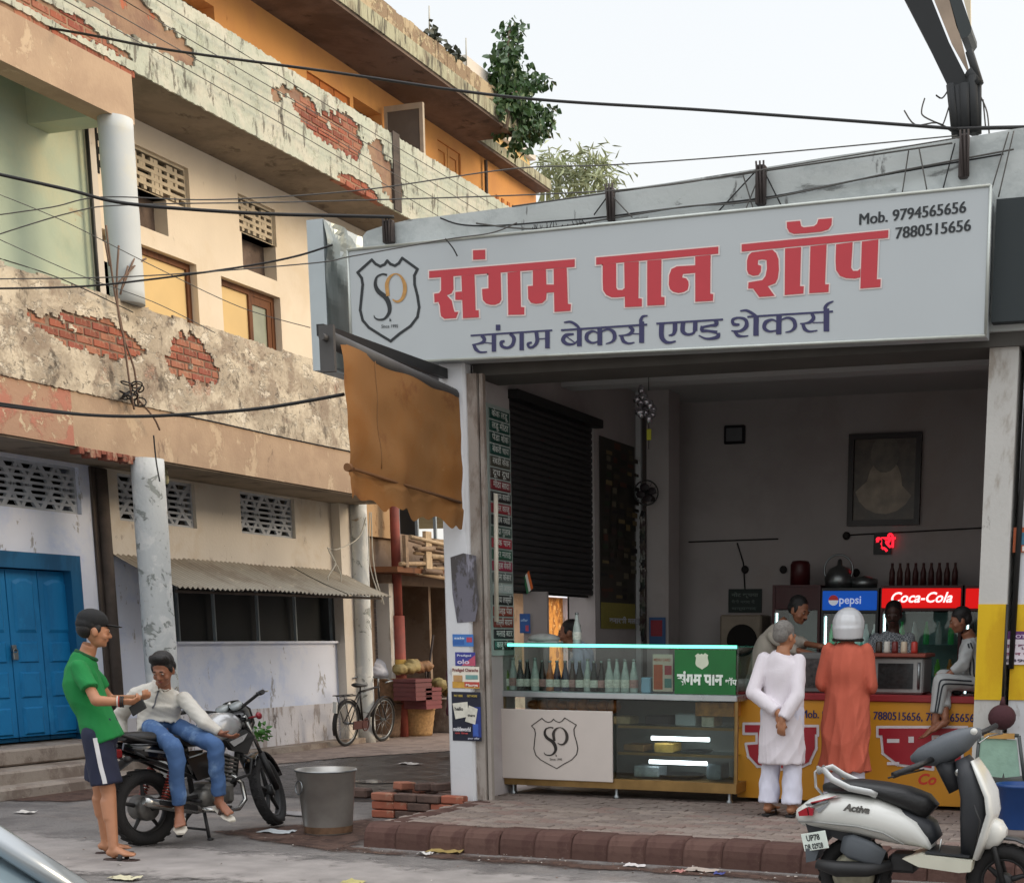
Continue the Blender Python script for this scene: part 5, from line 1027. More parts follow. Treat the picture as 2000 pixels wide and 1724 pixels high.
# ================================================================== fridges at the back wall
YF = 15.35
def fridge(u0, u1, vt, name, label, body, head, headtext, inner, tcol='#ffffff', hs=1.0):
    a, b = A(u0, vt, y=YF), A(u1, vt, y=YF); x0, x1, zt = a.x, b.x, a.z; H_ = zt-PZ; t = thing(name, label, 'fridge', ((x0+x1)/2, YF+.3, PZ)); e = .03
    w = MB(); w.box((x0, YF+.02, PZ), (x0+e, YF+.65, zt)); w.box((x1-e, YF+.02, PZ), (x1, YF+.65, zt)); w.box((x0+e, YF+.6, PZ), (x1-e, YF+.65, zt)); w.box((x0+e, YF+.02, zt-.02), (x1-e, YF+.6, zt)); w.box((x0+e, YF+.02, PZ), (x1-e, YF+.6, PZ+.25)); obj('cabinet', w, body, t)
    w = MB(); w.box((x0+e+.001, YF+.03, zt-.26), (x1-e-.001, YF+.05, zt-.021)); obj('header_back', w, body, t)
    if head:
        w = MB(); w.cbox((x0+.015, YF, zt-.235), (x1-.015, YF+.019, zt-.03), .008); h = obj('header', w, head, t)
        if headtext == 'script':
            w = text_mb('Coca-Cola', .15, (x0+.1, YF-.004, zt-.175), (1, 0, 0), (0, 0, 1), bold=.003, shear=.35); q = max(p[0] for p in w.v); f_ = (x1-x0-.2)/(q-x0-.1); w.v = [(x0+.1+(p[0]-x0-.1)*f_, p[1], p[2]) for p in w.v]; obj('lettering', w, mat('lit_white', '#ffffff', emit='#ffffff', estr=.9, var=0), h)
        elif headtext: 
            w = text_mb(headtext, .12, (x0+.2, YF-.004, zt-.165), (1, 0, 0), (0, 0, 1), bold=.002); obj('lettering', w, mat('lit_pale', '#dfe8ff', emit='#cfdcff', estr=.35, var=0), h)
            for k_, (c_, q0, q1) in enumerate((('#b03a3c', 0, PI), ('#dfe4ee', PI, 2*PI))):
                w = MB(); w.add([(x0+.14+.055*math.cos(q0+(q1-q0)*i/12), YF-.003, zt-.13+.055*math.sin(q0+(q1-q0)*i/12)) for i in range(13)], [tuple(range(13))]); obj('round_badge', w, mat('badge_%d' % k_, c_, emit=c_, estr=.3, var=0), h)
    w = MB(); w.box((x0+e, YF+.022, PZ+.26), (x1-e, YF+.03, zt-.27)); obj('glass_door', w, M_dglass, t)
    w = MB(); w.box((x0+e+.005, YF+.59, PZ+.26), (x1-e-.005, YF+.598, zt-.27)); obj('inner_lining', w, inner, t)
    w = MB(); w.box((x0+.035, YF+.06, PZ+.3), (x0+.05, YF+.08, zt-.3)); obj('lamp_strip', w, mat('fridge_lamp', '#cfe8e8', emit='#cdeef2', estr=7, var=0), t)
    n = 4
    for k in range(n):
        z = PZ+.3+k*(H_-.6)/n*1.02; w = MB(); w.box((x0+e+.004, YF+.08, z), (x1-e-.004, YF+.58, z+.012)); obj('wire_shelf', w, mat('shelf_wire', '#7fa0a0', rough=.4, metal=.3), t)
    return x0, x1, zt
Mmar = mat('maroon_fridge', '#4a1518', rough=.45, var=.1); Mredlit = mat('lit_red_header', '#d01818', emit='#e01414', estr=.75, var=0); Mblulit = mat('lit_blue_header', '#1650b0', emit='#1a5cc8', estr=.45, var=.3, scale=2); Mblk = mat('black_fridge', '#1a1b1e', rough=.4)
inn = mat('fridge_inside', '#6f8080', rough=.6); innl = mat('fridge_inside_painted_lit', '#a3bcbc', rough=.6)  # second lining is a paler copy with the lit look painted in
F = [fridge(1508, 1602, 1142, 'fridge', 'tall dark maroon fridge at the left end of the row of coolers', Mmar, None, None, inn),
     fridge(1604, 1716, 1148, 'fridge', 'drinks cooler with a glowing blue header', Mblk, Mblulit, 'pepsi', inn),
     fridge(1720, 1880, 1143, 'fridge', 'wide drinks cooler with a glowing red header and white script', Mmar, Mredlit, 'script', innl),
     fridge(1884, 1975, 1143, 'fridge', 'drinks cooler with a plain red glowing header, partly behind the pillar', Mmar, Mredlit, None, inn)]
x0, x1, zt = F[2]; k = 0
shelf_words = ['bottom', 'second', 'third', 'top']
for r, (cs, h) in enumerate((([('#24364a', 'dark blue'), ('#2a3f5a', 'navy')], .2), ([('#b08a78', 'pink'), ('#c9b5a4', 'cream')], .2), ([('#5aa33a', 'lime green'), ('#a8702c', 'orange')], .2), ([('#2f9a50', 'green'), ('#9aa3a0', 'clear')], .24))):
    z = PZ+.3+r*((zt-PZ)-.6)/4*1.02+.013
    for i in range(6):
        for s_, (xa, xb) in enumerate(((x0+.08, x1-.05),)):
            c, nm = cs[(i+r) % 2]; x = xa + (xb-xa)*i/5.6; w = MB(); w.lathe((x, YF+.18, z), [(0, 0), (.03, 0), (.032, .02), (.032, h*.55), (.014, h*.85), (.014, h), (0, h)], n=10)
            solo('drink_bottle', w, mat('drink_'+c[1:], c, rough=.25, emit=c, estr=.12, var=0), '%s bottle, %s shelf of the wide red cooler, %s' % (nm, shelf_words[r], ['leftmost', 'second from the left', 'third from the left', 'third from the right', 'second from the right', 'rightmost'][i]), 'bottle', 'drinks in the wide red cooler')  # bottles emit faintly, cooler light put into their material
x0, x1, zt = F[1]
for i in range(6):
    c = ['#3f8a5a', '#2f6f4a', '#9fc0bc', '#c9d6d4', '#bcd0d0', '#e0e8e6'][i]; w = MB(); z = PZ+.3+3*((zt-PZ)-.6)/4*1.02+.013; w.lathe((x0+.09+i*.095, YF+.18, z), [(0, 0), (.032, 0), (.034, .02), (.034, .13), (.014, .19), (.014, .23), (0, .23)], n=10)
    solo('drink_bottle', w, mat('drinkb_'+c[1:], c, rough=.25, emit=c, estr=.2, var=0), '%s bottle on the top shelf of the blue cooler, %s' % (['green', 'dark green', 'pale teal', 'pale grey', 'pale blue', 'white'][i], ['leftmost', 'second from the left', 'third from the left', 'third from the right', 'second from the right', 'rightmost'][i]), 'bottle', 'drinks in the blue cooler')  # these bottles also glow a little in place of lamp light
# on top of the coolers
for i in range(9):
    x = F[2][0] + .08 + i*.085; w = MB(); w.lathe((x, YF+.2, F[2][2]), [(0, 0), (.032, 0), (.032, .14), (.015, .2), (.015, .24), (0, .24)], n=9); solo('empty_bottle', w, mat('dusty_red', '#4a2422', rough=.5), 'dusty reddish bottle on top of the wide red cooler, ' + ['leftmost of nine', 'second from the left', 'third from the left', 'fourth from the left', 'middle one of nine', 'fourth from the right', 'third from the right', 'second from the right', 'rightmost of nine'][i], 'bottle', 'bottles on top of the wide red cooler')
w = MB(); w.lathe((F[0][1]-.28, YF+.2, F[0][2]), [(0, 0), (.11, 0), (.11, .22), (.09, .26), (0, .27)]); solo('tin', w, Mmar, 'dark round tin on top of the maroon fridge', 'tin')
w = MB(); w.lathe((F[1][0]+.14, YF+.25, F[1][2]-.03), [(0, 0), (.15, .02), (.17, .14), (.12, .24), (.03, .28), (.02, .34), (0, .35)]); w.torus((F[1][0]+.14, YF+.2, F[1][2]+.2), (0, 1, 0), .16, .012); solo('kettle', w, M_steel, 'steel kettle with a loop handle on top of the blue cooler', 'kettle')
w = MB(); w.lathe((F[1][0]+.42, YF+.25, F[1][2]), [(0, 0), (.14, .0), (.15, .1), (0, .14)]); solo('pot', w, M_steel, 'low steel pot on top of the blue cooler', 'pot')
# back wall
PF = thing('picture_frame', 'large dark framed portrait high on the back wall', 'picture', tuple(A(1728, 1025, y=16.06))); a, b = A(1655, 1027, y=16.07), A(1802, 843, y=16.07)
w = MB(); t = .06
w.box((a.x, 16.03, a.z), (a.x+t, 16.099, b.z)); w.box((b.x-t, 16.03, a.z), (b.x, 16.099, b.z)); w.box((a.x+t, 16.03, a.z), (b.x-t, 16.099, a.z+t)); w.box((a.x+t, 16.03, b.z-t), (b.x-t, 16.099, b.z)); obj('frame', w, mat('dark_frame', '#241a1a', rough=.4), PF)
w = MB(); w.box((a.x+t, 16.07, a.z+t), (b.x-t, 16.09, b.z-t)); pc = obj('print', w, mat('old_print', '#5d5248', rough=.35, var=.55, scale=7), PF)
cx = (a.x+b.x)/2; w = MB(); w.add([(cx+.33*math.cos(t_)*(1 if math.sin(t_) < 0 else .6), 16.068, a.z+.42+.3*math.sin(t_)) for t_ in np.linspace(0, 2*PI, 18)[:-1]], [tuple(range(17))]); obj('painted_shape', w, mat('print_pale', '#a59684', rough=.4, var=.5, scale=6), pc)
w = MB(); w.add([(cx+.16*math.cos(t_), 16.066, a.z+.76+.2*math.sin(t_)) for t_ in np.linspace(0, 2*PI, 18)[:-1]], [tuple(range(17))]); obj('painted_shape', w, mat('print_mid', '#6e655a', rough=.4, var=.5, scale=6), pc)
LS = thing('lit_sign', 'small black plaque with a glowing red symbol below the portrait', 'sign', tuple(A(1722, 1080, y=16.05))); a, b = A(1706, 1082, y=16.05), A(1741, 1040, y=16.05)
w = MB(); w.box((a.x, 16.04, a.z), (b.x, 16.09, b.z)); obj('plaque', w, M_blackm, LS); cx, cz = (a.x+b.x)/2, (a.z+b.z)/2
w = text_mb('श्री', .16, (cx-.075, 16.035, cz-.04), (1, 0, 0), (0, 0, 1), bold=.008); obj('glowing_symbol', w, mat('red_glow', '#ff2030', emit='#ff2438', estr=1.4, var=0), LS)
w = MB(); a, b = A(1415, 868, y=16.08), A(1456, 830, y=16.08); w.cbox((a.x, 16.05, a.z), (b.x, 16.099, b.z), .01, 0); w.box((a.x+.03, 16.045, a.z+.03), (b.x-.03, 16.05, b.z-.03), 1); solo('clock', w, [mat('clock_frame', '#15151c', rough=.3), mat('clock_face', '#6b6d70', rough=.4)], 'small square wall clock high on the back wall', 'clock')
poster('notice_board', (1424, 1150), (1488, 1196), 16.09, '#1e2a26', 'dark green notice board above the oven niche', [('t', .1, .68, .2, .8, 'नोट कृपया', '#6a7670'), ('t', .1, .4, .16, .7, 'पैसे नगद दें', '#5a6660'), ('t', .1, .12, .16, .75, 'धन्यवाद', '#5a6660')], cat='notice', th=.02)
w = MB(); a, b = A(1405, 1300, y=15.7), A(1487, 1200, y=15.7); w.cbox((a.x, 15.7, PZ), (b.x, 16.09, b.z), .02); OVN = thing('tiled_oven', 'beige tiled oven niche with a round black mouth at the back wall', 'oven', ((a.x+b.x)/2, 15.9, PZ)); obj('body', w, mat('beige_tile', '#8d8172', rough=.6, var=.2), OVN)
c = A(1449, 1250, y=15.69); w = MB(); w.lathe((c.x, 15.695, c.z), [(0, .0), (.16, .0), (.18, .01)], ax=(0, -1, 0), n=28); w.loft([(c.x, 15.693, c.z), (c.x, 15.685, c.z)], [.165, .165], n=28, side=(1, 0, 0)); obj('mouth', w, M_dark, OVN)
w = MB()
for a_, b_ in (((1345, 1058), (1520, 1052)), ((1650, 1045), (1930, 1030)), ((1455, 1150), (1452, 1100)), ((1452, 1100), (1440, 1060))): w.cyl(A(*a_, y=16.08), A(*b_, y=16.08), .008, n=6)
for u, v in ((1455, 1112), (1672, 1118), (1653, 1046), (1530, 1112)): c = A(u, v, y=16.07); w.ell(c, (.045, .03, .045))
solo('wall_wiring', w, mat('old_wire', '#221e1e', rough=.8), 'dark electric wires and lamp holders pinned along the back wall', 'wiring')
FN = thing('wall_fan', 'dark wall fan on the inner pillar', 'fan', tuple(A(1262, 965, y=15.0))); c = A(1262, 962, y=15.0)
w = MB(); w.torus(c, (.3, -1, 0), .13, .008, n=28)
for i in range(12): d_ = V(math.cos(i*PI/6), .3*math.cos(i*PI/6), math.sin(i*PI/6)); w.cyl(c, c + d_*.13, .003, n=4)
obj('cage', w, M_blackm, FN); w = MB()
for i in range(4): d_ = V(math.cos(i*PI/2+.3), .3*math.cos(i*PI/2+.3), math.sin(i*PI/2+.3)); w.ell(c + d_*.06, (.055, .01, .04))
obj('blades', w, mat('fan_blade', '#2c2428', rough=.5), FN); w = MB(); w.cyl(c, c + V(0, .2, -.05), .03); obj('mount', w, M_blackm, FN)
# hanging ornament
OR = thing('hanging_ornament', 'cluster of silver foil balloons with a small yellow tag hanging from the ceiling', 'ornament', tuple(A(1267, 780, y=13.))); c = A(1267, 785, y=13.0); w = MB()
for i in range(16):
    d_ = V(rng.normal(), rng.normal(), rng.normal()).normalized(); w.ell(c + V(d_.x*.11, d_.y*.1, d_.z*.15), (.05, .04, .034), M=Matrix.Rotation(i, 3, 'Y'), n=7, k=5)
obj('foil_balls', w, mat('foil_silver', '#b9b7be', rough=.2, metal=.8, var=.4, scale=30), OR)
w = MB(); w.cyl(c + V(0, 0, .1), (c.x, c.y, 4.24), .004); w.cyl(c - V(0, 0, .12), c - V(0, 0, .42), .004); obj('string', w, M_blackm, OR); w = MB(); w.cbox(c + V(-.02, -.01, -.34), c + V(.025, .01, -.24), .005); obj('tag', w, mat('yellow_tag', '#a8a832'), OR)
# flag and poster by the side opening
FL = thing('flag', 'small orange white and green flag hanging beside the shutter', 'flag', tuple(A(1030, 1155, y=12.45)))
P4 = [A(1022, 1128, y=12.45), A(1033, 1114, y=12.45), A(1041, 1148, y=12.45), A(1029, 1160, y=12.45)]
for k, (c_, t0, t1) in enumerate((('#2f6a44', 0, .33), ('#d9d5cc', .33, .66), ('#d0642c', .66, 1))):
    w = MB(); q = [P4[0].lerp(P4[1], t0), P4[0].lerp(P4[1], t1), P4[3].lerp(P4[2], t1), P4[3].lerp(P4[2], t0)]; w.prism(q, (0, .004, 0)); obj('stripe', w, mat('flag_'+c_[1:], c_, rough=.8), FL)
poster('poster', (1015, 1198), (1036, 1236), 12.6, '#27508f', 'blue poster with a red spot behind the glass case by the side opening', [('r', .55, .1, .85, .4, '#b04458'), ('t', .1, .6, .2, .7, 'offer', '#8fa8cc')])
poster('poster', (1268, 1205), (1300, 1262), 15.18, '#3c5a86', 'blue and red poster on the foot of the inner pillar', [('r', .1, .35, .8, .9, '#93303c')])
w = MB(); w.box((-6.12, 12.62, PZ), (-5.87, 12.66, 2.04)); solo('side_board', w, mat('pinkish_board', '#8f8583', rough=.8, var=.1, scale=2), 'pinkish grey board standing in the side opening under the shutter', 'board')
# strip of stacked goods on the inner pillar edge
ST_ = thing('hanging_packets', 'dark strip of hanging snack packets beside the inner pillar', 'packets', tuple(A(1262, 1250, y=15.1)))
for i in range(26):
    c = A(1255 + 5*noise.noise(V(i, 0, 0)), 1005 + i*9.5, y=15.1); w = MB(); w.cbox((-.03, -.012, -.05), (.03, .012, .04), .006, M=Matrix.Translation(c) @ Matrix.Rotation(rng.normal()*.5, 4, 'Z') @ Matrix.Rotation(rng.normal()*.2, 4, 'Y')); obj('packet', w, mat('packet_dk%d' % (i % 5), ['#2b2a2c', '#4a4238', '#3a2c2c', '#5c5a52', '#333c34'][i % 5], rough=.35), ST_)

# ================================================================== chair, bin and dust mop right of the shop
w = MB(); c = A(1957, 1400, y=11.4); CB = thing('hanging_bag', 'maroon cloth bag hanging from a cord by the right wall', 'bag', tuple(c)); w.ell(c, (.11, .08, .1)); w.cyl(c + V(0, 0, .08), c + V(0, 0, .16), .03, .01); obj('bag', w, mat('maroon_cloth', '#46262b', rough=.9, bump=.3), CB)
w = MB(); w.cyl(c + V(0, 0, .1), A(1968, 1180, y=11.45), .012, n=6); obj('cord', w, M_blackm, CB)
CH = thing('chair', 'metal chair with a pale green cover hanging over its back', 'chair', (-1.35, 10.9, PZ)); yk = 10.9
P_ = lambda u, v: A(u, v, y=yk)
w = MB(); g0 = [(1915, 1440), (1985, 1445), (1992, 1515), (1962, 1518), (1960, 1508), (1957, 1518), (1930, 1515), (1928, 1500), (1925, 1512), (1908, 1508)]; w.prism([P_(*q) for q in g0], (0, .02, 0)); obj('cover', w, mat('pale_green_cloth', '#8fae9b', rough=.9, var=.12, scale=14, bump=.3), CH)
w = MB(); w.cyl(P_(1903, 1540), P_(1913, 1432), .014); w.cyl(P_(1913, 1432), P_(1990, 1436), .014); w.cyl(P_(1990, 1436), P_(2003, 1540), .014); w.box(P_(1912, 1534) + V(0, -.02, 0), P_(2010, 1524) + V(0, .4, 0)); obj('frame', w, mat('chair_frame', '#3c4140', rough=.5), CH)
w = MB(); w.box(P_(1922, 1441) + V(0, -.015, 0), P_(1982, 1432) + V(0, .03, 0)); obj('top_rail', w, mat('rail_ochre', '#b58a4a', rough=.7), CH)
for u in (1908, 2003): w = MB(); q = P_(u, 1530); w.cyl(q, (q.x, q.y, PZ), .014); w.cyl(q + V(0, .4, 0), (q.x, q.y+.4, PZ), .014); obj('leg', w, mat('chair_frame', '#3c4140'), CH)
BN = thing('blue_bin', 'blue plastic bin on a grey base under the chair at the right edge', 'bin', (-1.1, 10.6, PZ)); c = A(1985, 1640, y=10.6)
w = MB(); w.lathe((c.x, 10.7, PZ+.07), [(.14, 0), (.17, .3), (.185, .31), (.185, .33), (.165, .33), (.13, .02), (0, .02)]); obj('body', w, mat('blue_plastic', '#173f78', rough=.4), BN)
w = MB(); w.lathe((c.x, 10.7, PZ), [(0, 0), (.2, 0), (.21, .04), (.17, .068), (0, .069)]); obj('base', w, mat('grey_base', '#6a5f59', rough=.8), BN)

# ================================================================== steel bucket
BK = thing('steel_bin', 'tapering stainless steel bin with a ring handle standing on the road', 'bin', (-6.7, 10.05, 0)); cx, cy = -6.73, 10.1
w = MB(); w.lathe((cx, cy, 0), [(0, .012), (.185, .01), (.19, .0), (.195, .02), (.24, .52), (.25, .525), (.25, .54), (.235, .538), (.19, .03), (0, .03)], n=40); M_ss = mat('scuffed_stainless', '#a9a7a2', rough=.36, metal=.6, var=.25, scale=4, bump=.05, bscale=12); obj('body', w, M_ss, BK)
w = MB(); w.torus((cx-.12, cy-.215, .4), (.45, .85, -.1), .055, .006, n=24, k=6); obj('ring_handle', w, M_steel, BK); w = MB(); w.torus((cx, cy, .53), (0, 0, 1), .246, .008, n=40, k=6); obj('rim', w, M_steel, BK)
w = MB(); w.lathe((cx, cy, .02), [(.197, 0), (.203, .055)], n=40); obj('rusty_foot', w, mat('rust_band', '#6d523c', rough=.7, var=.5, scale=14), BK)

# ================================================================== lane behind: next building, baskets, bicycle
NB = thing('lane_building', 'shabby building down the lane with a bamboo propped balcony and open shop fronts', 'building', (-12.3, 23, 0)); X2 = -12.2
def Rn(u0, v0, u1, v1): a, b = A(u0, v0, x=X2), A(u1, v1, x=X2); return [a.y, b.y, b.z, a.z]
h1 = Rn(776, 1150, 878, 1420); h1 = [A(768, 1200, x=X2).y, A(838, 1200, x=X2).y, .5, 2.4]; h4 = [A(842, 1200, x=X2).y, 22.25, .3, 2.4]; h0 = [A(731, 1200, x=X2).y, A(752, 1200, x=X2).y, .3, 2.3, .1]; h2 = [A(768, 1000, x=X2).y, 24.5, 3.2, 4.2]; h3 = [22.3, 24.6, .0, 2.35]
M_nb = layered('lane_wall', '#8a7868', [('#75624f', 2, .45, .6, (1, 1, 1), .8), ('#6b5a4d', 5, .6, .68, (1, 1, .5), .8)], bump=.4)
w = MB(); holed(w, 0, X2, 19.3, 26, -.05, 5.5, [h0, h1, h2, h3, h4], depth=1.2); obj('wall', w, M_nb, NB)
w = MB(); w.box((-16, 19.3, -.05), (-14.9, 26, 4.45)); obj('inside', w, mat('dim_inside', '#4b4742', rough=.9), NB)
w = MB(); w.box((-12.2, 19.3, 5.5), (-16, 26, 5.6)); obj('roof', w, M_nb, NB)
w = MB(); n_ = 22
for i in range(n_): z_ = .3 + i*2.0/n_; w.cbox((-12.28, h0[0], z_), (-12.26, h0[1], z_+2.0/n_-.01), .006)
obj('shutter', w, mat('brown_shutter', '#5f504a', rough=.6), NB)
w = MB(); a, b = A(755, 1180, x=-12.), A(770, 1330, x=-12.); w.box((-12.19, a.y, 0), (-11.95, b.y, 2.4)); obj('post', w, M_pillar, NB)
w = MB(); z0_ = 2.55; w.box((-12.2, 19.4, z0_), (-11.5, 26, z0_+.08)); obj('balcony_deck', w, M_wood, NB)
BM = [mat('bamboo_%d' % i, c, rough=.8, var=.3, scale=12) for i, c in enumerate(['#9c8467', '#86705a', '#b09a7c', '#6f5a48'])]
for i in range(64):
    y_ = 19.4 + rng.random()*3.2; z_ = z0_ - .03 + rng.random()*.58; L__ = .5 + rng.random()*1.1; dz = rng.normal()*.06; w = MB(); w.cyl((-11.5 + rng.normal()*.03, y_, z_), (-11.48 + rng.normal()*.03, y_+L__, z_+dz), .022 + .02*rng.random(), n=6); obj('rail_pole', w, BM[i % 4], NB)
for i in range(8):
    y_ = 19.6 + i*.62; w = MB(); w.box((-11.52, y_, z0_+.08), (-11.46, y_+.08 + .1*(i % 3), z0_+.55 + .1*(i % 2))); obj('board', w, BM[(i+1) % 4], NB)
for i in range(5):
    y_ = h2[0] + .1 + i*.6; w = MB(); w.box((-12.22, y_, 3.15), (-12.17, y_+.04, 4.3)); obj('window_bar', w, mat('pale_bar', '#8f9aa0'), NB)
w = MB(); w.box((-12.19, 19.3, 3.1), (-12.13, h2[0], 4.4)); obj('cracked_panel', w, layered('cracked_brown_panel', '#b0926f', [('#7a5c40', 6, .55, .62, (1, 1, .4), .8)], bump=.4), NB)
w = MB(); w.box((-12.2, 21.2, .02), (-11.3, 24, .55)); w.box((-11.3, 21.5, .02), (-11.0, 23.5, .22)); obj('shop_step', w, M_stone, NB)
# farther building across the opening
FB = thing('white_lane_house', 'white house seen through the side opening with an orange curtained door', 'house', (-12.3, 28, 0)); w = MB(); a, b = A(1068, 1165, x=-12.2), A(1118, 1165, x=-12.2)
holed(w, 0, -12.2, 26.1, 60, -.05, 6, [[a.y, b.y, 0, a.z, .3]]); w.box((-14, 26.1, 6), (-12.2, 60, 6.1)); obj('wall', w, M_whitewash, FB)
w = MB(); w.box((-12.49, a.y, 0), (-12.42, b.y, a.z)); obj('door_curtain', w, layered('orange_print', '#cf9048', [('#8a5a30', 5, .5, .58, (1, 1, .6), .9), ('#e6bd7c', 7, .58, .62, (1, 1, 1), .9)], bump=.1), FB)
w = MB(); w.box((-12.199, b.y, 0), (-12.1, b.y+.3, a.z+.1)); obj('door_jamb', w, mat('blue_grey_jamb', '#8d93b0'), FB)
# lane fronts closing the view
EB = thing('lane_end_house', 'pale house closing the far end of the lane', 'house', (-9, 62, 0)); w = MB(); holed(w, 1, 60, -16, -2, -.05, 7, [[-11, -9.8, 0, 2.2], [-8.5, -7.2, .9, 2.2]]); w.box((-16, 60.4, 0), (-2, 66, 7)); obj('wall', w, M_cream, EB)
YB = thing('tall_yellow_house', 'tall cream yellow house rising behind the corner building', 'house', (-13, 28, 0)); w = MB(); w.box((-19, 26.6, 4), (-14.2, 30, 11.6)); obj('wall', w, layered('cream_yellow', '#d8bd86', [('#c9a870', 1, .5, .66, (1, 1, 1), .7)], bump=.2), YB)
w = MB(); w.box((-19.1, 26.5, 11.6), (-14.1, 30.1, 11.7)); obj('roof_edge', w, M_lowcream, YB)
PL = thing('red_pole', 'rust red iron pole standing in front of the lane shops', 'pole', tuple(A(785, 1436, z=0))); b = A(787, 1436, z=0); b.x += .35; b.y = 19.6; b = V(-11.55, 19.7, 0); b = A(786, 1438, z=.01)
w = MB(); w.cyl(b, b + V(0, 0, 1.9), .1, n=14); w.cyl(b + V(0, 0, 1.9), b + V(0, 0, 4.2), .075, n=14); obj('shaft', w, mat('rust_red_paint', '#7f3b30', rough=.7, var=.35, scale=5), PL)
w = MB(); w.cyl(b + V(0, 0, 1.0), b + V(0, 0, 1.22), .103, n=14); obj('paper_band', w, mat('ochre_paper', '#a8843a', rough=.8, var=.3), PL)
def basket(x, y, z, r0, r1, h, label, c, flip=False):
    w = MB(); pr = [(0, 0), (r0, 0)]
    for i in range(1, 9): pr.append((r0+(r1-r0)*i/8 + (.006 if i % 2 else 0), h*i/8))
    pr += [(r1+.015, h), (r1+.015, h+.03), (r1-.02, h+.02), (r0-.02, .03), (0, .03)]
    w.lathe((x, y, z), pr, n=28); solo('basket', w, mat('basket_'+c[1:], c, rough=.9, var=.35, scale=24, bump=.8, bscale=90), label, 'basket', 'wicker baskets by the pole')
p = A(812, 1434, z=.01); basket(p.x+.1, p.y-.15, 0.012, .25, .31, .42, 'tall pale wicker basket on the ground right of the red pole', '#a8855a')
basket(p.x+.1, p.y-.15, .47, .29, .32, .14, 'flat brown wicker basket stacked on the tall pale one', '#8a6347'); basket(p.x+.05, p.y-.1, .64, .27, .31, .12, 'upper brown wicker basket of the stack by the pole', '#7c5940')
p = A(757, 1436, z=.01); basket(p.x+.05, p.y-.2, .02, .3, .34, .5, 'large grey brown basket on the ground left of the red pole', '#6f5a4a'); basket(p.x+.05, p.y-.2, .55, .33, .4, .36, 'broad brown basket on top, left of the red pole', '#86684e')
w = MB(); c = V(p.x+.05, p.y-.2, .98)
for i in range(6): w.ell(c + V(rng.normal()*.1, rng.normal()*.1, .03+.06*(i % 3)), (.2, .17, .12), n=10, k=6)
remeshed('white_sack', w, .03, mat('white_sack', '#c9cbd2', rough=.8, var=.08), None, 3, .02); o = bpy.context.scene.objects['white_sack']; tag(o, 'crumpled white plastic sack on top of the broad basket', 'sack')
for i, (u, v, c_, lb) in enumerate(((806, 1345, '#5f2a2c', 'upper dark red plastic crate stacked behind the pole'), (826, 1362, '#6b2c30', 'lower dark red plastic crate stacked behind the pole'))):
    q = A(u, v, x=-11.6); w = MB(); L2 = .5
    for s_ in range(5): w.box((q.x-.2, q.y-.25, q.z-.17+s_*.07), (q.x+.2, q.y+.25, q.z-.17+s_*.07+.05))
    w.box((q.x-.19, q.y-.24, q.z-.17), (q.x+.19, q.y+.24, q.z+.1)); solo('crate', w, mat('crate_'+c_[1:], c_, rough=.5), lb, 'crate')
for i in range(5):
    q = A([798, 812, 850, 862, 873][i], [1305, 1300, 1335, 1345, 1350][i], x=-11.75); w = MB()
    for k in range(4): w.ell(q + V(rng.normal()*.05, rng.normal()*.12, rng.normal()*.04), (.12, .15, .09), n=8, k=5)
    o = remeshed('bag', w, .03, mat('bag_%d' % (i % 2), ['#85764a', '#84603f'][i % 2], rough=.7, var=.3, scale=12), None, 2, .015); tag(o, ['crumpled yellow bag on the crates, left one', 'crumpled orange bag on the crates, right one', 'yellow bag on the lane shop step, left of the three', 'orange bag in the middle of the lane shop step', 'yellow bag on the lane shop step nearest the pillar'][i], 'bag')
w = MB(); w.cyl(A(835, 1330, x=-11.9), A(846, 1240, x=-11.95), .02); w.cyl(A(829, 1290, x=-11.9), A(835, 1345, x=-11.85), .015); solo('broom_handles', w, mat('dark_stick', '#2e2320'), 'dark broom handles leaning against the lane shop wall', 'broom')
w = MB(); q = A(875, 1330, z=.9)
# bicycle leaning by the wall, seen side on
BC = thing('bicycle', 'old black bicycle with rear rack and upright handlebar leaning by the wall', 'bicycle', (0, 0, 0))
def wheel(t, cx, cz, r, nm='wheel'):
    w = MB(); w.torus((cx, 0, cz), (0, 1, 0), r-.018, .019, n=40, k=8); T = obj(nm, w, mat('tyre_black', '#1b1a1a', rough=.8), t)
    w = MB(); w.torus((cx, 0, cz), (0, 1, 0), r-.045, .009, n=40, k=6); w.cyl((cx, -.04, cz), (cx, .04, cz), .02); obj('rim', w, M_steel, T)
    w = MB()
    for i in range(16): a_ = i*PI/8; w.cyl((cx, .03*(-1)**i, cz), (cx+(r-.05)*math.cos(a_), 0, cz+(r-.05)*math.sin(a_)), .0028, n=4)
    obj('spokes', w, M_steel, T)
R_ = .335; wheel(BC, -.53, R_, R_); wheel(BC, .53, R_, R_)
w = MB(); bb = V(-.08, 0, .3); st = V(-.2, 0, .78); hd = V(.33, 0, .84); hb = V(.37, 0, .66); ra = V(-.53, 0, R_); fa = V(.53, 0, R_)
for a_, b_ in ((bb, st), (st, hd), (bb, hb), (hd, hb)): w.cyl(a_, b_, .016, n=8)
for s_ in (-.05, .05):
    for a_, b_ in ((bb, ra), (st, ra), (hb, fa)): w.cyl(a_ + V(0, s_*.3, 0), b_ + V(0, s_, 0), .009, n=6)
obj('frame', w, mat('bike_black', '#1d1a1a', rough=.4), BC)
w = MB(); w.cap(st + V(-.12, 0, .1), st + V(.13, 0, .09), .075, .03, f=.45, side=(0, 1, 0)); w.cyl(st, st + V(0, 0, .08), .012); obj('saddle', w, M_blackm, BC)
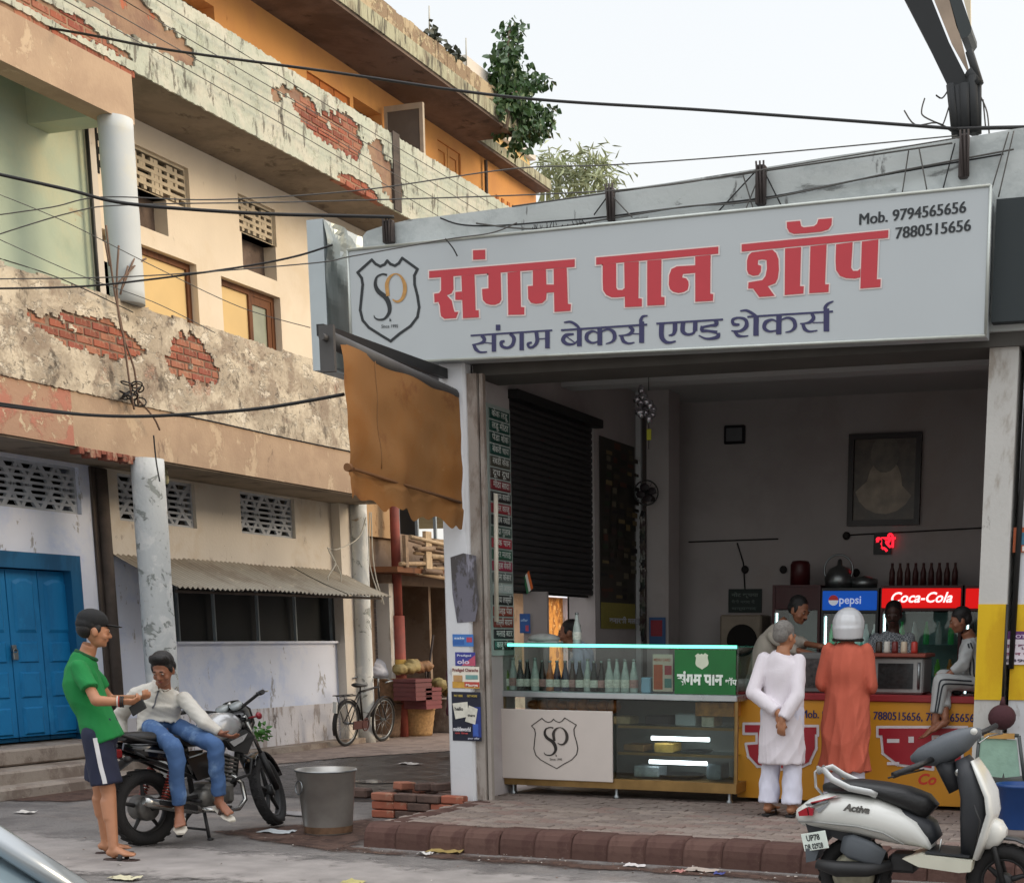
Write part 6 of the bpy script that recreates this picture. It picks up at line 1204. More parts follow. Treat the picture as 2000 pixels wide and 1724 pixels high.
w = MB(); w.cyl(hd, hd + V(-.02, 0, .12), .014); w.loft([hd+V(-.28, -.27, .1), hd+V(-.1, -.28, .12), hd+V(.0, -.14, .14), hd+V(.02, 0, .12), hd+V(.0, .14, .14), hd+V(-.1, .28, .12), hd+V(-.28, .27, .1)], .012, n=8); obj('handlebar', w, M_steel, BC)
w = MB(); 
for s_ in (-.06, .06): w.cyl((-.85, s_, .74), (-.3, s_, .74), .007, n=6); w.cyl((-.53, s_, R_), (-.75, s_, .74), .006, n=6)
for i in range(4): w.cyl((-.82+i*.15, -.06, .74), (-.82+i*.15, .06, .74), .006, n=6)
obj('rear_rack', w, M_blackm, BC)
for cx in (-.53, .53):
    w = MB(); q = [((cx+(R_+.02)*math.cos(t_)), 0, R_+(R_+.02)*math.sin(t_)) for t_ in np.linspace(.1 if cx < 0 else .6, PI*(1.15 if cx < 0 else .95), 14)]; w.loft(q, .03, .004, n=8, side=(0, 1, 0)); obj('mudguard', w, mat('bike_black', '#1d1a1a'), BC)
w = MB(); w.box((-.42, -.05, .24), (-.02, -.035, .36)); w.torus((-.08, -.05, .3), (0, 1, 0), .09, .01); obj('chain_case', w, mat('chain_maroon', '#4a2420'), BC)
w = MB(); w.box((-.89, -.03, .5), (-.86, .03, .66)); obj('reflector', w, mat('white_plate', '#cfcfca'), BC)
c0 = A(712, 1452, z=.01); BC.location = (c0.x, c0.y, .012); BC.rotation_euler = (.1, 0, math.radians(92))
# ================================================================== motorcycle (local x forward, y left, z up)
M_tyre = mat('tyre_rubber', '#1f1e1e', rough=.85, var=.15, scale=20, bump=.4, bscale=70); M_gloss = mat('gloss_black', '#0e0e10', rough=.18, coat=.5, var=0); M_satin = mat('satin_black', '#1c1c1d', rough=.55, var=.1)
M_chrome = mat('dull_chrome', '#a9a9a6', rough=.22, metal=.95, var=.15, scale=15); M_alloy = mat('engine_alloy', '#6f6e6b', rough=.5, metal=.6, var=.3, scale=20); M_tank = mat('silver_tank', '#a9aaab', rough=.28, metal=.4, coat=.5, var=.05); M_vinyl = mat('seat_vinyl', '#161617', rough=.5, var=.1, bump=.3, bscale=60)
MO = thing('motorcycle', 'black and silver motorcycle on its centre stand under the seated man', 'motorcycle', (0, 0, 0))
def mwheel(t, c, r, tw, steer=None, spokes=5, drum=True):
    mm = steer or Matrix.Identity(4); B = MB()
    B.torus(c, (0, 1, 0), r-tw, tw, n=44, k=12, fl=1.15)
    for i in range(48):
        a_ = i*2*PI/48; d_ = V(math.cos(a_), 0, math.sin(a_)); p_ = Vector(c) + d_*(r-.003); B.box((-.004, -tw*.8, -.012), (.004, tw*.8, .012), M=Matrix.Translation(p_) @ Matrix.Rotation(-a_, 4, 'Y') @ Matrix.Rotation(.5*(-1)**i, 4, 'X'))
    T = obj('wheel', B.xf(mm), M_tyre, t)
    B = MB(); B.torus(c, (0, 1, 0), r-tw*2.0, .012, n=40, k=8, fl=2.2); B.lathe((c[0], c[1]-.05, c[2]), [(0, 0), (.045, 0), (.05, .02), (.05, .08), (.045, .1), (0, .1)], ax=(0, 1, 0)); obj('rim', B.xf(mm), M_satin, T)
    for i in range(spokes):
        a_ = i*2*PI/spokes + .35; d_ = V(math.cos(a_), 0, math.sin(a_)); B = MB(); B.cap(Vector(c)+d_*.04, Vector(c)+d_*(r-tw*2), .02, .013, n=8); obj('spoke', B.xf(mm), M_satin, T)
    return T
RW, FW = V(-.63, 0, .3), V(.62, 0, .315)
ST_ANG = math.radians(31); piv = V(.34, 0, .93); ax_ = V(-.47, 0, .88).normalized()
STM = Matrix.Translation(piv) @ Matrix.Rotation(ST_ANG, 4, ax_) @ Matrix.Translation(-piv)
mwheel(MO, RW, .3, .052); mwheel(MO, FW, .3, .042, STM)
w = MB(); w.lathe((RW.x, -.07, RW.z), [(0, 0), (.09, 0), (.1, .03), (.1, .14), (0, .14)], ax=(0, 1, 0), n=20); obj('brake_drum', w, M_alloy, MO)
w = MB()
for s_ in (-1, 1): w.cyl(RW + V(0, s_*.09, 0), V(-.1, s_*.08, .36), .02, n=8)
obj('swing_arm', w, M_satin, MO)
for s_ in (-1, 1):
    w = MB(); w.cyl(V(-.56, s_*.13, .3), V(-.42, s_*.12, .62), .014)
    for i in range(12): q = V(-.54, s_*.13, .36).lerp(V(-.43, s_*.12, .6), i/11); w.torus(q, V(.14, 0, .32), .026, .007, n=14, k=5, mi=1)
    obj('shock', w, [M_chrome, mat('orange_spring', '#8c2f20', rough=.4)], MO)
w = MB(); w.cyl(piv, V(-.05, 0, .76), .025); w.cyl(V(-.05, 0, .76), V(-.75, 0, .76), .02); w.cyl(piv - V(-.03, 0, .1), V(.28, 0, .4), .022); w.cyl(V(.28, 0, .4), V(-.15, 0, .3), .02); w.cyl(V(-.15, 0, .3), V(-.2, 0, .74), .022)
for s_ in (-1, 1): w.cyl(V(-.2, s_*.1, .5), V(-.75, s_*.1, .74), .012)
obj('frame', w, M_satin, MO)
w = MB(); w.loft([(-.02, 0, .78), (.04, 0, .84), (.14, 0, .88), (.24, 0, .88), (.31, 0, .86), (.35, 0, .82)], [.06, .12, .145, .135, .09, .03], [.05, .1, .12, .12, .1, .03], n=20, side=(0, 1, 0), e=.85); obj('fuel_tank', w, M_tank, MO)
w = MB(); w.lathe((.16, 0, .985), [(.04, 0), (.04, .012), (0, .014)]); obj('fuel_cap', w, M_chrome, MO)
for s_ in (-1, 1):
    w = MB(); w.prism([(.3, s_*.15, .86), (.38, s_*.17, .8), (.3, s_*.16, .66), (.16, s_*.14, .7), (.1, s_*.14, .78)], (0, -s_*.05, 0)); obj('tank_shroud', w, M_satin, MO)
    w = MB(); w.prism([(.12, s_*.152, .77), (.3, s_*.168, .83), (.25, s_*.165, .77), (.16, s_*.155, .73)], (0, s_*.006, 0)); obj('decal', w, M_tank, MO)
    w = MB(); w.prism([(-.08, s_*.13, .7), (.06, s_*.13, .7), (.02, s_*.13, .52), (-.2, s_*.13, .48), (-.3, s_*.13, .66)], (0, -s_*.04, 0)); obj('side_panel', w, M_gloss, MO)
    w = MB(); w.loft([(-.28, s_*.1, .7), (-.45, s_*.11, .72), (-.65, s_*.1, .75), (-.82, s_*.05, .79)], [.035, .04, .035, .015], [.07, .075, .06, .03], n=10, side=(0, 1, 0)); obj('tail_panel', w, M_gloss, MO)
    w = MB(); w.prism([(-.36, s_*.147, .715), (-.7, s_*.143, .765), (-.7, s_*.14, .75), (-.36, s_*.147, .69)], (0, s_*.004, 0)); obj('decal_stripe', w, M_tank, MO)
w = MB(); w.loft([(.03, 0, .83), (-.1, 0, .8), (-.28, 0, .79), (-.4, 0, .82), (-.6, 0, .84), (-.8, 0, .86)], [.08, .12, .14, .13, .12, .08], [.03, .045, .05, .05, .05, .03], n=14, side=(0, 1, 0), e=.8); obj('seat', w, M_vinyl, MO)
w = MB(); w.loft([(-.5, -.14, .78), (-.75, -.14, .84), (-.95, -.1, .9), (-.98, 0, .9), (-.95, .1, .9), (-.75, .14, .84), (-.5, .14, .78)], .013, n=8); obj('grab_rail', w, M_satin, MO)
w = MB(); w.loft([(-.3, 0, .56), (-.55, 0, .66), (-.75, 0, .68), (-.9, 0, .6), (-.98, 0, .46)], .075, .01, n=10, side=(0, 1, 0)); obj('rear_fender', w, M_satin, MO)
w = MB(); w.cbox((-.9, -.06, .7), (-.83, .06, .77), .012); obj('tail_light', w, mat('tail_red', '#7c1a1a', rough=.2), MO)
w = MB(); w.cbox((-.98, -.09, .48), (-.965, .09, .6), .004); obj('number_plate', w, mat('plate_worn', '#b9b5a6', rough=.5), MO)
for s_ in (-1, 1): w = MB(); w.cyl((-.85, s_*.04, .7), (-.87, s_*.13, .7), .008); w.ell((-.87, s_*.15, .7), (.035, .03, .025)); obj('indicator', w, M_satin, MO)
w = MB(); w.cbox((-.12, -.11, .26), (.2, .11, .44), .03); w.lathe((.02, -.14, .35), [(0, 0), (.085, 0), (.095, .03), (.095, .25), (.085, .28), (0, .28)], ax=(0, 1, 0)); w.lathe((-.12, -.13, .33), [(0, 0), (.06, 0), (.07, .02), (.07, .24), (0, .26)], ax=(0, 1, 0))
cy0, cy1 = V(.12, 0, .42), V(.2, 0, .66)
w.cyl(cy0, cy1, .05)
for i in range(8): q = cy0.lerp(cy1, (i+.5)/8); w.box((-.08, -.08, -.006), (.08, .08, .006), M=Matrix.Translation(q) @ (cy1-cy0).to_track_quat('Z', 'Y').to_matrix().to_4x4())
obj('engine', w, M_alloy, MO)
w = MB(); w.loft([(.2, -.05, .5), (.3, -.07, .42), (.3, -.1, .28), (.2, -.13, .22), (0, -.15, .22), (-.2, -.16, .25)], .02, n=10); w.loft([(-.2, -.16, .25), (-.26, -.165, .26), (-.4, -.17, .29), (-.72, -.18, .36), (-.78, -.18, .38)], [.02, .038, .045, .045, .03], n=14); obj('exhaust', w, M_chrome, MO)
w = MB(); w.prism([(-.3, -.217, .3), (-.66, -.227, .38), (-.66, -.227, .34), (-.3, -.217, .255)], (0, -.004, 0)); obj('heat_shield', w, M_satin, MO)
for s_ in (-1, 1):
    for a_ in ((0, .1, .26, .26), (-.28, .12, .33, .24)): w = MB(); w.cyl((a_[0], s_*a_[1], a_[2]), (a_[0], s_*a_[3], a_[2]), .013); obj('footrest', w, M_satin, MO)
w = MB()
for s_ in (-1, 1): w.cyl((-.12, s_*.08, .24), (-.16, s_*.17, .015), .014); w.ell((-.16, s_*.18, .012), (.03, .025, .012))
w.cyl((-.14, -.14, .08), (-.14, .14, .08), .01); obj('centre_stand', w, M_satin, MO)
w = MB(); w.cyl((-.02, .1, .26), (-.1, .2, .1), .01); obj('side_stand', w, M_satin, MO)
w = MB(); w.loft([(.14, .05, .4), (.2, .12, .46), (.28, .2, .5), (.3, .2, .62), (.24, .1, .68)], .012, n=8) ; w.loft([(.14, -.05, .4), (.2, -.12, .46), (.28, -.2, .5), (.3, -.2, .62), (.24, -.1, .68)], .012, n=8); obj('crash_guard', w, M_satin, MO)
fk0 = V(.28, 0, 1.0)
for s_ in (-1, 1):
    w = MB(); a_, b_ = FW + V(0, s_*.085, 0), V(.315, s_*.085, .95); w.cyl(a_, a_.lerp(b_, .5), .026); w.cyl(a_.lerp(b_, .5), b_, .016, mi=1); w.xf(STM); obj('fork_leg', w, [M_satin, M_chrome], MO)
w = MB(); q = [(FW.x+.335*math.cos(t_), 0, FW.z+.335*math.sin(t_)) for t_ in np.linspace(.35, 2.45, 12)]; w.loft(q, .055, .008, n=10, side=(0, 1, 0)); w.xf(STM); obj('front_fender', w, M_gloss, MO)
w = MB(); w.cbox((.28, -.12, .9), (.36, .12, .93), .01); w.ell((.42, 0, .9), (.1, .11, .12)); w.loft([(.36, 0, .8), (.42, 0, .88), (.42, 0, 1.0), (.34, 0, 1.08)], [.08, .125, .12, .07], [.03, .06, .05, .015], n=14, side=(0, 1, 0)); w.xf(STM); obj('headlight_cowl', w, M_gloss, MO)
w = MB(); w.ell((.49, 0, .89), (.03, .08, .075)); w.xf(STM); obj('headlight', w, mat('headlamp_glass', '#a9b2b5', rough=.1), MO)
w = MB(); w.lathe((.28, -.06, 1.02), [(0, 0), (.05, 0), (.055, .03), (0, .032)], ax=(-.5, 0, .86)); w.lathe((.28, .06, 1.02), [(0, 0), (.05, 0), (.055, .03), (0, .032)], ax=(-.5, 0, .86)); w.xf(STM); obj('instruments', w, mat('dial_glass', '#8f9596', rough=.15), MO)
w = MB(); w.loft([(.06, -.37, 1.07), (.2, -.3, 1.08), (.27, -.12, 1.02), (.28, 0, 1.0), (.27, .12, 1.02), (.2, .3, 1.08), (.06, .37, 1.07)], .013, n=8); w.xf(STM); obj('handlebar', w, M_satin, MO)
for s_ in (-1, 1):
    w = MB(); w.cyl((.19, s_*.31, 1.078), (.06, s_*.38, 1.07), .019, n=12); w.xf(STM); obj('grip', w, M_vinyl, MO); w = MB(); w.loft([(.22, s_*.27, 1.09), (.18, s_*.36, 1.08), (.1, s_*.41, 1.07)], .007, n=6); w.xf(STM); obj('lever', w, M_chrome, MO)
    w = MB(); w.ell((.34, s_*.2, .92), (.04, .025, .03)); w.cyl((.34, s_*.1, .92), (.34, s_*.19, .92), .008); w.xf(STM); obj('indicator', w, mat('indicator_red', '#8c2430', rough=.3) if s_ < 0 else M_satin, MO)
w = MB(); w.loft([(.24, .15, 1.05), (.22, .16, 1.2), (.1, .4, 1.22), (-.1, .55, 1.2)], .012, n=8) if False else w.ell((.3, 0, 1.06), (.02, .02, .02)); w.xf(STM); obj('ignition', w, M_chrome, MO)
c0 = A(282, 1652, z=0); c1 = A(528, 1615, z=0); MANG = math.atan2(c1.y-c0.y, c1.x-c0.x); mid = c0.lerp(c1, .5)
MO.location = (mid.x, mid.y, 0); MO.rotation_euler = (0, 0, MANG)
MOM = Matrix.Translation((mid.x, mid.y, 0)) @ Matrix.Rotation(MANG, 4, 'Z')

# ================================================================== scooter (side profile from nose to tail, right side towards the street)
SYc = 8.42; M_sw = mat('scooter_white', '#cfcfc9', rough=.25, coat=.4, var=.03); M_sg = mat('scooter_dark_plastic', '#26282c', rough=.5, var=.08, bump=.1, bscale=120); M_sgr = mat('scooter_grey_plastic', '#50555a', rough=.55, var=.1)
SC = thing('scooter', 'white motor scooter with black seat and dark front shield parked at the kerb', 'scooter', (-1.5, SYc, 0))
def X(u): return A(u, 1620, y=SYc-.12).x
def Z(v, u=1750): return A(u, v, y=SYc-.12).z
def sloft(name, secs, m, n=18, e=.75, parent=SC, label=None):
    """secs: (u, v_top, v_bottom, half width)"""
    P, ra, rb = [], [], []
    for u, vt, vb, hw in secs: zt, zb = Z(vt, u), Z(vb, u); P.append((X(u), SYc, (zt+zb)/2)); ra.append(hw); rb.append(max((zt-zb)/2, .004))
    w = MB(); w.loft(P, ra, rb, n=n, side=(0, 1, 0), e=e); return obj(name, w, m, parent, label=label)
sloft('body_cowl', [(1549, 1598, 1612, .03), (1556, 1580, 1618, .08), (1580, 1562, 1620, .13), (1615, 1547, 1624, .17), (1660, 1548, 1630, .19), (1705, 1556, 1640, .2), (1745, 1574, 1650, .195), (1780, 1596, 1657, .17), (1805, 1628, 1660, .14), (1818, 1652, 1664, .12)], M_sw, e=.8)
w = MB(); w.loft([(X(u), SYc-hw, Z(v, u)) for u, v, hw in ((1556, 1605, .07), (1600, 1603, .165), (1680, 1610, .2), (1730, 1622, .203), (1770, 1645, .19))], .008, .006, n=6); obj('body_crease', w, mat('crease_grey', '#8f908c', rough=.5), SC)
sloft('seat', [(1601, 1532, 1548, .07), (1625, 1526, 1550, .12), (1665, 1524, 1552, .145), (1715, 1530, 1562, .15), (1760, 1538, 1580, .145), (1795, 1550, 1600, .12), (1812, 1568, 1612, .08)], M_vinyl, e=.7)
sloft('underseat', [(1700, 1560, 1600, .13), (1760, 1575, 1640, .14), (1805, 1600, 1662, .12), (1822, 1630, 1665, .1)], M_sg)
w = MB()
for s_ in (-1, 1): w.loft([(X(u), SYc+s_*hw, Z(v, u)) for u, v, hw in ((1590, 1508, .05), (1605, 1503, .1), (1625, 1520, .15), (1660, 1537, .165), (1700, 1545, .165), (1712, 1552, .15))], .012, .02, n=10)
w.loft([(X(1592), SYc-.06, Z(1508)), (X(1586), SYc, Z(1508)), (X(1592), SYc+.06, Z(1508))], .012, .015, n=8)
obj('grab_rail', w, mat('rail_silver', '#b7b8b6', rough=.3, metal=.3), SC)
w = MB(); w.loft([(X(1592), SYc-.05, Z(1508)), (X(1584), SYc-.05, Z(1515)), (X(1586), SYc-.05, Z(1545)), (X(1600), SYc-.05, Z(1560))], .009, n=6); obj('rail_stay', w, mat('rail_silver', '#b7b8b6'), SC)
for k, (pl, c) in enumerate((([(1562, 1592), (1578, 1582), (1582, 1598), (1564, 1600)], '#9c1d28'), ([(1581, 1581), (1592, 1584), (1590, 1598), (1584, 1598)], '#a32230'), ([(1575, 1576), (1620, 1566), (1618, 1570), (1580, 1580)], '#7a7c7e'), ([(1585, 1572), (1640, 1556), (1608, 1568), (1590, 1577)], '#a8343c'), ([(1596, 1585), (1622, 1570), (1616, 1580), (1602, 1592)], '#8a8c8e'))):
    w = MB(); w.prism([(X(a_), SYc-.17-.0*k, Z(b_)) for a_, b_ in pl], (0, .04, 0)); obj('tail_lamp' if k < 2 else 'decal', w, mat('sdec_'+c[1:], c, rough=.25), SC)
w = text_mb('Activa', .06, (X(1652), SYc-.2, Z(1583)), (1, 0, -.08), (0, 0, 1), bold=.002, shear=.4); w.v = [(p[0], SYc-.198, p[2]) for p in w.v]; w.join(MB().add([(p[0]+.003, p[1]+.003, p[2]-.002) for p in w.v], w.f)); obj('badge_lettering', w, M_chrome, SC)
w = MB(); w.prism([(X(1570), SYc-.1, Z(1668)), (X(1607), SYc-.1, Z(1661)), (X(1615), SYc-.1, Z(1634)), (X(1580), SYc-.1, Z(1641))], (-.06, .16, 0) ) if False else w.cbox((-.005, -.1, -.055), (.005, .1, .055), .003, M=Matrix.Translation((X(1592), SYc-.12, Z(1650))) @ Matrix.Rotation(-.25, 4, 'Y') @ Matrix.Rotation(1.1, 4, 'Z'))
PLT = obj('number_plate', w, mat('plate_white', '#cfcfc6', rough=.4), SC)
mm = Matrix.Translation((X(1592), SYc-.12, Z(1650))) @ Matrix.Rotation(-.25, 4, 'Y') @ Matrix.Rotation(1.1, 4, 'Z')
w = text_mb('UP78', .05, (0, 0, 0), (0, -1, 0), (0, 0, 1), bold=.0015); w.v = [(-.0065, p[1]+.06, p[2]+.006) for p in w.v]; w2 = text_mb('DR 02928', .045, (0, 0, 0), (0, -1, 0), (0, 0, 1), bold=.0015); w2.v = [(-.0065, p[1]*.8+.085, p[2]-.045) for p in w2.v]; w.join(w2); w.xf(mm); obj('lettering', w, M_ink, PLT)
w = MB(); w.prism([(X(1572), SYc-.1, Z(1668)), (X(1600), SYc-.1, Z(1664)), (X(1592), SYc-.1, Z(1690)), (X(1574), SYc-.1, Z(1695))], (0, .2, 0)); obj('mud_flap', w, M_sgr, SC)
w = MB(); w.prism([(X(u), SYc-.09, Z(v)) for u, v in ((1568, 1610), (1640, 1620), (1700, 1640), (1690, 1665), (1620, 1640), (1600, 1662), (1578, 1640))], (0, .18, 0)); obj('rear_inner_fender', w, M_sg, SC)
def swheel(u, z, r=.225, sx=1):
    c = (X(u), SYc, z); T = mwheel(SC, c, r, .048, spokes=3); return T
swheel(1664, .225); fwm = V(X(1962), SYc, .225); mwheel(SC, fwm, .225, .046, spokes=3)
w = MB(); w.lathe((X(1664), SYc-.085, .225), [(0, 0), (.1, 0), (.13, .02), (.135, .05), (.12, .06)], ax=(0, 1, 0), n=24); obj('rear_hub', w, mat('hub_cream', '#9a9683', rough=.5, metal=.4, var=.3, scale=20), SC)
w = MB(); w.loft([(X(1648), SYc-.13, Z(1652)), (X(1665), SYc-.15, Z(1655)), (X(1700), SYc-.155, Z(1665)), (X(1728), SYc-.14, Z(1676))], [.02, .03, .03, .02], [.05, .075, .07, .05], n=12, side=(0, 1, 0), e=.6); obj('engine_cover', w, M_sgr, SC)
w = MB(); w.loft([(X(1740), SYc-.1, Z(1690)), (X(1700), SYc-.16, Z(1698)), (X(1640), SYc-.17, Z(1700)), (X(1600), SYc-.17, Z(1692))], [.03, .045, .05, .03], n=12); obj('exhaust', w, M_satin, SC)
w = MB(); w.cbox((X(1735), SYc-.1, Z(1705)), (X(1790), SYc+.1, Z(1668)), .02); obj('engine', w, M_satin, SC)
# floorboard, shield
w = MB(); w.prism([(X(u), SYc-.19, Z(v)) for u, v in ((1768, 1672), (1800, 1662), (1860, 1665), (1905, 1668), (1902, 1690), (1880, 1693), (1800, 1686))], (0, .38, 0)); obj('floor_board', w, mat('scooter_cream', '#c5c3b2', rough=.35, var=.06), SC)
w = MB(); w.prism([(X(u), SYc-.17, Z(v)) for u, v in ((1810, 1661), (1898, 1664), (1898, 1660), (1812, 1657))], (0, .34, 0)); obj('floor_mat', w, M_sg, SC)
def shield_band(name, pts, m, yo, hw, th):
    w = MB(); P = [(X(u), SYc, Z(v)) for u, v in pts]; w.loft(P, hw, th, n=14, side=(0, 1, 0), e=.6); return obj(name, w, m, SC)
shield_band('front_shield', [(1892, 1480), (1910, 1510), (1928, 1545), (1934, 1580), (1922, 1625), (1908, 1668)], M_sw, 0, [.14, .2, .225, .225, .2, .17], [.012, .02, .024, .026, .028, .022])
shield_band('inner_panel', [(1868, 1478), (1885, 1510), (1900, 1550), (1900, 1600), (1895, 1664)], M_sg, 0, [.1, .16, .18, .18, .14], [.04, .075, .09, .085, .06])
w = MB(); w.lathe((X(1868), SYc-.12, Z(1504)), [(0, 0), (.022, 0), (.026, .012), (.026, .04)], ax=(0, 1, 0)); obj('ignition_lock', w, M_chrome, SC)
w = MB(); w.cyl((X(1836), SYc-.13, Z(1662)), (X(1840), SYc-.13, Z(1632)), .005); w.cbox((X(1802), SYc-.12, Z(1625)), (X(1830), SYc-.02, Z(1560)), .01) if False else None; obj('hook', w, M_chrome, SC)
sloft('nose_cowl', [(1908, 1600, 1664, .1), (1930, 1596, 1662, .13), (1950, 1606, 1655, .11), (1962, 1622, 1642, .05)], M_sw)
q = [(fwm.x+.262*math.cos(t_), SYc, fwm.z+.262*math.sin(t_)) for t_ in np.linspace(.15, 2.3, 10)]; w = MB(); w.loft(q, .06, .012, n=10, side=(0, 1, 0)); obj('front_fender', w, mat('fender_grey', '#2e3033', rough=.45), SC)
w = MB()
for s_ in (-1, 1): w.cyl(fwm + V(0, s_*.075, 0), (X(1925), SYc+s_*.06, Z(1600)), .018)
obj('fork', w, M_satin, SC)
# handlebar cowl turned a little
sloft('handlebar_cowl', [(1768, 1478, 1490, .03), (1785, 1462, 1498, .07), (1812, 1448, 1500, .1), (1842, 1432, 1488, .12), (1868, 1422, 1470, .1), (1890, 1420, 1448, .06), (1902, 1424, 1440, .03)], M_sgr, e=.85)
w = MB(); w.loft([(X(1832), SYc, Z(1486)), (X(1845), SYc, Z(1510)), (X(1862), SYc, Z(1540))], [.07, .055, .05], [.06, .06, .06], n=12, side=(0, 1, 0)); obj('steering_column', w, M_sg, SC)
w = MB(); w.loft([(X(1815), SYc-.08, Z(1480)), (X(1790), SYc-.18, Z(1492)), (X(1752), SYc-.3, Z(1508))], [.018, .02, .02], n=10); obj('grip', w, M_vinyl, SC)
w = MB(); w.loft([(X(1880), SYc+.08, Z(1436)), (X(1900), SYc+.2, Z(1430)), (X(1918), SYc+.3, Z(1420))], .018, n=10); obj('grip', w, M_vinyl, SC)
w = MB(); w.loft([(X(1800), SYc-.12, Z(1500)), (X(1775), SYc-.24, Z(1505)), (X(1745), SYc-.33, Z(1512))], .006, n=6); obj('brake_lever', w, M_satin, SC)
w = MB(); w.loft([(X(1893), SYc+.12, Z(1452)), (X(1905), SYc+.26, Z(1440)), (X(1930), SYc+.34, Z(1436))], .006, n=6); obj('brake_lever', w, M_chrome, SC)
w = MB(); w.lathe((X(1893), SYc-.1, Z(1424)), [(0, 0), (.02, 0), (.02, .01), (0, .011)], ax=(0, -1, 0)); obj('switch', w, M_sw, SC)
w = MB(); w.loft([(X(1905), SYc-.23, Z(1560)), (X(1918), SYc-.235, Z(1590)), (X(1910), SYc-.22, Z(1640))], .006, n=5); obj('shield_crease', w, M_satin, SC)
w = MB()
for s_ in (-1, 1): w.cyl((X(1720), SYc+s_*.08, Z(1700)), (X(1712), SYc+s_*.16, .012), .012)
obj('centre_stand', w, M_satin, SC)

# ================================================================== car at the lower left corner
CR = thing('parked_car', 'pale silver car of which only the rear roof corner shows at the lower left', 'car', (0, 0, 0))
M_car = mat('car_silver', '#8d959b', rough=.22, metal=.35, coat=.8, var=.02); M_cg = mat('car_glass', '#8fa3ad', rough=.05, metal=.5, var=.15, scale=1.5); M_seal = mat('car_seal', '#15161a', rough=.6)
# local: x forward, y left; profile extruded with tumblehome
def car_mb(prof, hw_low, hw_top, z_belt, mi=0):
    w = MB(); n_ = len(prof); vs = []
    for s_ in (-1, 1):
        for x_, z_ in prof: h = hw_low if z_ <= z_belt else hw_low + (hw_top-hw_low)*min(1, (z_-z_belt)/.5); vs.append((x_, s_*h, z_))
    fs = [tuple(range(n_))[::-1], tuple(range(n_, 2*n_))] + [(i, (i+1) % n_, n_+(i+1) % n_, n_+i) for i in range(n_)]
    return w.add(vs, fs, mi, False)
w = car_mb([(-1.85, .3), (-1.9, .55), (-1.85, .85), (-1.2, .93), (.7, .93), (1.3, .86), (1.75, .7), (1.85, .5), (1.8, .25), (-1.8, .22)], .83, .83, .93); cb = obj('body', w, M_car, CR)
w = car_mb([(-1.5, .92), (-1.15, 1.35), (-.6, 1.44), (.0, 1.42), (.35, 1.3), (.98, .92)], .81, .6, .93); obj('cabin_glass', w, M_cg, CR)
w = car_mb([(-1.2, 1.36), (-.62, 1.46), (.02, 1.44), (.33, 1.34), (.0, 1.4), (-.6, 1.42)], .6, .61, 1.2); obj('roof', w, M_car, CR)
for s_ in (-1, 1):
    w = MB(); w.loft([(1.02, s_*.8, .93), (.7, s_*.74, 1.14), (.36, s_*.62, 1.335)], .045, .028, n=10, e=.7); w.loft([(-1.52, s_*.8, .93), (-1.3, s_*.7, 1.2), (-1.15, s_*.62, 1.36)], .06, .03, n=10, e=.7); w.loft([(.36, s_*.62, 1.34), (0, s_*.605, 1.43), (-.6, s_*.6, 1.45), (-1.15, s_*.61, 1.37)], .03, .025, n=8); obj('pillar', w, M_car, CR)
    w = MB(); w.loft([(-.3, s_*.79, .94), (-.3, s_*.61, 1.42)], .035, .012, n=6); obj('door_pillar', w, M_seal, CR)
w = MB(); w.loft([(1.06, -.78, .945), (1.1, -.4, .955), (1.12, 0, .96), (1.1, .4, .955), (1.06, .78, .945)], .05, .012, n=8); obj('windscreen_seal', w, M_seal, CR)
for x_ in (-1.25, 1.2):
    for s_ in (-1, 1):
        w = MB(); w.torus((x_, s_*.76, .3), (0, 1, 0), .23, .075, n=30, k=8, fl=1.2); w.lathe((x_, s_*.8, .3), [(0, 0), (.17, .0), (.18, .02)], ax=(0, s_, 0)); obj('wheel', w, M_tyre, CR)
ca = math.radians(4); P1 = A(170, 1750, z=.93); CR.location = (P1.x - (1.02*math.cos(ca) - .8*math.sin(ca)), P1.y - (1.02*math.sin(ca) + .8*math.cos(ca)), 0); CR.rotation_euler = (0, 0, ca)
# ================================================================== people
def skinmat(n, c): return mat('skin_'+n, c, rough=.5, var=.08, scale=12)
SK1 = skinmat('warm', '#a87556'); SK2 = skinmat('brown', '#8a5a42'); SK3 = skinmat('dark', '#4c3229')
M_hair = mat('black_hair', '#120f0e', rough=.6, var=.2, scale=40, bump=.5, bscale=120); M_greyhair = mat('grey_hair', '#77736e', rough=.8, var=.3, scale=60, bump=.5, bscale=120)
def frame(f, up=(0, 0, 1)):
    f = Vector(f).normalized(); r = f.cross(Vector(up)).normalized(); u = r.cross(f); return f, r, u
def head_shapes(mb, c, f, s=1.0, up=(0, 0, 1)):
    f, r, u = frame(f, up); M = Matrix((r, f, u)).transposed(); c = Vector(c)
    L = lambda a, b, d: c + r*(a*s) + f*(b*s) + u*(d*s)
    E = lambda p, q: mb.ell(L(*p), [k*s for k in q], M=M, n=16, k=10)
    E((0, -.012, .035), (.076, .098, .088)); E((0, .02, -.005), (.068, .078, .085)); E((0, .035, -.055), (.055, .058, .055)); E((0, .072, -.085), (.026, .022, .02))
    E((0, .085, .012), (.05, .02, .03)); mb.cap(L(0, .095, .012), L(0, .115, -.022), .009*s, .015*s, n=8); E((.012, .1, -.028), (.011, .012, .009)); E((-.012, .1, -.028), (.011, .012, .009))
    E((0, .088, -.055), (.028, .014, .011))
    for q in (-1, 1): E((q*.034, .086, .024), (.022, .012, .007)); E((q*.075, -.005, -.01), (.012, .022, .034)); E((q*.04, .065, -.03), (.025, .025, .025))
    return L
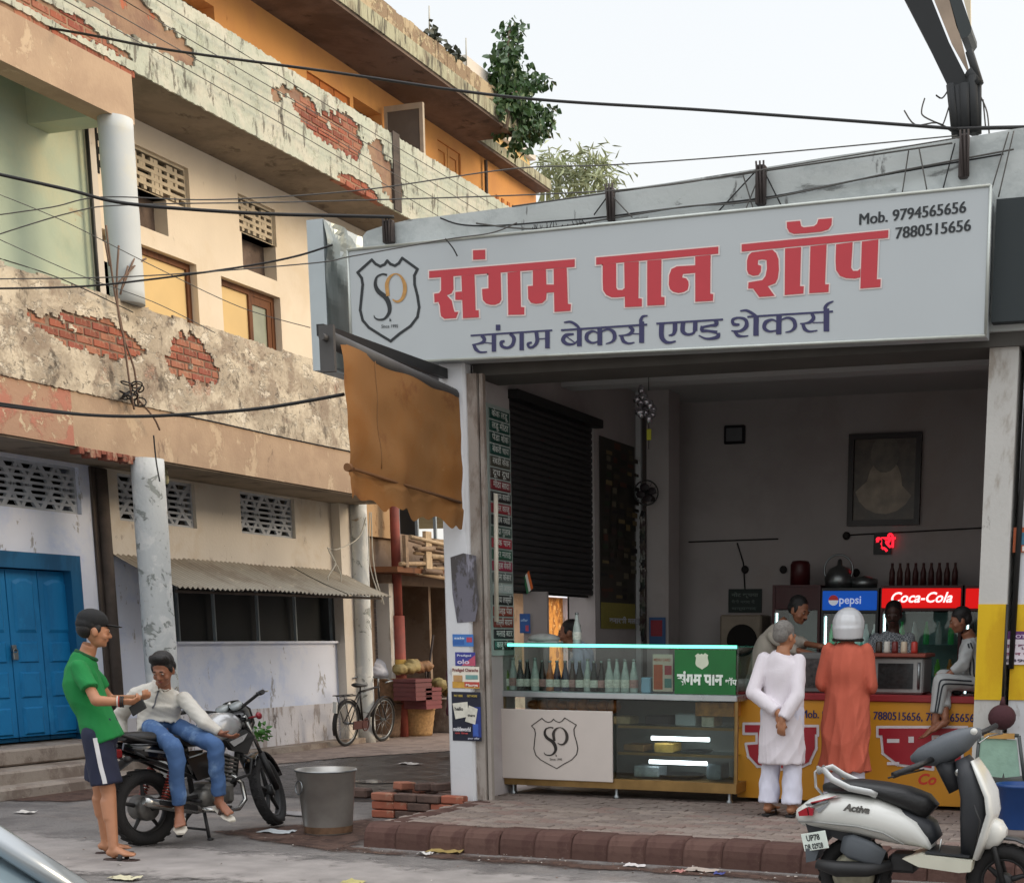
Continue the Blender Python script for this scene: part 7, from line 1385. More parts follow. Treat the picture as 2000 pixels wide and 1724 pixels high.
def hand_shapes(mb, wr, d, nrm, s=1.0, curl=.5, thumb=1):
    d = Vector(d).normalized(); nrm = Vector(nrm); nrm = (nrm - d*nrm.dot(d)).normalized(); a = d.cross(nrm); wr = Vector(wr)
    M = Matrix((a, d, nrm)).transposed(); mb.ell(wr + d*.05*s, (.042*s, .055*s, .018*s), M=M, n=12, k=8); mb.cap(wr - d*.02, wr + d*.03*s, .026*s, .024*s)
    for i, (o, L_) in enumerate(((-.03, .062), (-.01, .072), (.01, .068), (.03, .052))):
        p = wr + d*.09*s + a*(o*s); q = p + (d*math.cos(curl*.7) - nrm*math.sin(curl*.7))*L_*.5*s; e_ = q + (d*math.cos(curl*1.8) - nrm*math.sin(curl*1.8))*L_*.5*s
        mb.cap(wr + d*.05*s + a*(o*.8*s), p, .0095*s, .009*s, n=8); mb.cap(p, q, .009*s, .0085*s, n=8); mb.cap(q, e_, .0085*s, .0075*s, n=8)
    t0 = wr + d*.03*s - a*(.025*s*thumb); t1 = t0 + (d*.6 - a*.6*thumb - nrm*.4).normalized()*.035*s; t2 = t1 + (d*.9 - a*.1*thumb - nrm*.5).normalized()*.03*s
    mb.cap(t0, t1, .013*s, .011*s, n=8); mb.cap(t1, t2, .011*s, .009*s, n=8)
def foot_shapes(mb, an, t, s=1.0):
    t = Vector(t); t = t.normalized(); an = Vector(an); dn = V(0, 0, -1) if abs(t.z) < .6 else V(t.x, t.y, 0).normalized()
    r = t.cross(dn).normalized(); h = an + dn*.055*s
    mb.loft([h - t*.055*s, h - t*.03*s - dn*.01, h + t*.04*s - dn*.015*s, h + t*.11*s, h + t*.155*s], [.02*s, .034*s, .036*s, .045*s, .04*s], [.02*s, .032*s, .034*s, .02*s, .013*s], side=r, n=14)
    mb.cap(an, h, .036*s, .034*s)
    for i in range(5): p = h + t*(.15-.008*i)*s + r*((i-2)*.017*s); mb.cap(p, p + t*(.03 if i else .035)*s, .011*s if i else .014*s, .009*s, n=8)
def body(mb, J, s=1.0, build=1.0):
    rt = (J['shR'] - J['shL']).normalized(); nk = J['neck']
    mb.loft([J['pelvis']-V(0, 0, .06), J['pelvis'], J['waist'], J['chest'], (J['shR']+J['shL'])/2, nk, nk.lerp(J['head'], .35)], [.08, .115*build, .105*build, .12*build, .09, .056, .052], [.05, .075*build, .072*build, .085*build, .06, .056, .052], side=rt, n=18)
    for q in 'LR':
        ar = 1 if J.get('bare') else .74; i_ = J['sh'+q].lerp((J['shL']+J['shR'])/2, .2) - V(0, 0, .015); mb.cap(i_, J['el'+q], .036*build, .039*ar, n=14); mb.cap(J['el'+q], J['wr'+q], .04*ar, .027, n=14)
        lg = 1 if J.get('bare') else .75; mb.cap(J['hp'+q], J['kn'+q], .066*build, .054*lg, n=16); mb.cap(J['kn'+q], J['an'+q], .052*lg, .034, n=16)
        kn, an = J['kn'+q], J['an'+q]; back = J.get('back', V(0, 0, 0)); mb.cap(kn.lerp(an, .18) + back*.016*lg, kn.lerp(an, .5) + back*.012*lg, .05*lg, .044*lg, n=14)
        foot_shapes(mb, an, J['toe'+q], s)
        hd = J.get('hand'+q, ((J['wr'+q]-J['el'+q]).normalized(), V(0, 0, -1), .6)); hand_shapes(mb, J['wr'+q], hd[0], hd[1], s, hd[2], 1 if q == 'L' else -1)
    head_shapes(mb, J['head'], J['face'], s, J.get('up', (0, 0, 1)))
def tube(mb, p, q, r0, r1, n=16, f=1.0):
    p, q = Vector(p), Vector(q); mb.loft([p.lerp(q, i/5) for i in range(6)], [r0+(r1-r0)*i/5 for i in range(6)], side=(.2, .3, .1), n=n); mb.ell(p, (r0,)*3, n=n)
def hairdo(t, J, m, s=1.0, kind='short'):
    f, r, u = frame(J['face'], J.get('up', (0, 0, 1))); M = Matrix((r, f, u)).transposed(); c = J['head']; L = lambda a, b, d: c + r*(a*s) + f*(b*s) + u*(d*s)
    w = MB()
    if kind == 'cap':
        w.ell(L(0, -.01, .055), (.085*s, .105*s, .08*s), M=M); w.ell(L(0, -.045, .02), (.08*s, .075*s, .055*s), M=M)
    else:
        w.ell(L(0, -.025, .055), (.083*s, .098*s, .083*s), M=M); w.ell(L(0, -.06, .01), (.076*s, .06*s, .07*s), M=M)
        if kind == 'full':
            for i in range(16): a_ = -1.3 + 2.6*i/15; w.ell(L(math.sin(a_)*.058, math.cos(a_)*.06, .118 - .022*abs(a_)+.01*(i % 2)), (.024*s, .03*s, .03*s), M=M, n=8, k=5)
            w.ell(L(-.03, .055, .122), (.04*s, .034*s, .03*s), M=M); w.ell(L(0, -.01, .09), (.07*s, .075*s, .055*s), M=M)
        for q in (-1, 1): w.ell(L(q*.07, .015, .02), (.012*s, .022*s, .035*s), M=M)
    return remeshed('hair' if kind != 'cap' else 'cap', w, .008, m, t, 2, .003 if kind != 'cap' else 0)
def face_bits(t, J, s=1.0, moust=False, glasses=False, brow='#15110f'):
    f, r, u = frame(J['face'], J.get('up', (0, 0, 1))); M = Matrix((r, f, u)).transposed(); c = J['head']; L = lambda a, b, d: c + r*(a*s) + f*(b*s) + u*(d*s)
    md = mat('brow_dark', brow, rough=.8)
    for q in (-1, 1):
        w = MB(); w.ell(L(q*.03, .097, .034), (.017*s, .006*s, .0035*s), M=M, n=8, k=5); obj('eyebrow', w, md, t)
        w = MB(); w.ell(L(q*.031, .094, .014), (.012*s, .008*s, .0055*s), M=M, n=10, k=6); e_ = obj('eye', w, mat('eye_white', '#b7aea4', rough=.3), t)
        w = MB(); w.ell(L(q*.031, .1, .013), (.0055*s, .004*s, .0055*s), M=M, n=8, k=5); obj('iris', w, md, e_)
    w = MB(); w.ell(L(0, .101, -.052), (.021*s, .006*s, .006*s), M=M, n=10, k=6); obj('lips', w, mat('lips', '#7d4038', rough=.5), t)
    if moust: w = MB(); w.ell(L(0, .107, -.039), (.03*s, .007*s, .008*s), M=M, n=10, k=6); obj('moustache', w, md, t)
def slippers(t, J, m, m2, s=1.0):
    for q in 'LR':
        an, tt = J['an'+q], Vector(J['toe'+q]).normalized(); dn = V(0, 0, -1) if abs(tt.z) < .6 else V(tt.x, tt.y, 0).normalized(); r = tt.cross(dn).normalized(); b = an + dn*.098*s
        w = MB(); w.loft([b - tt*.075*s, b - tt*.04*s, b + tt*.05*s, b + tt*.13*s, b + tt*.19*s], [.028, .042, .043, .054, .03], [.008]*5, side=r, n=14, e=.8); o = obj('slipper', w, m, t)
        w = MB(); w.loft([b + tt*.07 - r*.046, b + tt*.075 - r*.035 - dn*.045, b + tt*.085 - dn*.056, b + tt*.075 + r*.035 - dn*.045, b + tt*.07 + r*.046], .02, .005, side=tt, n=8); obj('strap', w, m2, o)
def P3(u, v, y): return A(u, v, y=y)
def standing(x, y, z0, H, face, lean=(0, 0)):
    """joint set for a standing figure of height H facing the horizontal direction face"""
    f = Vector((face[0], face[1], 0)).normalized(); r = V(f.y, -f.x, 0); k = H/1.72; b = V(x, y, z0); J = {}
    up = V(lean[0], lean[1], 0)
    L = lambda a, q, z: b + r*(a*k) + f*(q*k) + V(0, 0, z*k) + up*(max(0, z-.9)*k)
    J.update(pelvis=L(0, 0, .93), waist=L(0, .01, 1.06), chest=L(0, .005, 1.24), neck=L(0, -.01, 1.45), head=L(0, .02, 1.6), shL=L(-.18, -.01, 1.41), shR=L(.18, -.01, 1.41), hpL=L(-.09, 0, .9), hpR=L(.09, 0, .9),
             knL=L(-.1, .02, .48), knR=L(.1, .02, .48), anL=L(-.11, -.02, .112), anR=L(.11, -.02, .112), toeL=f.copy(), toeR=f.copy(), elL=L(-.24, -.03, 1.13), elR=L(.24, -.03, 1.13), wrL=L(-.25, .05, .88), wrR=L(.25, .05, .88), face=f.copy(), back=-f, L=L, f=f, r=r)
    return J
def tee(t, J, m, hem, sl=.5, build=1.0, name='shirt', wr=.004, flare=1.0, top=.02, voxel=.010, sr=1.0):
    rt = (J['shR']-J['shL']).normalized(); w = MB(); sm_ = (J['shR']+J['shL'])/2; hwS = (J['shR']-J['shL']).length/2
    P, a_, b_ = rs([hem, J['pelvis'].lerp(hem, .4), J['waist'], J['chest'], J['chest'].lerp(sm_, .7), sm_.lerp(J['neck'], .35), sm_.lerp(J['neck'], .8)], [.178*build*flare, .176*build*flare**.5, .162*build, .172*build, hwS*.93, hwS*.62, .066], [.13*build*flare, .13*build*flare**.5, .118*build, .13*build, .108*build, .09*build, .066])
    w.loft(P, a_, b_, side=rt, n=26)
    for q in 'LR':
        s0 = J['sh'+q].lerp(sm_, .1) - V(0, 0, .012); w.ell(s0, (.058*build,)*3); end = J['sh'+q].lerp(J['el'+q], min(1, sl*2)); tube(w, s0, end, .058*build*sr, (.056 if sl > .4 else .066)*sr)
        if sl > .5: tube(w, J['el'+q], J['el'+q].lerp(J['wr'+q], (sl-.5)*2), .054*sr, .04)
    return remeshed(name, w, voxel, m, t, 5, wr, (1, 1, .8))
def legs(t, J, m, fr=1.0, build=1.0, name='trousers', wr=.004, r1=.06, loose=1.0):
    w = MB(); rt = (J['shR']-J['shL']).normalized() if 'pr' not in J else J['pr']
    P, a_, b_ = rs([J['pelvis']+V(0, 0, .1), J['pelvis'], (J['hpL']+J['hpR'])/2 - V(0, 0, .05)], [.145*build, .168*build, .155*build], [.108*build, .125*build, .115*build]); w.loft(P, a_, b_, side=rt, n=20)
    for q in 'LR':
        h, k, a = J['hp'+q], J['kn'+q], J['an'+q]
        if fr <= .5: tube(w, h, h.lerp(k, fr*2), .1*build*loose, .108*build*loose, n=18)
        else: tube(w, h, k, .098*build*loose, .07*loose, n=18); tube(w, k, k.lerp(a, (fr-.5)*2), .069*loose, r1, n=18)
    return remeshed(name, w, .0105, m, t, 4, wr, (1, 1, .6))

M_green = mat('green_cotton', '#13773a', rough=.9, var=.12, scale=3, bump=.25, bscale=150); M_navyc = mat('navy_shorts', '#1c2138', rough=.85, var=.1)
# ---- man in green
PG = thing('person', 'standing man in green t-shirt, navy shorts and black cap seen from behind', 'person', (-7.42, 8.4, 0)); J = standing(-7.5, 8.4, 0, 1.73, (.8, .45)); J['bare'] = 1; f, r = J['f'], J['r']
J['anR'] = V(-7.34, 8.28, .112); J['anL'] = V(-7.62, 8.52, .112); J['knR'] = V(-7.4, 8.34, .5); J['knL'] = V(-7.6, 8.48, .5); J['toeR'] = V(1, .12, 0); J['toeL'] = V(.85, .4, 0)
J['head'] = A(183, 1232, y=8.4); J['neck'] = A(172, 1272, y=8.4); J['face'] = V(.62, .8, -.15)
J['shR'] = V(-7.47, 8.22, 1.4); J['elR'] = A(188, 1368, y=8.2); J['wrR'] = A(240, 1370, y=8.3); J['handR'] = (V(1, .3, .0), V(.1, -.5, -.8), 1.1); J['shL'] = V(-7.68, 8.52, 1.41); J['elL'] = V(-7.62, 8.68, 1.14); J['wrL'] = V(-7.35, 8.66, 1.16); J['handL'] = (V(1, -.3, .1), V(0, 0, -1), .9)
J['chest'] = V(-7.58, 8.37, 1.24); J['waist'] = V(-7.53, 8.4, 1.07); J['pelvis'] = V(-7.49, 8.41, .93)
w = MB(); body(w, J); remeshed('body', w, .0075, SK1, PG, 2); tee(PG, J, M_green, V(-7.47, 8.42, .86), .33, 1.05, wr=.0055, flare=1.08)
w = MB(); sm_ = (J['shR']+J['shL'])/2; w.torus(J['neck'].lerp(sm_, .28), (J['neck']-sm_), .072, .014, n=24); obj('collar', w, mat('dark_green_rib', '#0c4a26', rough=.9), PG)
legs(PG, J, M_navyc, .43, 1.02, 'shorts', .005, loose=1.0)
o_ = bpy.data.objects['shorts']; ribbon(o_, 0, [V(-7.36, 8.2, .9), V(-7.3, 8.16, .75), V(-7.29, 8.16, .56)], .03, mat('white_stripe', '#c9c9cc', rough=.8), 'side_stripe', PG)
hairdo(PG, J, M_hair, 1.0); hairdo(PG, {**J, 'head': J['head'] + V(0, 0, .018)}, mat('black_cap', '#131416', rough=.85, bump=.2, bscale=120), 1.04, 'cap')
ff, rr, uu = frame(J['face']); M_ = Matrix((rr, ff, uu)).transposed(); w = MB(); w.ell(J['head'] + ff*.12 + uu*.055, (.075, .07, .008), M=M_); obj('cap_brim', w, mat('black_cap', '#131416'), PG)
face_bits(PG, J); slippers(PG, J, mat('slipper_sole', '#3a2a26', rough=.8), mat('slipper_strap', '#2b2626', rough=.7))
d_ = (J['wrR']-J['elR']).normalized(); 
for i, (k_, c_, rr_) in enumerate(((.8, '#c9c4bc', .005), (.86, '#a8372c', .004), (.92, '#26201e', .006), (1.0, '#1c1a1a', .006))): w = MB(); w.torus(J['elR'].lerp(J['wrR'], k_), d_, .036, rr_, n=20, k=6); obj('wrist_band', w, mat('band_'+c_[1:], c_, rough=.6), PG)
w = MB(); w.cbox((-.035, -.006, -.07), (.035, .006, .07), .004, M=Matrix.Translation(J['wrR'] + V(.1, .03, -.04)) @ Matrix.Rotation(1.1, 4, 'Y')); solo('phone', w, M_blackm, 'black phone held in the hand of the man in green', 'phone')
# ---- seated man
PS = thing('person', 'young man in cream shirt and blue jeans sitting sideways on the motorcycle', 'person', (-7.6, 9.2, 0)); J = {}
J['pelvis'] = V(-7.72, 9.32, .9); J['waist'] = V(-7.72, 9.32, 1.0); J['chest'] = V(-7.68, 9.3, 1.12); J['neck'] = V(-7.6, 9.25, 1.245); J['head'] = A(319, 1308, y=9.2); J['face'] = V(.22, -.85, -.42); J['back'] = V(-.5, .5, 0)
J['shL'] = A(364, 1362, y=9.35); J['shR'] = A(262, 1352, y=9.22); J['elL'] = A(402, 1412, y=9.25); J['wrL'] = A(432, 1432, y=9.3); J['elR'] = A(234, 1398, y=9.3); J['wrR'] = A(240, 1440, y=9.25); J['handL'] = (V(.9, .1, -.25), V(.1, -.3, -.9), .5); J['handR'] = (V(.35, -.2, -.9), V(-.2, -1, 0), .5)
J['hpL'] = V(-7.6, 9.38, .9); J['hpR'] = V(-7.72, 9.22, .9); J['knL'] = A(420, 1455, y=9.2); J['knR'] = A(342, 1462, y=8.98); J['anL'] = A(428, 1558, y=9.25); J['anR'] = A(350, 1578, y=9.02); J['toeL'] = V(.85, -.35, -.35); J['toeR'] = V(.55, -.7, -.4)
M_shirtc = mat('cream_shirt', '#c3bfb6', rough=.85, var=.06, scale=3, bump=.3, bscale=140); M_jean = layered('washed_denim', '#46628c', [('#7c97b8', 2.3, .5, .64, (1, 1, 1), .8), ('#27406a', 3, .58, .7, (1, 1, 1), .7)], bump=.2)
w = MB(); body(w, J, .98); remeshed('body', w, .0075, SK2, PS, 2); tee(PS, J, M_shirtc, V(-7.7, 9.3, .87), .93, 1.0, wr=.010, flare=1.0)
J['pr'] = V(.6, .8, 0).normalized(); legs(PS, J, M_jean, .97, .82, 'jeans', .008, r1=.054, loose=.95); hairdo(PS, J, M_hair, 1.03, 'full'); face_bits(PS, J, 1.0)
o_ = bpy.data.objects['shirt.001']; fx = V(.3, -.95, 0).normalized(); p0 = J['neck'] + fx*.09; ribbon(o_, 0, [p0 + V(0, 0, -.01), J['chest'] + fx*.16 + V(.02, 0, 0), J['chest'].lerp(J['waist'], .6) + fx*.16], .012, mat('placket_grey', '#5f6065', rough=.8), 'placket', PS)
for s_ in (-1, 1): ribbon(o_, 0, [J['neck'] + V(s_*.075, .0, .03), J['neck'] + fx*.1 + V(s_*.05, 0, 0), J['neck'] + fx*.13 + V(s_*.03, 0, -.05)], .04, M_shirtc, 'collar', PS, .012)
slippers(PS, J, mat('white_sole', '#c5bfb2', rough=.7), mat('brown_strap', '#43342e', rough=.7))
# ---- man in white kurta
M_kurta = mat('white_kurta', '#dad3d8', rough=.9, var=.04, scale=2, bump=.25, bscale=110); M_pyj = mat('white_pyjama', '#d6d6e4', rough=.9, var=.04, bump=.2, bscale=110)
def kurta(t, J, m, hemz, hw, hd, build=1.0, sl=.97, name='kurta', wr=.009):
    rt = J['r']; b = J['pelvis']; w = MB(); sm_ = (J['shR']+J['shL'])/2; hm = V(b.x, b.y, hemz)
    hwS = (J['shR']-J['shL']).length/2
    P, a_, b_ = rs([hm, hm.lerp(b, .3), hm.lerp(b, .75), J['waist'], J['chest'], J['chest'].lerp(sm_, .75), sm_.lerp(J['neck'], .35), sm_.lerp(J['neck'], .85)], [hw, hw*.97, hw*.92, .17*build, .175*build, hwS*.95, hwS*.62, .064], [hd, hd, hd*.95, .125*build, .13*build, .105*build, .088*build, .064]); w.loft(P, a_, b_, side=rt, n=30)
    for q in 'LR':
        s0 = J['sh'+q].lerp(sm_, .12) - V(0, 0, .015); w.ell(s0, (.056*build,)*3); tube(w, s0, J['el'+q], .06*build, .056); tube(w, J['el'+q], J['el'+q].lerp(J['wr'+q], (sl-.5)*2), .056, .052)
    zz = hemz; zt_ = J['chest'].z
    return remeshed(name, w, .010, m, t, 5, wr, (1, 1, .3), wfun=lambda co: .55 + 1.3*np.clip((zt_ - co[:, 2])/(zt_-zz), 0, 1))
PK = thing('person', 'grey haired man in a long white kurta standing with hands clasped behind him', 'person', (-3.15, 11.25, PZ)); J = standing(-3.14, 11.25, PZ, 1.62, (.12, 1)); 
J['head'] = A(1533, 1243, y=11.25); J['face'] = V(.45, 1, -.1); J['shL'] = V(-3.315, 11.24, 1.47); J['shR'] = V(-2.985, 11.24, 1.46); J['neck'] = V(-3.135, 11.23, 1.52)
J['elL'] = V(-3.36, 11.14, 1.19); J['wrL'] = A(1520, 1392, y=11.07); J['elR'] = V(-2.98, 11.12, 1.17); J['wrR'] = A(1528, 1405, y=11.03); J['handL'] = (V(.3, 0, -.95), V(0, -1, 0), .5); J['handR'] = (V(-.1, 0, -1), V(0, -1, 0.1), .6)
w = MB(); body(w, J, .95, .95); remeshed('body', w, .0075, SK1, PK, 2); kurta(PK, J, M_kurta, .62, .195, .15, 1.0, wr=.012); legs(PK, J, M_pyj, 1.0, .95, 'pyjama', .006, r1=.088, loose=1.1); hairdo(PK, J, M_greyhair, .97); face_bits(PK, J, .95); slippers(PK, J, M_satin, M_satin, .95)
# ---- man in orange kurta with helmet
M_coral = mat('coral_kurta', '#c05f49', rough=.9, var=.06, scale=2, bump=.25, bscale=110)
PO = thing('person', 'man in a long coral orange kurta wearing a white motorcycle helmet', 'person', (-2.69, 11.6, PZ)); J = standing(-2.69, 11.62, PZ, 1.68, (.05, 1)); J['shL'] = V(-2.87, 11.6, 1.54); J['shR'] = V(-2.51, 11.6, 1.54); J['chest'] = V(-2.69, 11.61, 1.38); J['neck'] = V(-2.69, 11.6, 1.6); J['head'] = V(-2.69, 11.62, 1.72)
J['elL'] = V(-2.9, 11.6, 1.25); J['elR'] = V(-2.48, 11.6, 1.25); J['wrL'] = V(-2.82, 11.82, 1.2); J['wrR'] = V(-2.56, 11.84, 1.2); J['handL'] = (V(.2, 1, 0), V(0, 0, -1), .3); J['handR'] = (V(-.2, 1, 0), V(0, 0, -1), .3)
w = MB(); body(w, J, .97, 1.0); remeshed('body', w, .0085, SK1, PO, 2); kurta(PO, J, M_coral, .54, .225, .16, 1.08, wr=.012); legs(PO, J, M_pyj, 1.0, .9, 'pyjama', .006, r1=.075, loose=1.05); slippers(PO, J, M_satin, M_satin); hairdo(PO, J, M_hair)
w = MB(); w.ell(J['head'] + V(0, 0, .02), (.135, .155, .14)); w.loft([J['head'] + V(0, -.01, .0), J['head'] + V(0, -.005, -.1)], [.133, .12], [.15, .135], side=(1, 0, 0), n=24, cap=True); o = remeshed('helmet', w, .01, mat('helmet_white', '#c9cacc', rough=.2, coat=.5, var=.04, scale=6), PO, 3)
w = MB(); w.torus(J['head'] + V(0, -.005, -.105), (0, 0, 1), .118, .014, n=28, k=8); obj('helmet_rim', w, M_blackm, PO); w = MB(); w.cbox(J['head'] + V(-.02, -.142, -.01), J['head'] + V(.015, -.13, .0), .002); obj('helmet_badge', w, mat('badge_grey', '#4b4b4e'), PO)
# ---- shopkeeper leaning in cream kurta
PC = thing('person', 'dark haired shopkeeper in a cream shirt leaning forward behind the counter', 'person', (-3.85, 13.0, PZ)); J = standing(-3.75, 13.0, PZ, 1.78, (.85, -.3)); J['head'] = A(1560, 1192, y=13.0); J['neck'] = A(1525, 1222, y=13.0); J['face'] = V(.8, -.4, -.4); J['shL'] = A(1520, 1240, y=13.14); J['shR'] = A(1508, 1240, y=12.85); J['chest'] = A(1502, 1262, y=13); J['waist'] = A(1486, 1310, y=13.0); J['pelvis'] = A(1480, 1350, y=13.0)
J['hpL'] = J['pelvis'] + V(.05, .09, -.05); J['hpR'] = J['pelvis'] + V(0, -.09, -.05); J['elR'] = A(1548, 1268, y=12.78); J['wrR'] = A(1590, 1278, y=12.7); J['elL'] = A(1565, 1255, y=13.1); J['wrL'] = A(1605, 1262, y=12.9); J['handR'] = (V(1, 0, 0), V(0, 0, -1), .5); J['handL'] = (V(1, 0, 0), V(0, 0, -1), .5)
w = MB(); body(w, J, 1.0, .95); remeshed('body', w, .0095, SK2, PC, 2); tee(PC, J, mat('cream_kurta', '#a9a094', rough=.9, var=.06), J['pelvis'] - V(0, 0, .1), .62, .98, wr=.009); legs(PC, J, M_navyc, .93, .9); hairdo(PC, J, M_hair, 1.0); face_bits(PC, J, moust=True)
# ---- shopkeeper in checked shirt
PD = thing('person', 'dark skinned shopkeeper in a grey checked shirt in front of the red cooler', 'person', (-2.8, 14.0, PZ)); J = standing(-2.8, 14.0, PZ, 1.7, (.05, -1)); J['head'] = A(1745, 1200, y=13.98); J['face'] = V(.1, -1, -.25)
J['elL'] = V(-2.53, 13.85, 1.32); J['wrL'] = V(-2.66, 13.62, 1.34); J['elR'] = V(-3.07, 13.85, 1.32); J['wrR'] = V(-2.92, 13.62, 1.34); J['shL'], J['shR'] = V(-2.62, 14, 1.63), V(-2.98, 14, 1.63); J['chest'] = V(-2.8, 14, 1.46); J['neck'] = V(-2.79, 14, 1.7)
M_check = mat('grey_check', '#8f9498', rough=.9, var=.1); nt_ = M_check.node_tree; tx = nt_.nodes.new('ShaderNodeTexChecker'); tx.inputs['Scale'].default_value = 60; tx.inputs['Color1'].default_value = lin('#b4b9bd'); tx.inputs['Color2'].default_value = lin('#6a7077'); tcn = nt_.nodes.new('ShaderNodeTexCoord'); nt_.links.new(tcn.outputs['Object'], tx.inputs['Vector']); nt_.links.new(tx.outputs[0], nt_.nodes['Principled BSDF'].inputs['Base Color'])
w = MB(); body(w, J, 1.0, 1.0); remeshed('body', w, .0095, SK3, PD, 2); tee(PD, J, M_check, J['pelvis'] - V(0, 0, .05), .75, 1.0, wr=.009); legs(PD, J, M_navyc, .93, .9); hairdo(PD, J, M_hair, 1.0); face_bits(PD, J, moust=True)
# ---- boy in striped track suit on the counter
PB = thing('person', 'barefoot boy in a pale grey striped track suit sitting on the counter end', 'person', (-1.8, 12.45, 1.15)); J = {}
J['head'] = A(1876, 1212, y=12.4); J['face'] = V(-1, -.35, -.35); J['neck'] = A(1893, 1243, y=12.45); J['shR'] = A(1892, 1256, y=12.3); J['shL'] = A(1897, 1256, y=12.6); J['chest'] = A(1897, 1275, y=12.45); J['waist'] = A(1901, 1308, y=12.45); J['pelvis'] = A(1903, 1332, y=12.45); J['back'] = V(1, 0, 0)
J['hpR'] = A(1900, 1334, y=12.36); J['hpL'] = A(1902, 1334, y=12.54); J['knR'] = A(1838, 1330, y=12.14); J['knL'] = A(1842, 1322, y=12.3); J['anR'] = A(1826, 1412, y=12.1); J['anL'] = A(1846, 1402, y=12.1); J['toeR'] = V(-.75, -.35, -.55); J['toeL'] = V(-.8, -.3, -.5)
J['elR'] = A(1880, 1298, y=12.24); J['wrR'] = A(1855, 1315, y=12.2); J['elL'] = A(1880, 1298, y=12.66); J['wrL'] = A(1858, 1312, y=12.5); J['handR'] = (V(-1, 0, -.3), V(0, 0, -1), .5); J['handL'] = J['handR']
M_track = mat('track_grey', '#b0b3b2', rough=.8, var=.06, scale=3)
w = MB(); body(w, J, .85, .78); remeshed('body', w, .008, SK2, PB, 2); tee(PB, J, M_track, J['pelvis'] - V(0, 0, .03), .9, .82, name='jacket', wr=.009); J['pr'] = V(0, 1, 0); legs(PB, J, M_track, .88, .74, 'track_trousers', .005, r1=.056, loose=1.0); hairdo(PB, J, M_hair, .88); face_bits(PB, J, .85)
Mst = mat('track_stripe', '#2e3238', rough=.8)
tr_ = bpy.data.objects['track_trousers']; jk_ = bpy.data.objects['jacket']
for k_ in (0, 1):
    d_ = V(.03*k_, 0, -.035*k_); n_ = V(0, -.09, .02)
    ribbon(tr_, 0, [J['hpR'] + n_ + d_, J['hpR'].lerp(J['knR'], .5) + n_ + d_, J['knR'] + n_*.9 + d_, J['knR'].lerp(J['anR'], .5) + n_*.9 + d_*.8, J['anR'] + n_*.7 + V(.02*k_, 0, .05)], .014, Mst, 'side_stripe', PB)
    ribbon(jk_, 0, [J['shR'] + V(.03*k_, -.08, .03), J['chest'] + V(.01+.035*k_, -.15, 0), J['waist'] + V(-.01+.035*k_, -.15, .0), J['pelvis'] + V(-.01+.035*k_, -.14, .02)], .014, Mst, 'side_stripe', PB)
# ---- man behind the glass case
PL_ = thing('person', 'man in a pale blue shirt behind the left end of the glass case', 'person', (-5.75, 13.1, PZ)); J = standing(-5.72, 13.1, PZ, 1.58, (-1, -.1)); J['head'] = A(1112, 1236, y=13.1); J['face'] = V(-1, -.25, -.1); J['neck'] = V(J['head'].x+.03, 13.1, J['head'].z-.13)
w = MB(); body(w, J, 1.0, 1.0); remeshed('body', w, .0095, SK2, PL_, 2); tee(PL_, J, mat('pale_blue_shirt', '#a9b0c4', rough=.85, var=.06), J['pelvis'] - V(0, 0, .05), .6, 1.0, wr=.009); legs(PL_, J, M_navyc, .93, .9); hairdo(PL_, J, M_hair, 1.0); face_bits(PL_, J)
# ---- walker half hidden by the pillar
q = A(893, 1478, z=.0); PW = thing('person', 'person in a maroon top walking in the lane behind the white pillar', 'person', (q.x, q.y, 0)); J = standing(q.x, q.y, .012, 1.42, (.9, .5)); w = MB(); body(w, J, .9, .9); remeshed('body', w, .012, SK2, PW, 2); tee(PW, J, mat('maroon_top', '#4e1f2a', rough=.9, var=.1), J['pelvis'] - V(0, 0, .22), .5, .95, wr=.009); legs(PW, J, mat('blue_grey_cloth', '#4c5668', rough=.9), .93, .9); hairdo(PW, J, M_hair, .95)
# ================================================================== cables
CN = [0]
def cable(pts, r, label, m=M_cable, group='cables strung over the street', name='cable', sagk=0):
    w = MB(); P, a_, b_ = rs(pts, [r]*len(pts), [r]*len(pts), 8); w.loft(P, a_, n=6); return solo(name, w, m, label, 'cable', group)
def along(pts, y0, y1):
    u0, u1 = pts[0][0], pts[-1][0]; return [A(u, v, y=y0+(y1-y0)*(u-u0)/(u1-u0)) for u, v in pts]
cable(along([(-60, 30), (160, 66), (330, 98), (640, 140), (1000, 190), (1400, 217), (1870, 252)], 12.5, 11.5), .012, 'thick black cable crossing the sky from the upper balcony to the roof frame')
cable(along([(1870, 252), (1940, 250), (2060, 248)], 11.5, 11.5), .014, 'black cable running off to the right above the parapet')
cable(along([(-50, 330), (130, 370), (250, 398), (480, 416), (640, 421), (770, 424)], 9.6, 11.35), .014, 'thick black cable passing in front of the beige wall to the sign corner')
cable(along([(-50, 564), (150, 560), (300, 545), (480, 520), (580, 500), (650, 478)], 9.8, 11.1), .008, 'thin dark cable sagging across the brown framed windows to the tin sign')
cable(along([(-50, 785), (120, 806), (250, 813), (380, 808), (520, 796), (672, 770)], 9.4, 9.6), .013, 'heavy black cable running below the lower balcony to the blind roller')
cable(along([(-50, 780), (200, 812), (340, 812), (400, 820), (560, 856), (700, 885)], 9.8, 12.6), .008, 'dark cable following the ledge below the brick patches')
cable(along([(-40, 365), (120, 430), (300, 520), (470, 600), (606, 640)], 10.5, 11.6), .004, 'upper of two hair thin wires slanting across the balcony column', M_cable2)
cable(along([(-40, 450), (150, 535), (300, 590), (420, 650)], 10.5, 11.4), .004, 'lower of two hair thin wires slanting across the balcony column', M_cable2)
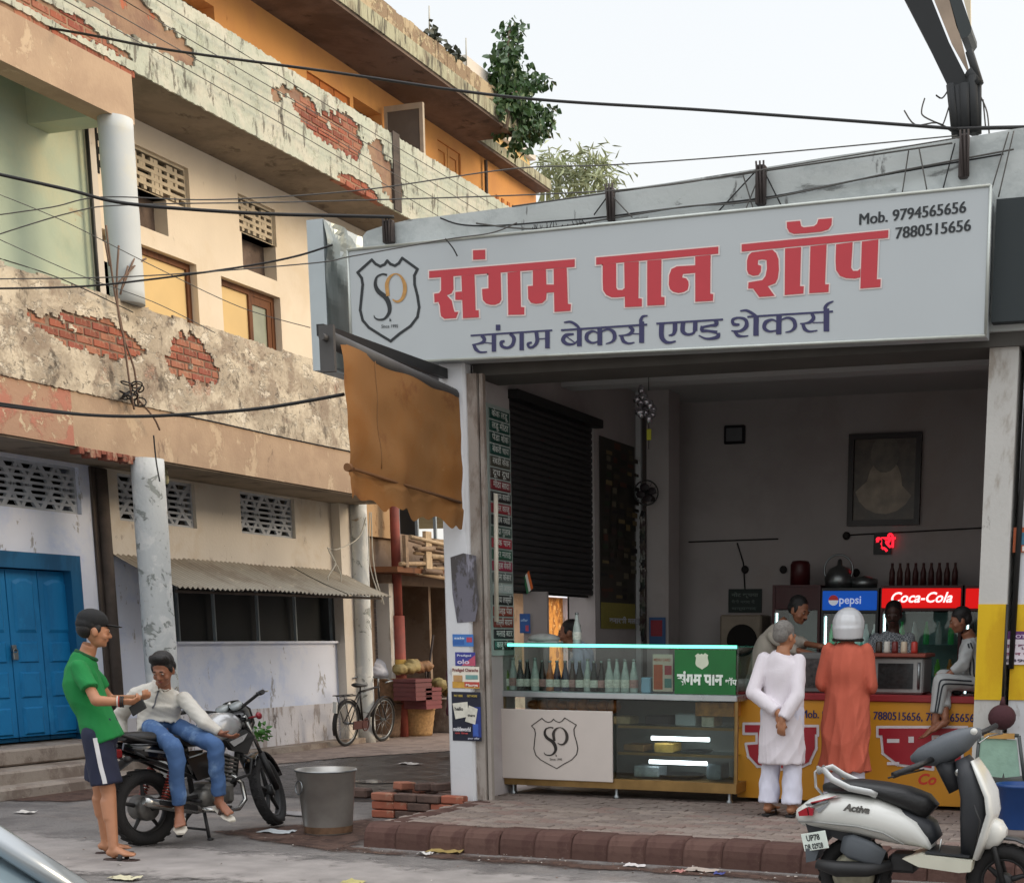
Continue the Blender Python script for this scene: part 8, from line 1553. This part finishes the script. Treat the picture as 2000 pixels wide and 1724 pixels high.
cable(along([(-40, 425), (100, 405), (200, 385), (420, 390), (700, 372), (1000, 330), (1200, 322), (1500, 300), (1870, 265)], 10.5, 11.5), .005, 'thin grey wire rising behind the sign towards the roof frame, upper of three', M_cable2)
cable(along([(-40, 470), (140, 415), (260, 400), (640, 393), (1200, 372), (1500, 330), (1880, 268)], 10.5, 11.4), .005, 'thin grey wire rising behind the sign towards the roof frame, middle of three', M_cable2)
cable(along([(-40, 545), (260, 540), (600, 515), (690, 500), (870, 468), (960, 455), (1010, 435)], 10.2, 11.1), .005, 'thin wire crossing the top left corner of the sign board', M_cable2)
cable(along([(870, 466), (885, 485), (893, 500)], 11.12, 11.12), .006, 'short loose wire end hanging at the top of the sign board')
cable([A(u, v, x=-10.9) for u, v in ((0, 505), (120, 545), (260, 610))], .006, 'wire lying along the top of the lower balcony')
for k, (z0_, z1_) in enumerate(((8.25, 8.2), (8.05, 7.98), (7.85, 7.8), (7.68, 7.6))):
    cable([V(-10.9, 10.5 + 3.5*i, z0_ + (z1_-z0_)*i/4 - .03*math.sin(i*1.3 + k)) for i in range(5)], .006, '%s of four wires strung along the mint balcony front' % ['topmost', 'second', 'third', 'lowest'][k], M_cable2, 'wires along the mint balcony')
cable(along([(300, 850), (305, 900), (312, 940)], 13.1, 13.1), .008, 'short cable running down beside the peeling column top')
# bundle and dead climber on the lower column
BN_ = thing('dead_climber', 'dry leafless climber and cable bundle hanging in front of the balcony brickwork', 'plant', tuple(A(250, 800, x=-10.88)))
w = MB()
for pl in ([(207, 440), (214, 500), (224, 570), (240, 650), (252, 740), (262, 800)], [(232, 480), (228, 560), (236, 640), (262, 720), (270, 790)], [(214, 520), (205, 470)], [(250, 520), (235, 575)], [(262, 505), (240, 560)], [(225, 560), (262, 520), (285, 505)], [(270, 780), (300, 815), (312, 840)]):
    P, a_, b_ = rs([A(u, v, x=-10.86) for u, v in pl], [.011]*len(pl), [.011]*len(pl), 3); w.loft(P, a_, n=5)
obj('stems', w, mat('dry_stem', '#6f5a4c', rough=.9), BN_)
w = MB()
for i in range(10): c = A(262 + rng.normal()*12, 770 + rng.normal()*14, x=-10.88); w.torus(c, (rng.normal(), rng.normal(), rng.normal()), .06, .008, n=12, k=5)
obj('cable_knot', w, M_cable, BN_)
# white cable loops below the metal awning end
w = MB()
for pl in ([(715, 1010), (700, 1050), (660, 1072), (640, 1070)], [(642, 1075), (665, 1120), (665, 1150)], [(640, 1070), (655, 1100), (640, 1130), (660, 1150)], [(725, 1000), (728, 1080), (735, 1130), (750, 1180)], [(722, 1000), (722, 1100), (745, 1175)]):
    P, a_, b_ = rs([A(u, v, x=-11.6) for u, v in pl], [.008]*len(pl), [.008]*len(pl), 6); w.loft(P, a_, n=6)
solo('loose_cables', w, M_whitecable, 'loose white cables looping around the column at the awning end', 'cable')
w = MB(); c = A(325, 935, x=-11.3); w.ell(c, (.03, .03, .06)); w.cyl(c + V(0, 0, .05), c + V(0, 0, .12), .02); solo('light_bulb', w, mat('dusty_bulb', '#b9b690', rough=.3), 'dusty light bulb hanging beside the peeling column', 'lamp')
# parapet wiring
PW_ = thing('parapet_wiring', 'tangle of thin wires tied along the grey parapet above the sign', 'wiring', tuple(A(1400, 400, y=11.36)))
for k, pl in enumerate(([(860, 424), (900, 440), (970, 442), (1080, 432), (1180, 425), (1300, 410), (1500, 385), (1700, 345), (1960, 300)], [(930, 436), (1050, 445), (1200, 424), (1340, 402), (1480, 390), (1760, 332), (1980, 292)], [(1000, 405), (1200, 375), (1480, 336), (1860, 280)], [(1195, 372), (1160, 420)], [(1198, 372), (1196, 428)], [(1185, 372), (1235, 425)], [(1480, 330), (1392, 425)], [(1450, 338), (1474, 418)], [(1488, 330), (1452, 420)], [(1490, 330), (1525, 400)], [(1775, 292), (1762, 378)], [(1795, 290), (1810, 370)], [(1865, 280), (1842, 368)], [(1970, 258), (1936, 372)], [(1980, 256), (1950, 385)])):
    w = MB(); P, a_, b_ = rs([A(u, v + (2*math.sin(u*.09+k) if len(pl) > 3 else 0), y=11.39-.02*(k % 3)) for u, v in pl], [.0055 if len(pl) < 4 else .007]*len(pl), [.006]*len(pl), 6); w.loft(P, a_, n=5); obj('wire', w, M_cable2 if k % 3 else M_cable, PW_)
for u, v0, v1, r in ((1192, 366, 432, .03), (1486, 322, 400, .04), (1884, 262, 348, .035), (757, 430, 475, .05)):
    w = MB(); a, b = A(u, v0, y=11.36), A(u+3, v1, y=11.36); w.cbox((a.x-r, 11.34, b.z), (a.x+r, 11.4, a.z), .01)
    for q in range(3): w.cyl(a + V((q-1)*.03, -.03, .02), b + V((q-1)*.02, -.03, 0), .008, n=5)
    obj('strap', w, mat('rusty_strap', '#3c3431', rough=.8, var=.3), PW_)
w = MB()
for i in range(26): u = 1035 + i*4.5 + rng.normal()*3; a = A(u, 437 + rng.normal()*5, y=11.36); w.cyl(a, a + V(rng.normal()*.02, 0, -.04 - rng.random()*.05), .004, n=4)
obj('wire_ends', w, M_cable, PW_, kind='stuff')
# steel frame carrying a hoarding above the roof
HF = thing('roof_hoarding', 'dark steel frame of a roof hoarding rising from the parapet at the upper right', 'hoarding', tuple(A(1880, 266, y=11.6)))
yh = 11.55; Q = lambda u, v: A(u, v, y=yh)
w = MB(); w.prism([Q(1752, -30), Q(1808, -30), Q(1852, 80), Q(1892, 160), Q(1894, 172), Q(1850, 165), Q(1808, 78)], (0, .25, 0)); obj('main_beam', w, mat('dark_steel', '#262829', rough=.8, var=.2), HF)
w = MB(); w.prism([Q(1806, -30), Q(1880, -30), Q(1896, 60), Q(1914, 150), Q(1893, 158), Q(1852, 80)], (0, .02, 0)) if False else w.prism([Q(1812, -30), Q(1846, -30), Q(1878, 80), Q(1895, 150), Q(1858, 84)], (0, .03, 0)); obj('side_sheet', w, mat('weathered_panel', '#a08e7c', rough=.8, var=.3, scale=3), HF)
w = MB(); w.prism([Q(1846, -30), Q(1868, -30), Q(1897, 52), Q(1897, 62), Q(1890, 72), Q(1878, 76), Q(1868, 52)], (0, .3, 0)); obj('lamp_box', w, mat('lamp_box_dark', '#2b3232', rough=.6), HF)
w = MB(); w.prism([Q(1874, -30), Q(1895, -30), Q(1896, 50), Q(1890, 30)], (0, .03, 0)); obj('pale_strip', w, mat('pale_strip', '#cbbfa6', rough=.8), HF)
for u0, v0, u1, v1, r in ((1857, 165, 1868, 268, .035), (1870, 168, 1878, 272, .03), (1885, 165, 1886, 262, .05), (1900, 150, 1905, 262, .045), (1912, 160, 1912, 262, .02), (1892, 140, 1912, 165, .04), (1893, 100, 1914, 166, .03)):
    w = MB(); w.cyl(Q(u0, v0), Q(u1, v1), r, n=6); obj('leg' if v1 > 200 else 'brace', w, mat('dark_steel', '#262829'), HF)
for i, pl in enumerate(([(1866, 262), (1840, 245), (1805, 228), (1800, 215), (1806, 192)], [(1862, 258), (1830, 240), (1788, 244), (1766, 216)], [(1852, 176), (1840, 192), (1828, 186), (1836, 192)], [(1856, 200), (1845, 235), (1838, 250)], [(1916, 190), (1928, 220), (1932, 262)], [(1920, 195), (1925, 250)])):
    w = MB(); P, a_, b_ = rs([Q(u, v) for u, v in pl], [.006]*len(pl), [.006]*len(pl), 4); w.loft(P, a_, n=5); obj('loose_wire', w, M_cable2, HF)

# ================================================================== vegetation
def leaf_cloud(mb, c, rad, n, size, asp=.6, droop=.6, mi=0):
    for i in range(n):
        d = V(rng.normal(), rng.normal(), rng.normal()).normalized()*(rng.random()**.45); p = Vector(c) + V(d.x*rad[0], d.y*rad[1], d.z*rad[2])
        t = V(rng.normal()*.7, rng.normal()*.7, -droop + rng.normal()*.4).normalized(); s = t.cross(V(rng.normal(), rng.normal(), rng.normal())).normalized(); L_ = size*(.7 + .6*rng.random()); w_ = L_*asp/2; nn = t.cross(s)*L_*.12
        mb.add([p, p + t*L_*.35 + s*w_ + nn, p + t*L_*.75 + s*w_*.6, p + t*L_, p + t*L_*.75 - s*w_*.6, p + t*L_*.35 - s*w_ + nn], [(0, 1, 2, 3), (0, 3, 4, 5)], mi)
TR = thing('peepal_tree', 'leafy young peepal tree rooted in the roof parapet, drooping leaves against the sky', 'tree', tuple(A(995, 235, x=-11.1)))
q = lambda u, v, x=-11.0: A(u, v, x=x)
w = MB(); w.loft([q(985, 255), q(992, 210), q(990, 150), q(992, 90), q(996, 50)], [.06, .05, .04, .025, .01], n=8)
for a_, b_ in (((990, 190), (1035, 165)), ((990, 200), (965, 190)), ((988, 230), (1045, 235)), ((985, 245), (1015, 280)), ((990, 130), (1008, 110))): w.cyl(q(*a_), q(*b_), .022, .008, n=6)
obj('trunk', w, M_bark, TR)
w = MB()
for u, v, ru, rv, n_ in ((1000, 62, 14, 22, 46), (990, 95, 16, 18, 50), (976, 130, 18, 22, 60), (1003, 130, 20, 20, 56), (985, 168, 28, 24, 110), (1020, 170, 14, 16, 30), (1042, 158, 20, 18, 56), (1000, 205, 36, 24, 150), (1020, 240, 28, 20, 110), (1050, 232, 20, 24, 80), (1040, 262, 18, 16, 46), (1015, 285, 12, 18, 26), (968, 205, 16, 20, 40), (1060, 212, 14, 14, 30), (1000, 255, 18, 12, 30)):
    c = q(u, v); sc = 1/ (2760/26.); leaf_cloud(w, c, (.25+ru*sc*.5, ru*sc*1.05, rv*sc), int(n_*1.9), .12, .7, .9)
obj('crown', w, mat('peepal_leaf', '#435f36', rough=.4, var=.5, scale=3), TR, kind='stuff')
rng = np.random.default_rng(3)
BT = thing('bamboo_clump', 'pale feathery bamboo clump rising behind the grey parapet', 'bamboo', (-15, 34, 0)); w = MB(); w2 = MB()
for i in range(26):
    u0 = 1050 + rng.random()*120; top = 285 + rng.random()*60 + abs(u0-1100)*.3; pl = [A(u0, 430, y=33), A(u0+rng.normal()*4, 370, y=33), A(u0 + rng.normal()*12 + 8, top, y=33)]
    P, a_, b_ = rs(pl + [A(u0+30+rng.normal()*10, top+12, y=33)], [.03, .025, .015, .006], [.03, .025, .015, .006], 4); w2.loft(P, a_, n=5)
    for k in range(4): leaf_cloud(w, P[-1-k*2], (.6, .6, .45), 6, .34, .1, .5)
obj('stems', w2, mat('bamboo_stem', '#8f946a', rough=.8), BT); obj('leaves', w, mat('bamboo_leaf', '#a3ab86', rough=.7, var=.4, scale=2), BT, kind='stuff')
RP = thing('roof_weeds', 'small dark weeds and aerial rods standing on the roof parapet', 'plants', tuple(A(850, 70, x=-11.1))); w = MB()
for u, v in ((842, 58), (848, 68), (885, 100), (898, 112), (855, 75), (870, 92)): leaf_cloud(w, A(u, v, x=-11.1), (.08, .14, .1), 12, .1, .8, .2)
obj('leaves', w, mat('weed_leaf', '#454a3c', rough=.6, var=.3), RP, kind='stuff')
for u, v0, v1 in ((838, 12, 62), (910, 75, 128)): w = MB(); w.cyl(A(u, v0, x=-11.1), A(u+1, v1, x=-11.1), .012, n=5); obj('rod', w, M_whitecable, RP)
WD = thing('weed', 'small green weed growing at the foot of the whitewashed wall behind the motorcycle', 'plant', tuple(A(512, 1458, x=-11.9))); w = MB(); leaf_cloud(w, A(512, 1432, x=-11.88), (.1, .14, .12), 60, .09, .5, -.2); obj('leaves', w, mat('fresh_leaf', '#4f8a3a', rough=.5, var=.4, scale=9), WD, kind='stuff')

# ================================================================== litter
w = MB()
for i in range(430):
    r = rng.random()
    if r < .5: x, y = -6.2 + rng.random()*7, 9.0 + abs(rng.normal())*.22*(-1) + .42
    elif r < .8: x, y = -11 + rng.random()*9, 7.6 + rng.random()*2.6
    else: x, y = -10.5 + rng.random()*3.5, 12 + rng.random()*8
    if y > 9.5 and x > -6.1 and y < 13: y = 9.45
    s = .006 + .016*rng.random()**2; a_ = rng.random()*3; c_, s_ = math.cos(a_)*s, math.sin(a_)*s
    z = .018 + rng.random()*.008; w.add([(x+c_, y+s_, z), (x-s_*.6, y+c_*.6, z+.006*rng.random()), (x-c_, y-s_, z), (x+s_*.6, y-c_*.6, z+.01*rng.random())], [(0, 1, 2, 3)], int(rng.integers(0, 3)))
o = link('litter', mesh('litter', w, [mat('scrap_pale', '#b3aca3', rough=.9), mat('scrap_brown', '#6a4f3f', rough=.9), mat('scrap_grey', '#7f7a75', rough=.9)])); o['kind'] = 'stuff'; tag(o, 'tiny scraps and grit scattered over the road and along the kerb', 'litter')
def scrap(u, v, sz, c, label, seed, z=.02):
    p = A(u, v, z=z); w = MB(); n = 7; vs = []
    for i in range(n+1):
        for j in range(5): x, y = (i/n-.5)*sz, (j/4-.5)*sz*.5; vs.append((p.x + x + .02*noise.noise(V(i, j, seed)), p.y + y + .03*noise.noise(V(i, j, seed+9)), z - .008 + .035*abs(noise.noise(V(i*.8, j*.9, seed+3)))))
    w.add(vs, [(i*5+j, (i+1)*5+j, (i+1)*5+j+1, i*5+j+1) for i in range(n) for j in range(4)]); solo('paper_scrap', w, mat('scrap_'+c[1:], c, rough=.8, var=.15, scale=20), label, 'litter')
for k, a_ in enumerate(((50, 1584, .2, '#c9c4bd', 'crumpled white paper on the road left of the man in green'), (243, 1712, .22, '#bdb79a', 'pale paper scrap on the road below the slippers'), (540, 1622, .3, '#b6bbbd', 'shiny foil wrapper on the road under the front wheel'), (1240, 1688, .16, '#c9c3c0', 'white paper lump at the foot of the kerb mid way along'), (870, 1660, .28, '#8f7a45', 'ochre wrapper lying along the foot of the kerb'), (1370, 1697, .24, '#a89b90', 'pale stick like scrap by the kerb near the scooter'), (1325, 1700, .1, '#b07a72', 'small pink scrap by the kerb near the scooter'), (830, 1665, .12, '#c5c1bc', 'white scrap by the kerb nearest the steel bin'), (690, 1720, .16, '#a9a06a', 'yellowish leaf on the road at the bottom edge'), (800, 1490, .3, '#a9a49e', 'grey paper scraps on the wet lane near the pillar'), (1405, 1704, .08, '#4a4f8a', 'small blue scrap by the kerb near the scooter'))): scrap(*a_, seed=k*13)
for i, (x, y, h_, dx) in enumerate(((-8.1, 12.4, .1, .3), (-7.3, 12.9, .07, .2), (-6.9, 12.1, .12, .25))): 
    w = MB(); w.cbox((x, y, 0), (x+dx, y+.14, h_), .02); solo('loose_brick', w, mat('grimy_brick_0', '#5d4a42'), ['loose dark brick lying in the wet lane, farthest left', 'loose dark brick in the middle of the wet lane', 'loose dark brick in the wet lane just behind the brick plinth'][i], 'brick')
w = MB(); w.box((-11.99, 15.9, .012), (-11.75, 19.4, .09)); struct('wall_foot_kerb', w, M_stone)
print('objects', len(bpy.data.objects), 'tris', sum(len(m.polygons)*2 for m in bpy.data.meshes))
